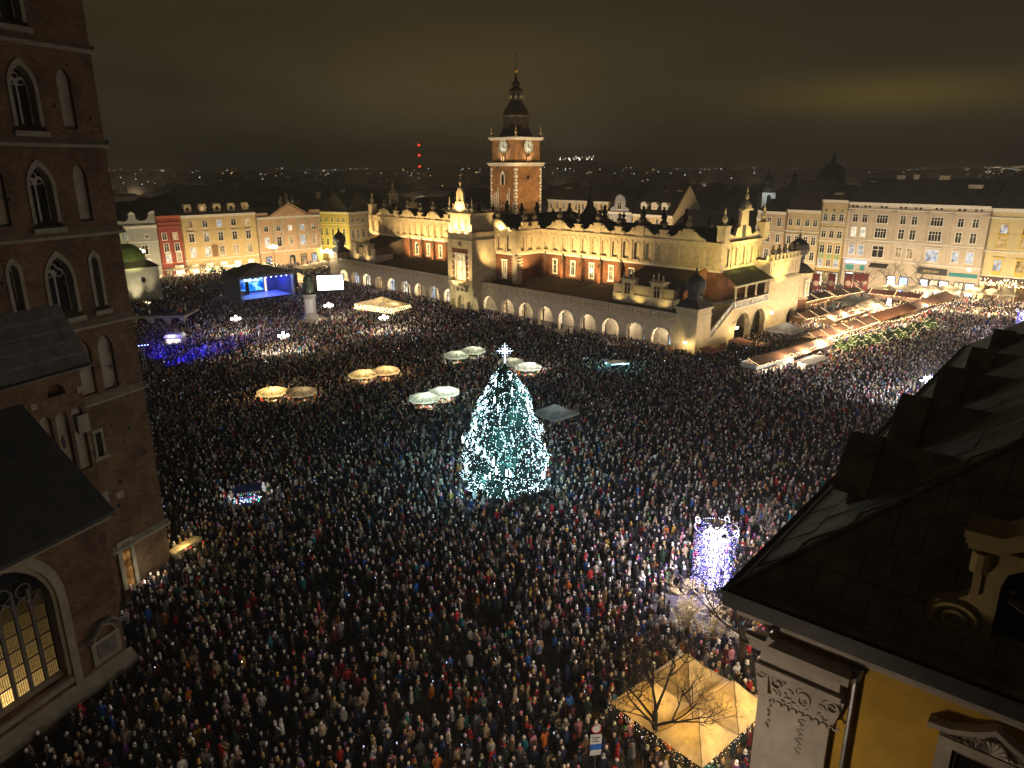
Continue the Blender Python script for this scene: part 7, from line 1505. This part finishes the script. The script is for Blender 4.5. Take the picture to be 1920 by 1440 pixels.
bare_tree(gp(1440, 1018), 5.0, 'pale bare tree against the crowd right of the curtain lamp', 23, 1.2, .10, mat('grey_bark', (.20, .18, .16), .9, .3, 4), 4, fork=.3)
for i, (px, lab) in enumerate(((1612, 'dark bare street tree before the left shops of the stone house'), (1666, 'bare street tree before the middle of the stone house'), (1722, 'bare street tree before the right shops of the stone house'))): bare_tree(gp(px, 556), 11.5, lab, 40 + i, 1.1, .2, MATS['bark'], 4, fork=.3)
# small row of cafe awnings at the hall's near corner
for i, (px, py, lab) in enumerate(((1385, 663, 'reddish flat awning at the foot of the first end arch'), (1330, 680, 'brown flat awning at the foot of the hall stairs'))):
    g_ = gp(px, py); t = thing('awning', lab, 'awning', (g_.x, g_.y, 0), ROT_N, 'awnings at the hall end'); m = MB(); m.extrude([(-2, -1.5, 2.2), (2, -1.5, 2.2), (2, 1.3, 2.6), (-2, 1.3, 2.6)], (0, 0, .08)); m.build('awning_cloth', mat('awning_red', (.32, .12, .07), .9, .2, 1), t); m = MB()
    for x in (-1.9, 1.9):
        for y in (-1.4, 1.2): m.tube([(x, y, 0), (x, y, 2.3)], .04, 4)
    m.build('frame', DARKM, t)

# unseen lamp posts added below the frame to light crowd and yellow wall
for x, y, lab, pw in ((-15, 23, 'added unseen lamp post left below the frame', 60), (-3, 24, 'added unseen lamp post below the middle of the frame', 200), (4.5, 17, 'added unseen lamp post below the yellow house', 460)):
    candelabra(Vector((x, y, 0)), 12.5 if x > 0 else 8.5, lab, pw, (1, .80, .58), 2, .22, .8, 'added lamp posts below the frame')
# bare point lights added among the far roofs to brighten their walls
random.seed(77)
for k in range(34):
    Y = random.uniform(350, 800); X = random.uniform(-.62, .66) * Y; point((X, Y, random.uniform(17, 24)), 1900, (1, .72, .42), .5, 'added_far_light')

# bulb strings and point lights added over the lanes to brighten the market
random.seed(52); t = thing('added_lane_lights', 'added warm light strings over the lanes between the market stalls', 'fairy lights', (gp(1580, 610).x, gp(1580, 610).y, 0)); m = MB(); B_ = t.location
for p0, p1 in (((1470, 668), (1560, 632)), ((1560, 632), (1640, 606)), ((1640, 606), (1740, 582)), ((1520, 600), (1600, 580)), ((1600, 580), (1690, 566)), ((1530, 640), (1600, 612)), ((1690, 570), (1790, 566)), ((1800, 572), (1900, 574))):
    a_, b_ = gp(*p0, 3.4), gp(*p1, 3.4); bulbs(m, a_ - B_, b_ - B_, int((b_ - a_).length * 2.5), .045, .5, .2)
    for k in range(3): p = a_.lerp(b_, (k + .5) / 3); point((p.x, p.y, 3.1), 700, (1, .78, .50), .2, 'added_lane_light')
tag(m.build('bulbs', BULBW, t), kind='stuff')

# mast with blue effect lights at the left edge of the crowd
g_ = gp(276, 712); t = thing('effect_light_mast', 'slim mast with blue effect lights at the left edge of the crowd', 'light mast', (g_.x, g_.y, 0), .5); m = MB()
for dx, dy in ((-.2, -.2), (.2, -.2), (.2, .2), (-.2, .2)): m.tube([(dx, dy, 0), (dx * .8, dy * .8, 6.4)], .04, 4)
for k in range(8): m.tube([(-.2, -.2, k * .8), (.2, -.2, k * .8 + .8)], .025, 4)
m.tube([(-1, 0, 6.3), (1, 0, 6.3)], .05, 5); m.build('mast', MATS['alu_truss'], t); m = MB()
for k in range(5): m.lathe([(.14, -.2), (.2, .1), (.05, .2)], 8, (-.9 + k * .45, -.15, 6.1))
m.build('lamp_head', DARKM, t); m = MB()
for k in range(5): m.octa((-.9 + k * .45, -.3, 5.95), .1)
m.build('lens', glow_mat('effect_blue', (.25, .3, 1), 12), t)
for px, py, pw in ((350, 690, 16000), (330, 650, 22000), (410, 668, 30000), (480, 640, 22000)): spot((g_.x + .3, g_.y, 6.2), gp(px, py), pw, (.012, .006, 1), 34, .15, .8, 'effect_beam')
# ---------------------------------------------------------------- people
SKIN = mat('skin', (.46, .30, .22), .6, .10, 8); TROU = mat('dark_trousers', (.022, .022, .028), .9, .4, 3); SHOE = mat('shoes', (.015, .014, .014), .6, .3, 3); GLV = mat('gloves', (.05, .045, .045), .9, .4, 3)
COAT = tint_mat('coat_cloth'); HATM = tint_mat('hat_cloth'); COATC = tint_mat('crowd_coat', 'coat'); HATC = tint_mat('crowd_hat', 'hat')
PHONE = glow_mat('phone_screen', (.62, .72, 1.0), 1.6)
def body_mesh(name, armL, armR, legs=((0, 0), (0, 0)), lean=0.0, turn=0.0, hem=.74):
    """one continuous skin-grown body; arms given as (elbow, wrist, hand) offsets from the shoulder"""
    V, E, R = [], [], []
    def add(p, r, par=None):
        V.append(p); R.append(r)
        if par is not None: E.append((par, len(V) - 1))
        return len(V) - 1
    pel = add((0, 0, .95), (.155, .125)); w_ = add((0, -lean * .3, 1.12), (.15, .12), pel); ch = add((0, -lean * .7, 1.32), (.175, .135), w_); up_ = add((0, -lean, 1.44), (.12, .10), ch)
    nk = add((0, -lean * 1.1, 1.52), (.055, .058), up_); hd = add((sin(turn) * .01, -lean * 1.2 - .012, 1.60), (.072, .085), nk); h2 = add((sin(turn) * .015, -lean * 1.25 - .012, 1.67), (.078, .092), hd); h3 = add((0, -lean * 1.25 - .004, 1.745), (.05, .06), h2)
    add((sin(turn) * .12, -lean * 1.2 - .012 - cos(turn) * .118, 1.632), (.013, .013), h2)
    hands = []
    for s_, arm in ((-1, armL), (1, armR)):
        sh = add((s_ * .185, -lean * .9, 1.405), (.075, .075), ch); q = sh; sp = Vector((s_ * .185, -lean * .9, 1.405))
        for k, (off, r) in enumerate(zip(arm, (.062, .048, .042))):
            p = sp + Vector((off[0] * s_, off[1], off[2])); q = add(tuple(p), (r, r), q)
        hands.append(Vector(V[q])); t_ = hands[-1] + Vector((-s_ * .035, -.03, .015)); add(tuple(t_), (.014, .014), q - 0)
    for s_, (kn, ft) in ((-1, legs[0]), (1, legs[1])):
        hp_ = add((s_ * .095, 0, .86), (.10, .11), pel); k_ = add((s_ * .10, -.02 + kn, .49), (.065, .07), hp_); an = add((s_ * .10, .02 + ft, .10), (.05, .055), k_); add((s_ * .115, -.13 + ft, .045), (.042, .04), an)
    me = bpy.data.meshes.new(name); me.from_pydata(V, E, []); o = bpy.data.objects.new(name, me); COL.objects.link(o)
    md = o.modifiers.new('skin', 'SKIN'); md.use_smooth_shade = True; sv = me.skin_vertices[0].data
    for i, r in enumerate(R): sv[i].radius = r
    sv[0].use_root = True
    sd = o.modifiers.new('sub', 'SUBSURF'); sd.levels = 1; sd.render_levels = 1
    dg = bpy.context.evaluated_depsgraph_get(); out = bpy.data.meshes.new_from_object(o.evaluated_get(dg)); out.name = name
    bpy.data.objects.remove(o); bpy.data.meshes.remove(me)
    out.materials.clear()
    for q in (SKIN, COAT, TROU, SHOE, GLV): out.materials.append(q)
    for f in out.polygons:
        c = f.center
        if c.z > 1.535 and abs(c.x) < .13: i = 0
        elif min((c - h).length for h in hands) < .062: i = 4 if hash(name) % 2 else 0
        elif c.z > hem - .02: i = 1
        elif c.z > .13: i = 2
        else: i = 3
        f.material_index = i
    return out, hands
POSE = {
    'down': (((.06, .02, -.27), (.05, -.05, -.50), (.05, -.08, -.58)), ((.06, .02, -.27), (.05, -.05, -.50), (.05, -.08, -.58))),
    'pocket': (((.10, .06, -.26), (.0, -.10, -.42), (-.04, -.13, -.46)), ((.10, .06, -.26), (.0, -.10, -.42), (-.04, -.13, -.46))),
    'phone': (((.06, .02, -.27), (.05, -.05, -.50), (.05, -.08, -.58)), ((.07, -.12, -.20), (.0, -.30, .06), (-.02, -.34, .14))),
    'both_up': (((.05, -.16, -.16), (-.04, -.34, .10), (-.07, -.37, .18)), ((.05, -.16, -.16), (-.04, -.34, .10), (-.07, -.37, .18))),
    'folded': (((.07, -.04, -.26), (-.09, -.20, -.24), (-.16, -.21, -.22)), ((.07, -.04, -.26), (-.09, -.20, -.27), (-.16, -.21, -.28))),
    'wave': (((.06, .02, -.27), (.05, -.05, -.50), (.05, -.08, -.58)), ((.16, -.03, .10), (.20, -.06, .36), (.20, -.07, .44))),
    'walk': (((.06, .12, -.26), (.05, .12, -.48), (.05, .10, -.56)), ((.06, -.10, -.26), (.04, -.24, -.44), (.03, -.29, -.50))),
}
BOD = {}
for nme, (aL, aR) in POSE.items():
    BOD[nme] = body_mesh('person', aL, aR, ((-.10, -.05), (.08, .20)) if nme == 'walk' else ((0, 0), (0, 0)), .03 if nme in ('pocket', 'phone', 'folded') else 0, random.uniform(-.5, .5))
def skirt(hem, w=1.0):
    m = MB(); prof = [(.235 * w, hem), (.228 * w, hem + .16), (.205 * w, 1.0), (.19 * w, 1.12), (.205, 1.28), (.17, 1.40), (.095, 1.49), (.085, 1.53)]
    m.lathe(prof, 10, (0, -.01, 0), None, 1.0, .74); m.f.pop(); m.f.pop(); m.m.pop(); m.m.pop(); return m
SKT = [skirt(.76).mesh('coat', COAT, True), skirt(.52, 1.06).mesh('coat', COAT, True), skirt(.84, 1.12).mesh('coat', COAT, True)]
def beanie(pom):
    m = MB(); m.lathe([(.098, 1.655), (.104, 1.68), (.100, 1.72), (.078, 1.775), (.04, 1.805), (.002, 1.81)], 9, (0, -.008, 0), 0, 1, 1.12)
    if pom: m.ball((0, 0, 1.835), .042, 1, 1, 6, 4)
    return m
def hood(fur):
    m = MB(); m.lathe([(.10, 1.50), (.125, 1.58), (.122, 1.68), (.10, 1.76), (.05, 1.80), (.002, 1.81)], 9, (0, .022, 0), 0, 1, 1.05)
    if fur: m.tube([(-.075, -.085, 1.56), (-.095, -.075, 1.66), (-.05, -.07, 1.765), (.05, -.07, 1.765), (.095, -.075, 1.66), (.075, -.085, 1.56)], .03, 5, 1)
    return m
def hair(long):
    m = MB(); m.lathe([(.090, 1.64), (.098, 1.69), (.085, 1.755), (.05, 1.782), (.002, 1.788)], 9, (0, .012, 0), 0, 1, 1.12)
    if long: m.lathe([(.05, 1.40), (.085, 1.47), (.092, 1.60), (.085, 1.68)], 8, (0, .05, 0), 0, 1, .8)
    return m
def santa():
    m = MB(); m.lathe([(.104, 1.66), (.108, 1.70)], 9, (0, -.008, 0), 1, 1, 1.1); m.lathe([(.098, 1.70), (.08, 1.78), (.05, 1.85), (.03, 1.89)], 8, (0, -.005, 0), 0); m.tube([(0, 0, 1.88), (.06, .03, 1.87), (.12, .05, 1.80)], [.032, .026, .018], 5, 0); m.ball((.125, .05, 1.775), .038, 1, 1, 6, 4); return m
FUR = mat('pale_fur', (.42, .36, .28), .95, .3, 20); WHF = mat('white_pompom', (.6, .6, .58), .95, .1, 20)
HEAD = {'beanie': (beanie(0), [HATM]), 'bobble': (beanie(1), [HATM, FUR]), 'hood': (hood(0), [HATM]), 'furhood': (hood(1), [HATM, FUR]), 'short': (hair(0), [HATM]), 'long': (hair(1), [HATM]), 'santa': (santa(), [HATM, WHF])}
HME = {k: v[0].mesh('hair' if k in ('short', 'long') else 'hat', v[1], True) for k, v in HEAD.items()}
m = MB(); m.lathe([(.10, 1.46), (.125, 1.49), (.115, 1.55), (.085, 1.57)], 9, (0, -.015, 0)); SCARF = m.mesh('scarf', HATM, True)
m = MB(); m.lathe([(.10, 1.0), (.15, 1.04), (.16, 1.25), (.12, 1.38), (.04, 1.41)], 8, (0, .17, 0), None, 1, .62); PACK = m.mesh('backpack', HATM, True)
# where the crowd stands
CHM = CH.matrix_basis.inverted(); HOM = HOUSE.matrix_basis.inverted(); STM = SM.inverted(); ADM = AD.matrix_basis.inverted()
CIRC = [(TP.x, TP.y, 2.9), (MO.location.x, MO.location.y, 4.6), (SCN.location.x + 3, SCN.location.y, 3.5)] + [(a_, b_, 1.5) for a_, b_, r in PARAS] + [(LP1.x, LP1.y, .7), (LP3.x, LP3.y, .6)]
for nme in ('vendor_cart', 'white_booth', 'sound_desk', 'street_sign'): o = bpy.data.objects[nme]; CIRC.append((o.location.x, o.location.y, 2.0 if nme != 'street_sign' else .4))
for o in list(bpy.data.objects):
    if o.get('category') in ('tree', 'street lamp', 'shrub') and o.parent is None: CIRC.append((o.location.x, o.location.y, 1.7 if 'lamplit' in o['label'] else .45 if o['category'] != 'shrub' else 2.4))
def lit(x, y):
    v_ = Vector((x - HC.x, y - HC.y, 0)); s, w = v_.dot(DV), v_.dot(NV)
    if -0.8 < s < 129 and -.5 < w < 44: return 0
    if 57.8 < s < 68.9 and -3.4 < w < 0: return 0
    if s > 169 or w > 99.5: return 0
    d = 1.0
    if 128 < s and w > -6: d = .45
    if 128 < s and w < -24: d = .55
    if w > 44 and s > -4: d = .25
    q = CHM @ Vector((x, y, 0))
    if (q.x < .4 and q.y > -.5) or (q.x < -10.9 and q.y > -8.5) or (q.x < -5.5 and q.y > -2.2): return 0
    q = HOM @ Vector((x, y, 0))
    if q.x > .9 and q.y > .2: return 0
    q = STM @ Vector((x, y, 0))
    if -1.2 < q.x < 16 and -1.6 < q.y < 11: return 0
    q = ADM @ Vector((x, y, 0))
    if -7 < q.x < 7 and -6 < q.y < 8: return 0
    for a_, b_, r in CIRC:
        if (x - a_) ** 2 + (y - b_) ** 2 < r * r: return 0
    for a_, b_, dx, dy, L_, dp in STALLS:
        u, v2 = (x - a_) * dx + (y - b_) * dy, -(x - a_) * dy + (y - b_) * dx
        if -.4 < u < L_ + .4 and -.5 < v2 < dp + .4: return 0
    c = gp(1045, 622); 
    if ((x - c.x) / 9) ** 2 + ((y - c.y) / 8) ** 2 < 1: d = min(d, .3)
    c = gp(360, 590)
    if ((x - c.x) / 16) ** 2 + ((y - c.y) / 14) ** 2 < 1: d = min(d, .6)
    for (px, py, r) in ((925, 1180, 1.6), (610, 1120, 1.5), (650, 1230, 1.3), (850, 1240, 1.6), (290, 1195, 2.2), (800, 1350, 1.4), (1030, 1260, 1.2), (560, 1010, 1.2), (985, 950, 1.6)):
        c = gp(px, py)
        if (x - c.x) ** 2 + (y - c.y) ** 2 < r * r: d = min(d, .12)
    return d
random.seed(101); PTS = []
def clump(x, y): return .5 + .5 * sin(x * .9 + 2 * sin(y * .37)) * sin(y * .8 + 1.5 * sin(x * .43))
y = 27.0
while y < 300:
    sp = .62 if y < 62 else .68 if y < 150 else .80; lim = .76 * (y * .957 + 9.9) + 4; x = -lim
    while x < lim:
        px, py = x + random.uniform(-.32, .32), y + random.uniform(-.32, .32); d = lit(px, py)
        if d and random.random() < d * (.62 + .48 * clump(px, py)): PTS.append((px, py))
        x += sp
    y += sp
print('crowd', len(PTS))
COATS = [('black', (.012, .012, .014), 34), ('charcoal', (.024, .024, .027), 20), ('navy', (.012, .018, .045), 14), ('dark brown', (.035, .022, .014), 7), ('dark green', (.016, .035, .02), 6), ('grey', (.12, .12, .125), 7), ('beige', (.32, .23, .14), 6), ('cream', (.48, .41, .32), 4), ('red', (.30, .018, .018), 2.4), ('burgundy', (.10, .012, .018), 3), ('bright blue', (.02, .09, .34), 1.6), ('teal', (.02, .15, .18), 1), ('purple', (.10, .03, .15), 1), ('pink', (.38, .16, .20), 1.2), ('orange', (.40, .11, .02), .8), ('mustard', (.32, .20, .03), .8), ('white', (.55, .55, .55), 2.4)]
HATS = [('black', (.014, .014, .016), 14), ('grey', (.27, .28, .30), 16), ('white', (.66, .64, .61), 17), ('cream', (.60, .53, .43), 15), ('pink', (.55, .20, .28), 5), ('red', (.34, .02, .02), 3), ('navy', (.015, .02, .06), 7), ('mustard', (.48, .28, .03), 4), ('purple', (.22, .08, .30), 3), ('green', (.05, .22, .06), 3), ('beige', (.46, .37, .27), 10)]
HAIRS = [('blond', (.36, .24, .11), 5), ('brown', (.09, .05, .03), 8), ('dark', (.02, .015, .012), 7), ('grey', (.35, .34, .33), 3)]
def pick(L): 
    t = random.uniform(0, sum(q[2] for q in L))
    for q in L:
        t -= q[2]
        if t <= 0: return q
    return L[-1]
HKINDS = [('beanie', 26), ('bobble', 22), ('hood', 10), ('furhood', 6), ('short', 16), ('long', 17), ('santa', 2)]
def style():
    hk = pick([(k, 0, w) for k, w in HKINDS])[0]; c = pick(COATS)
    if hk in ('hood', 'furhood'): h = (c[0], c[1])
    elif hk == 'santa': h = ('red', (.5, .015, .015))
    elif hk in ('short', 'long'): h = pick(HAIRS)
    else: h = pick(HATS)
    j = random.uniform(.8, 1.25); return hk, c[0], tuple(q * j for q in c[1]), h[0], tuple(q * random.uniform(.85, 1.15) for q in h[1])
# the 300 that show largest are people of their own
def px_of(x, y, z):
    d = Vector((x, y, z - CAM_H)); zc_ = d.dot(_f); return 960 + FPX * d.dot(_r) / zc_, 720 - FPX * d.dot(_u) / zc_, zc_
bpy.context.view_layer.update(); DG = bpy.context.evaluated_depsgraph_get()
near, rest = [], []
SPECIAL = [(282, 1172, 'bobble', 'white', (.55, .55, .6), 'bright blue', (.02, .10, .35), 'down', 'person in white bobble hat and blue jacket by the lit slit of the church'), (333, 1183, 'long', 'brown', (.09, .05, .03), 'red', (.5, .01, .02), 'walk', 'person in long red coat walking on bare paving near the brick church'), (312, 1180, 'short', 'dark', (.02, .02, .02), 'orange', (.4, .15, .03), 'walk', 'bareheaded person in ochre coat walking away from the church wall')]
order = sorted(PTS, key=lambda p: p[0] ** 2 * .15 + p[1])
SPP = [gp(a_, b_) for a_, b_, *_ in SPECIAL]
for (x, y) in order:
    if any((x - q.x) ** 2 + (y - q.y) ** 2 < .5 for q in SPP): continue
    u, v2, zc_ = px_of(x, y, 1.6)
    if len(near) < 300 - len(SPECIAL) and -5 < u < 1925 and v2 < 1436 and y < 120:
        o_ = Vector((0, 0, CAM_H)); t_ = Vector((x, y, 1.75)); d_ = t_ - o_; hit = S.ray_cast(DG, o_, d_.normalized(), distance=d_.length - .3)
        if not hit[0]: near.append((x, y)); continue
    rest.append((x, y))
used = set(); PROTO = {}
def place_of(u, v2):
    if u < 420 and v2 < 1330: return 'near the brick church'
    if u < 420: return 'in the bottom left corner'
    if u > 1380 and v2 < 1300: return 'under the dark roof corner'
    if u > 1100 and v2 > 1180: return 'beside the amber tent'
    if u > 1100: return 'below the curtain lamp'
    if v2 > 1330: return 'at the bottom edge, ' + ('left of centre' if u < 700 else 'centre')
    return 'in the lower crowd, ' + ('left half' if u < 700 else 'near the middle')
HN = {'beanie': 'beanie', 'bobble': 'bobble hat', 'hood': 'hood up', 'furhood': 'fur-edged hood up', 'short': 'short {} hair', 'long': 'long {} hair', 'santa': 'red Santa hat'}
def person(x, y, hk, hn, hc, cn, cc, pose, rz, label, long_=0, acc=None):
    o = bpy.data.objects.new('person', BOD[pose][0]); COL.objects.link(o); s_ = random.uniform(.90, 1.02); o.location = (x, y, 0); o.rotation_euler = (0, 0, rz); o.scale = (s_, s_, s_); o.color = cc + (1,)
    tag(o, label, 'person', 'people in the crowd')
    k = obj('coat', SKT[long_], o); k.color = cc + (1,); h_ = obj('hair' if hk in ('short', 'long') else 'hat', HME[hk], o); h_.color = hc + (1,)
    if acc == 'backpack': a_ = obj('backpack', PACK, o); a_.color = random.choice(((.05, .05, .06, 1), (.25, .03, .03, 1), (.04, .08, .2, 1)))
    if acc == 'scarf': a_ = obj('scarf', SCARF, o); a_.color = random.choice(((.5, .5, .5, 1), (.45, .04, .05, 1), (.5, .38, .2, 1)))
    if pose in ('phone', 'both_up'):
        hp_ = BOD[pose][1][1]; m = MB(); m.box(hp_.x - .04, hp_.x + .04, hp_.y - .06, hp_.y - .05, hp_.z - .02, hp_.z + .13); p_ = obj('phone', PHM[pose], o)
    return o
PHM = {}
for pose in ('phone', 'both_up'):
    hp_ = BOD[pose][1][1]; m = MB(); m.box(hp_.x - .04, hp_.x + .04, hp_.y - .06, hp_.y - .048, hp_.z - .03, hp_.z + .12, 0); m.face([(hp_.x - .035, hp_.y - .046, hp_.z - .025), (hp_.x + .035, hp_.y - .046, hp_.z - .025), (hp_.x + .035, hp_.y - .046, hp_.z + .115), (hp_.x - .035, hp_.y - .046, hp_.z + .115)][::-1], 1); PHM[pose] = m.mesh('phone', [DARKM, PHONE])
def face_dir(x, y):
    t_ = Vector((-60, 185, 0)) if random.random() < .55 else Vector((TP.x, TP.y, 0)); a_ = atan2(t_.y - y, t_.x - x) + pi / 2 + random.gauss(0, .6); return a_ if random.random() < .8 else random.uniform(0, 2 * pi)
for (u, v2, hk, hn, hc, cn, cc, pose, lab), g_ in zip(SPECIAL, SPP): person(g_.x, g_.y, hk, hn, hc, cn, cc, pose, random.uniform(0, 6), lab, 1)
for (x, y) in near:
    u, v2, _z = px_of(x, y, 1.6); pl = place_of(u, v2)
    for tr in range(200):
        hk, cn, cc, hn, hc = style(); acc = random.choice((None, None, 'backpack', 'scarf', None)); pose = random.choice(('down', 'pocket', 'pocket', 'phone' if random.random() < .35 else 'down', 'folded', 'down', 'walk', 'both_up' if random.random() < .2 else 'pocket', 'wave' if random.random() < .3 else 'down')); lg = random.choice((0, 0, 1, 2))
        pw = {'phone': 'holding up a phone', 'both_up': 'filming with both hands', 'folded': 'arms folded', 'wave': 'one arm raised', 'walk': 'walking', 'pocket': 'hands in pockets', 'down': ''}[pose]
        hd_ = HN[hk].format(hn) if hk in ('short', 'long', 'santa', 'hood', 'furhood') else hn + ' ' + HN[hk]
        lab = 'person with ' + hd_ + ', ' + ('long ' if lg == 1 else 'puffy ' if lg == 2 else '') + cn + ' coat' + (' and ' + acc if acc else '') + (', ' + pw if pw else '') + ', ' + pl
        if len(lab.split()) > 16: lab = lab.replace(', left half', '').replace(', near the middle', '').replace(', left of centre', '').replace(', centre', '').replace('hands in pockets, ', '')
        if len(lab.split()) > 16: lab = lab.replace(' with both hands', '').replace(', hands in pockets', '').replace(', arms folded', '').replace(' and backpack', '').replace(' and scarf', ''); acc = None
        if len(lab.split()) > 16: continue
        if lab not in used: break
    used.add(lab); person(x, y, hk, hn, hc, cn, cc, pose, face_dir(x, y), lab, lg, acc)
# everybody else: one crowd, grown on points by geometry nodes
def merged(pose, hk, lg, scarf):
    vs, fs, ms = [], [], []; mats_ = [SKIN, COATC, TROU, SHOE, GLV, HATC, FUR]
    def eat(me, mp):
        b = len(vs); vs.extend([v_.co[:] for v_ in me.vertices])
        for f in me.polygons: fs.append([b + i for i in f.vertices]); ms.append(mp(f.material_index))
    eat(BOD[pose][0], lambda i: i); eat(SKT[lg], lambda i: 1); eat(HME[hk], lambda i: (5 if hk not in ('hood', 'furhood') else 1) if i == 0 else 6)
    if scarf: eat(SCARF, lambda i: 5)
    me = bpy.data.meshes.new('crowd_figure'); me.from_pydata(vs, [], fs)
    for q in mats_: me.materials.append(q)
    me.polygons.foreach_set('material_index', ms); me.polygons.foreach_set('use_smooth', [True] * len(fs)); me.update(); return me
VAR = [('down', 'beanie', 0, 0), ('pocket', 'bobble', 1, 0), ('folded', 'long', 0, 1), ('down', 'short', 2, 0), ('phone', 'beanie', 0, 0), ('pocket', 'hood', 2, 0), ('walk', 'bobble', 0, 1), ('pocket', 'furhood', 1, 0), ('both_up', 'long', 0, 0), ('down', 'long', 1, 1), ('pocket', 'short', 0, 1), ('wave', 'bobble', 2, 0), ('folded', 'beanie', 1, 1), ('down', 'santa', 0, 0)]
VW = [14, 13, 9, 9, 4, 7, 7, 5, 2, 9, 8, 1, 8, 1]
VC = bpy.data.collections.new('crowd_figures')
for i, q in enumerate(VAR): VC.objects.link(bpy.data.objects.new('crowd_figure_%02d' % i, merged(*q)))
n_ground = len(rest); T2M = T2.matrix_basis
for k in range(150):     # people up on the terrace
    q = T2M @ Vector((random.uniform(-2.5, 10.4), random.uniform(.9, 8.6), 0)); rest.append((q.x, q.y))
me = bpy.data.meshes.new('crowd'); me.from_pydata([(x, y, 0.0 if k < n_ground else 2.7) for k, (x, y) in enumerate(rest)], [], [])
def point_attr(nm, ty, key, vals):
    me.attributes.new(nm, ty, 'POINT'); me.attributes[nm].data.foreach_set(key, vals)
ki = random.choices(range(len(VAR)), VW, k=len(rest)); cs, hs = [], []
for k, (x, y) in enumerate(rest):
    c = pick(COATS)[1]; hk = VAR[ki[k]][1]; h = (.5, .015, .015) if hk == 'santa' else (pick(HAIRS) if hk in ('short', 'long') else pick(HATS))[1]; j = random.uniform(.8, 1.25); cs += [c[0] * j, c[1] * j, c[2] * j, 1]; hs += [h[0] * j, h[1] * j, h[2] * j, 1]
point_attr('kind_of', 'INT', 'value', ki); point_attr('turn', 'FLOAT', 'value', [face_dir(x, y) for x, y in rest]); point_attr('size', 'FLOAT', 'value', [random.uniform(.88, 1.03) if random.random() < .93 else random.uniform(.62, .8) for _ in rest]); point_attr('coat', 'FLOAT_COLOR', 'color', cs); point_attr('hat', 'FLOAT_COLOR', 'color', hs)
CR = bpy.data.objects.new('crowd', me); COL.objects.link(CR); tag(CR, 'dense crowd of people filling the square around the tree', kind='stuff')
ng = bpy.data.node_groups.new('crowd_figures', 'GeometryNodeTree'); ng.interface.new_socket('Geometry', in_out='INPUT', socket_type='NodeSocketGeometry'); ng.interface.new_socket('Geometry', in_out='OUTPUT', socket_type='NodeSocketGeometry')
N = ng.nodes; L = ng.links; gi = N.new('NodeGroupInput'); go = N.new('NodeGroupOutput'); iop = N.new('GeometryNodeInstanceOnPoints'); ci = N.new('GeometryNodeCollectionInfo'); ci.inputs['Collection'].default_value = VC; ci.inputs['Separate Children'].default_value = True; ci.inputs['Reset Children'].default_value = True
def named(nm, ty): n = N.new('GeometryNodeInputNamedAttribute'); n.data_type = ty; n.inputs['Name'].default_value = nm; return n.outputs['Attribute']
cx3 = N.new('ShaderNodeCombineXYZ'); L.new(named('turn', 'FLOAT'), cx3.inputs[2]); L.new(gi.outputs[0], iop.inputs['Points']); L.new(ci.outputs[0], iop.inputs['Instance']); iop.inputs['Pick Instance'].default_value = True
L.new(named('kind_of', 'INT'), iop.inputs['Instance Index']); L.new(cx3.outputs[0], iop.inputs['Rotation']); L.new(named('size', 'FLOAT'), iop.inputs['Scale']); L.new(iop.outputs[0], go.inputs[0])
CR.modifiers.new('figures', 'NODES').node_group = ng
# lit phone screens scattered through the crowd
random.seed(44); m = MB(); m2 = MB(); k = 0
for (x, y) in rest:
    if y > 38 and random.random() < (.007 if y < 120 else .014):
        z = random.uniform(1.35, 1.8); a_ = random.uniform(-.5, .5); s_ = .03 if y < 120 else .05; q = (m, m2)[random.random() < .3]; dx, dy = s_ * cos(a_), s_ * sin(a_); t_ = .3
        q.add([(x - dx, y - dy - t_, z), (x + dx, y + dy - t_, z), (x + dx, y + dy - t_, z + s_ * 3.2), (x - dx, y - dy - t_, z + s_ * 3.2), (x - dx, y - dy - t_ + .012, z), (x + dx, y + dy - t_ + .012, z), (x + dx, y + dy - t_ + .012, z + s_ * 3.2), (x - dx, y - dy - t_ + .012, z + s_ * 3.2)], [(0, 1, 2, 3), (5, 4, 7, 6), (0, 3, 7, 4), (1, 5, 6, 2), (3, 2, 6, 7), (0, 4, 5, 1)])
tag(m.build('phone_screens', glow_mat('phone_screen', (.62, .72, 1), 1.6)), 'small lit phone screens held up across the crowd', kind='stuff'); tag(m2.build('phone_screens', glow_mat('phone_warm', (1, .88, .7), 2.5)), 'small warm-lit phone screens among the crowd', kind='stuff')
# ---------------------------------------------------------------- thin winter haze over the town
m = MB(); m.box(-5100, 5100, -2600, 7600, -1, 140); hz = m.mesh('haze', bpy.data.materials.new('haze_air')); HM = bpy.data.materials['haze_air']; HM.use_nodes = True; T = HM.node_tree; T.nodes.clear()
vo = T.nodes.new('ShaderNodeVolumePrincipled'); vo.inputs['Color'].default_value = (.92, .90, .86, 1); vo.inputs['Density'].default_value = .00028; vo.inputs['Anisotropy'].default_value = .2; ou = T.nodes.new('ShaderNodeOutputMaterial'); T.links.new(vo.outputs[0], ou.inputs['Volume'])
HZ = bpy.data.objects.new('haze', hz); COL.objects.link(HZ); tag(HZ, kind='stuff')
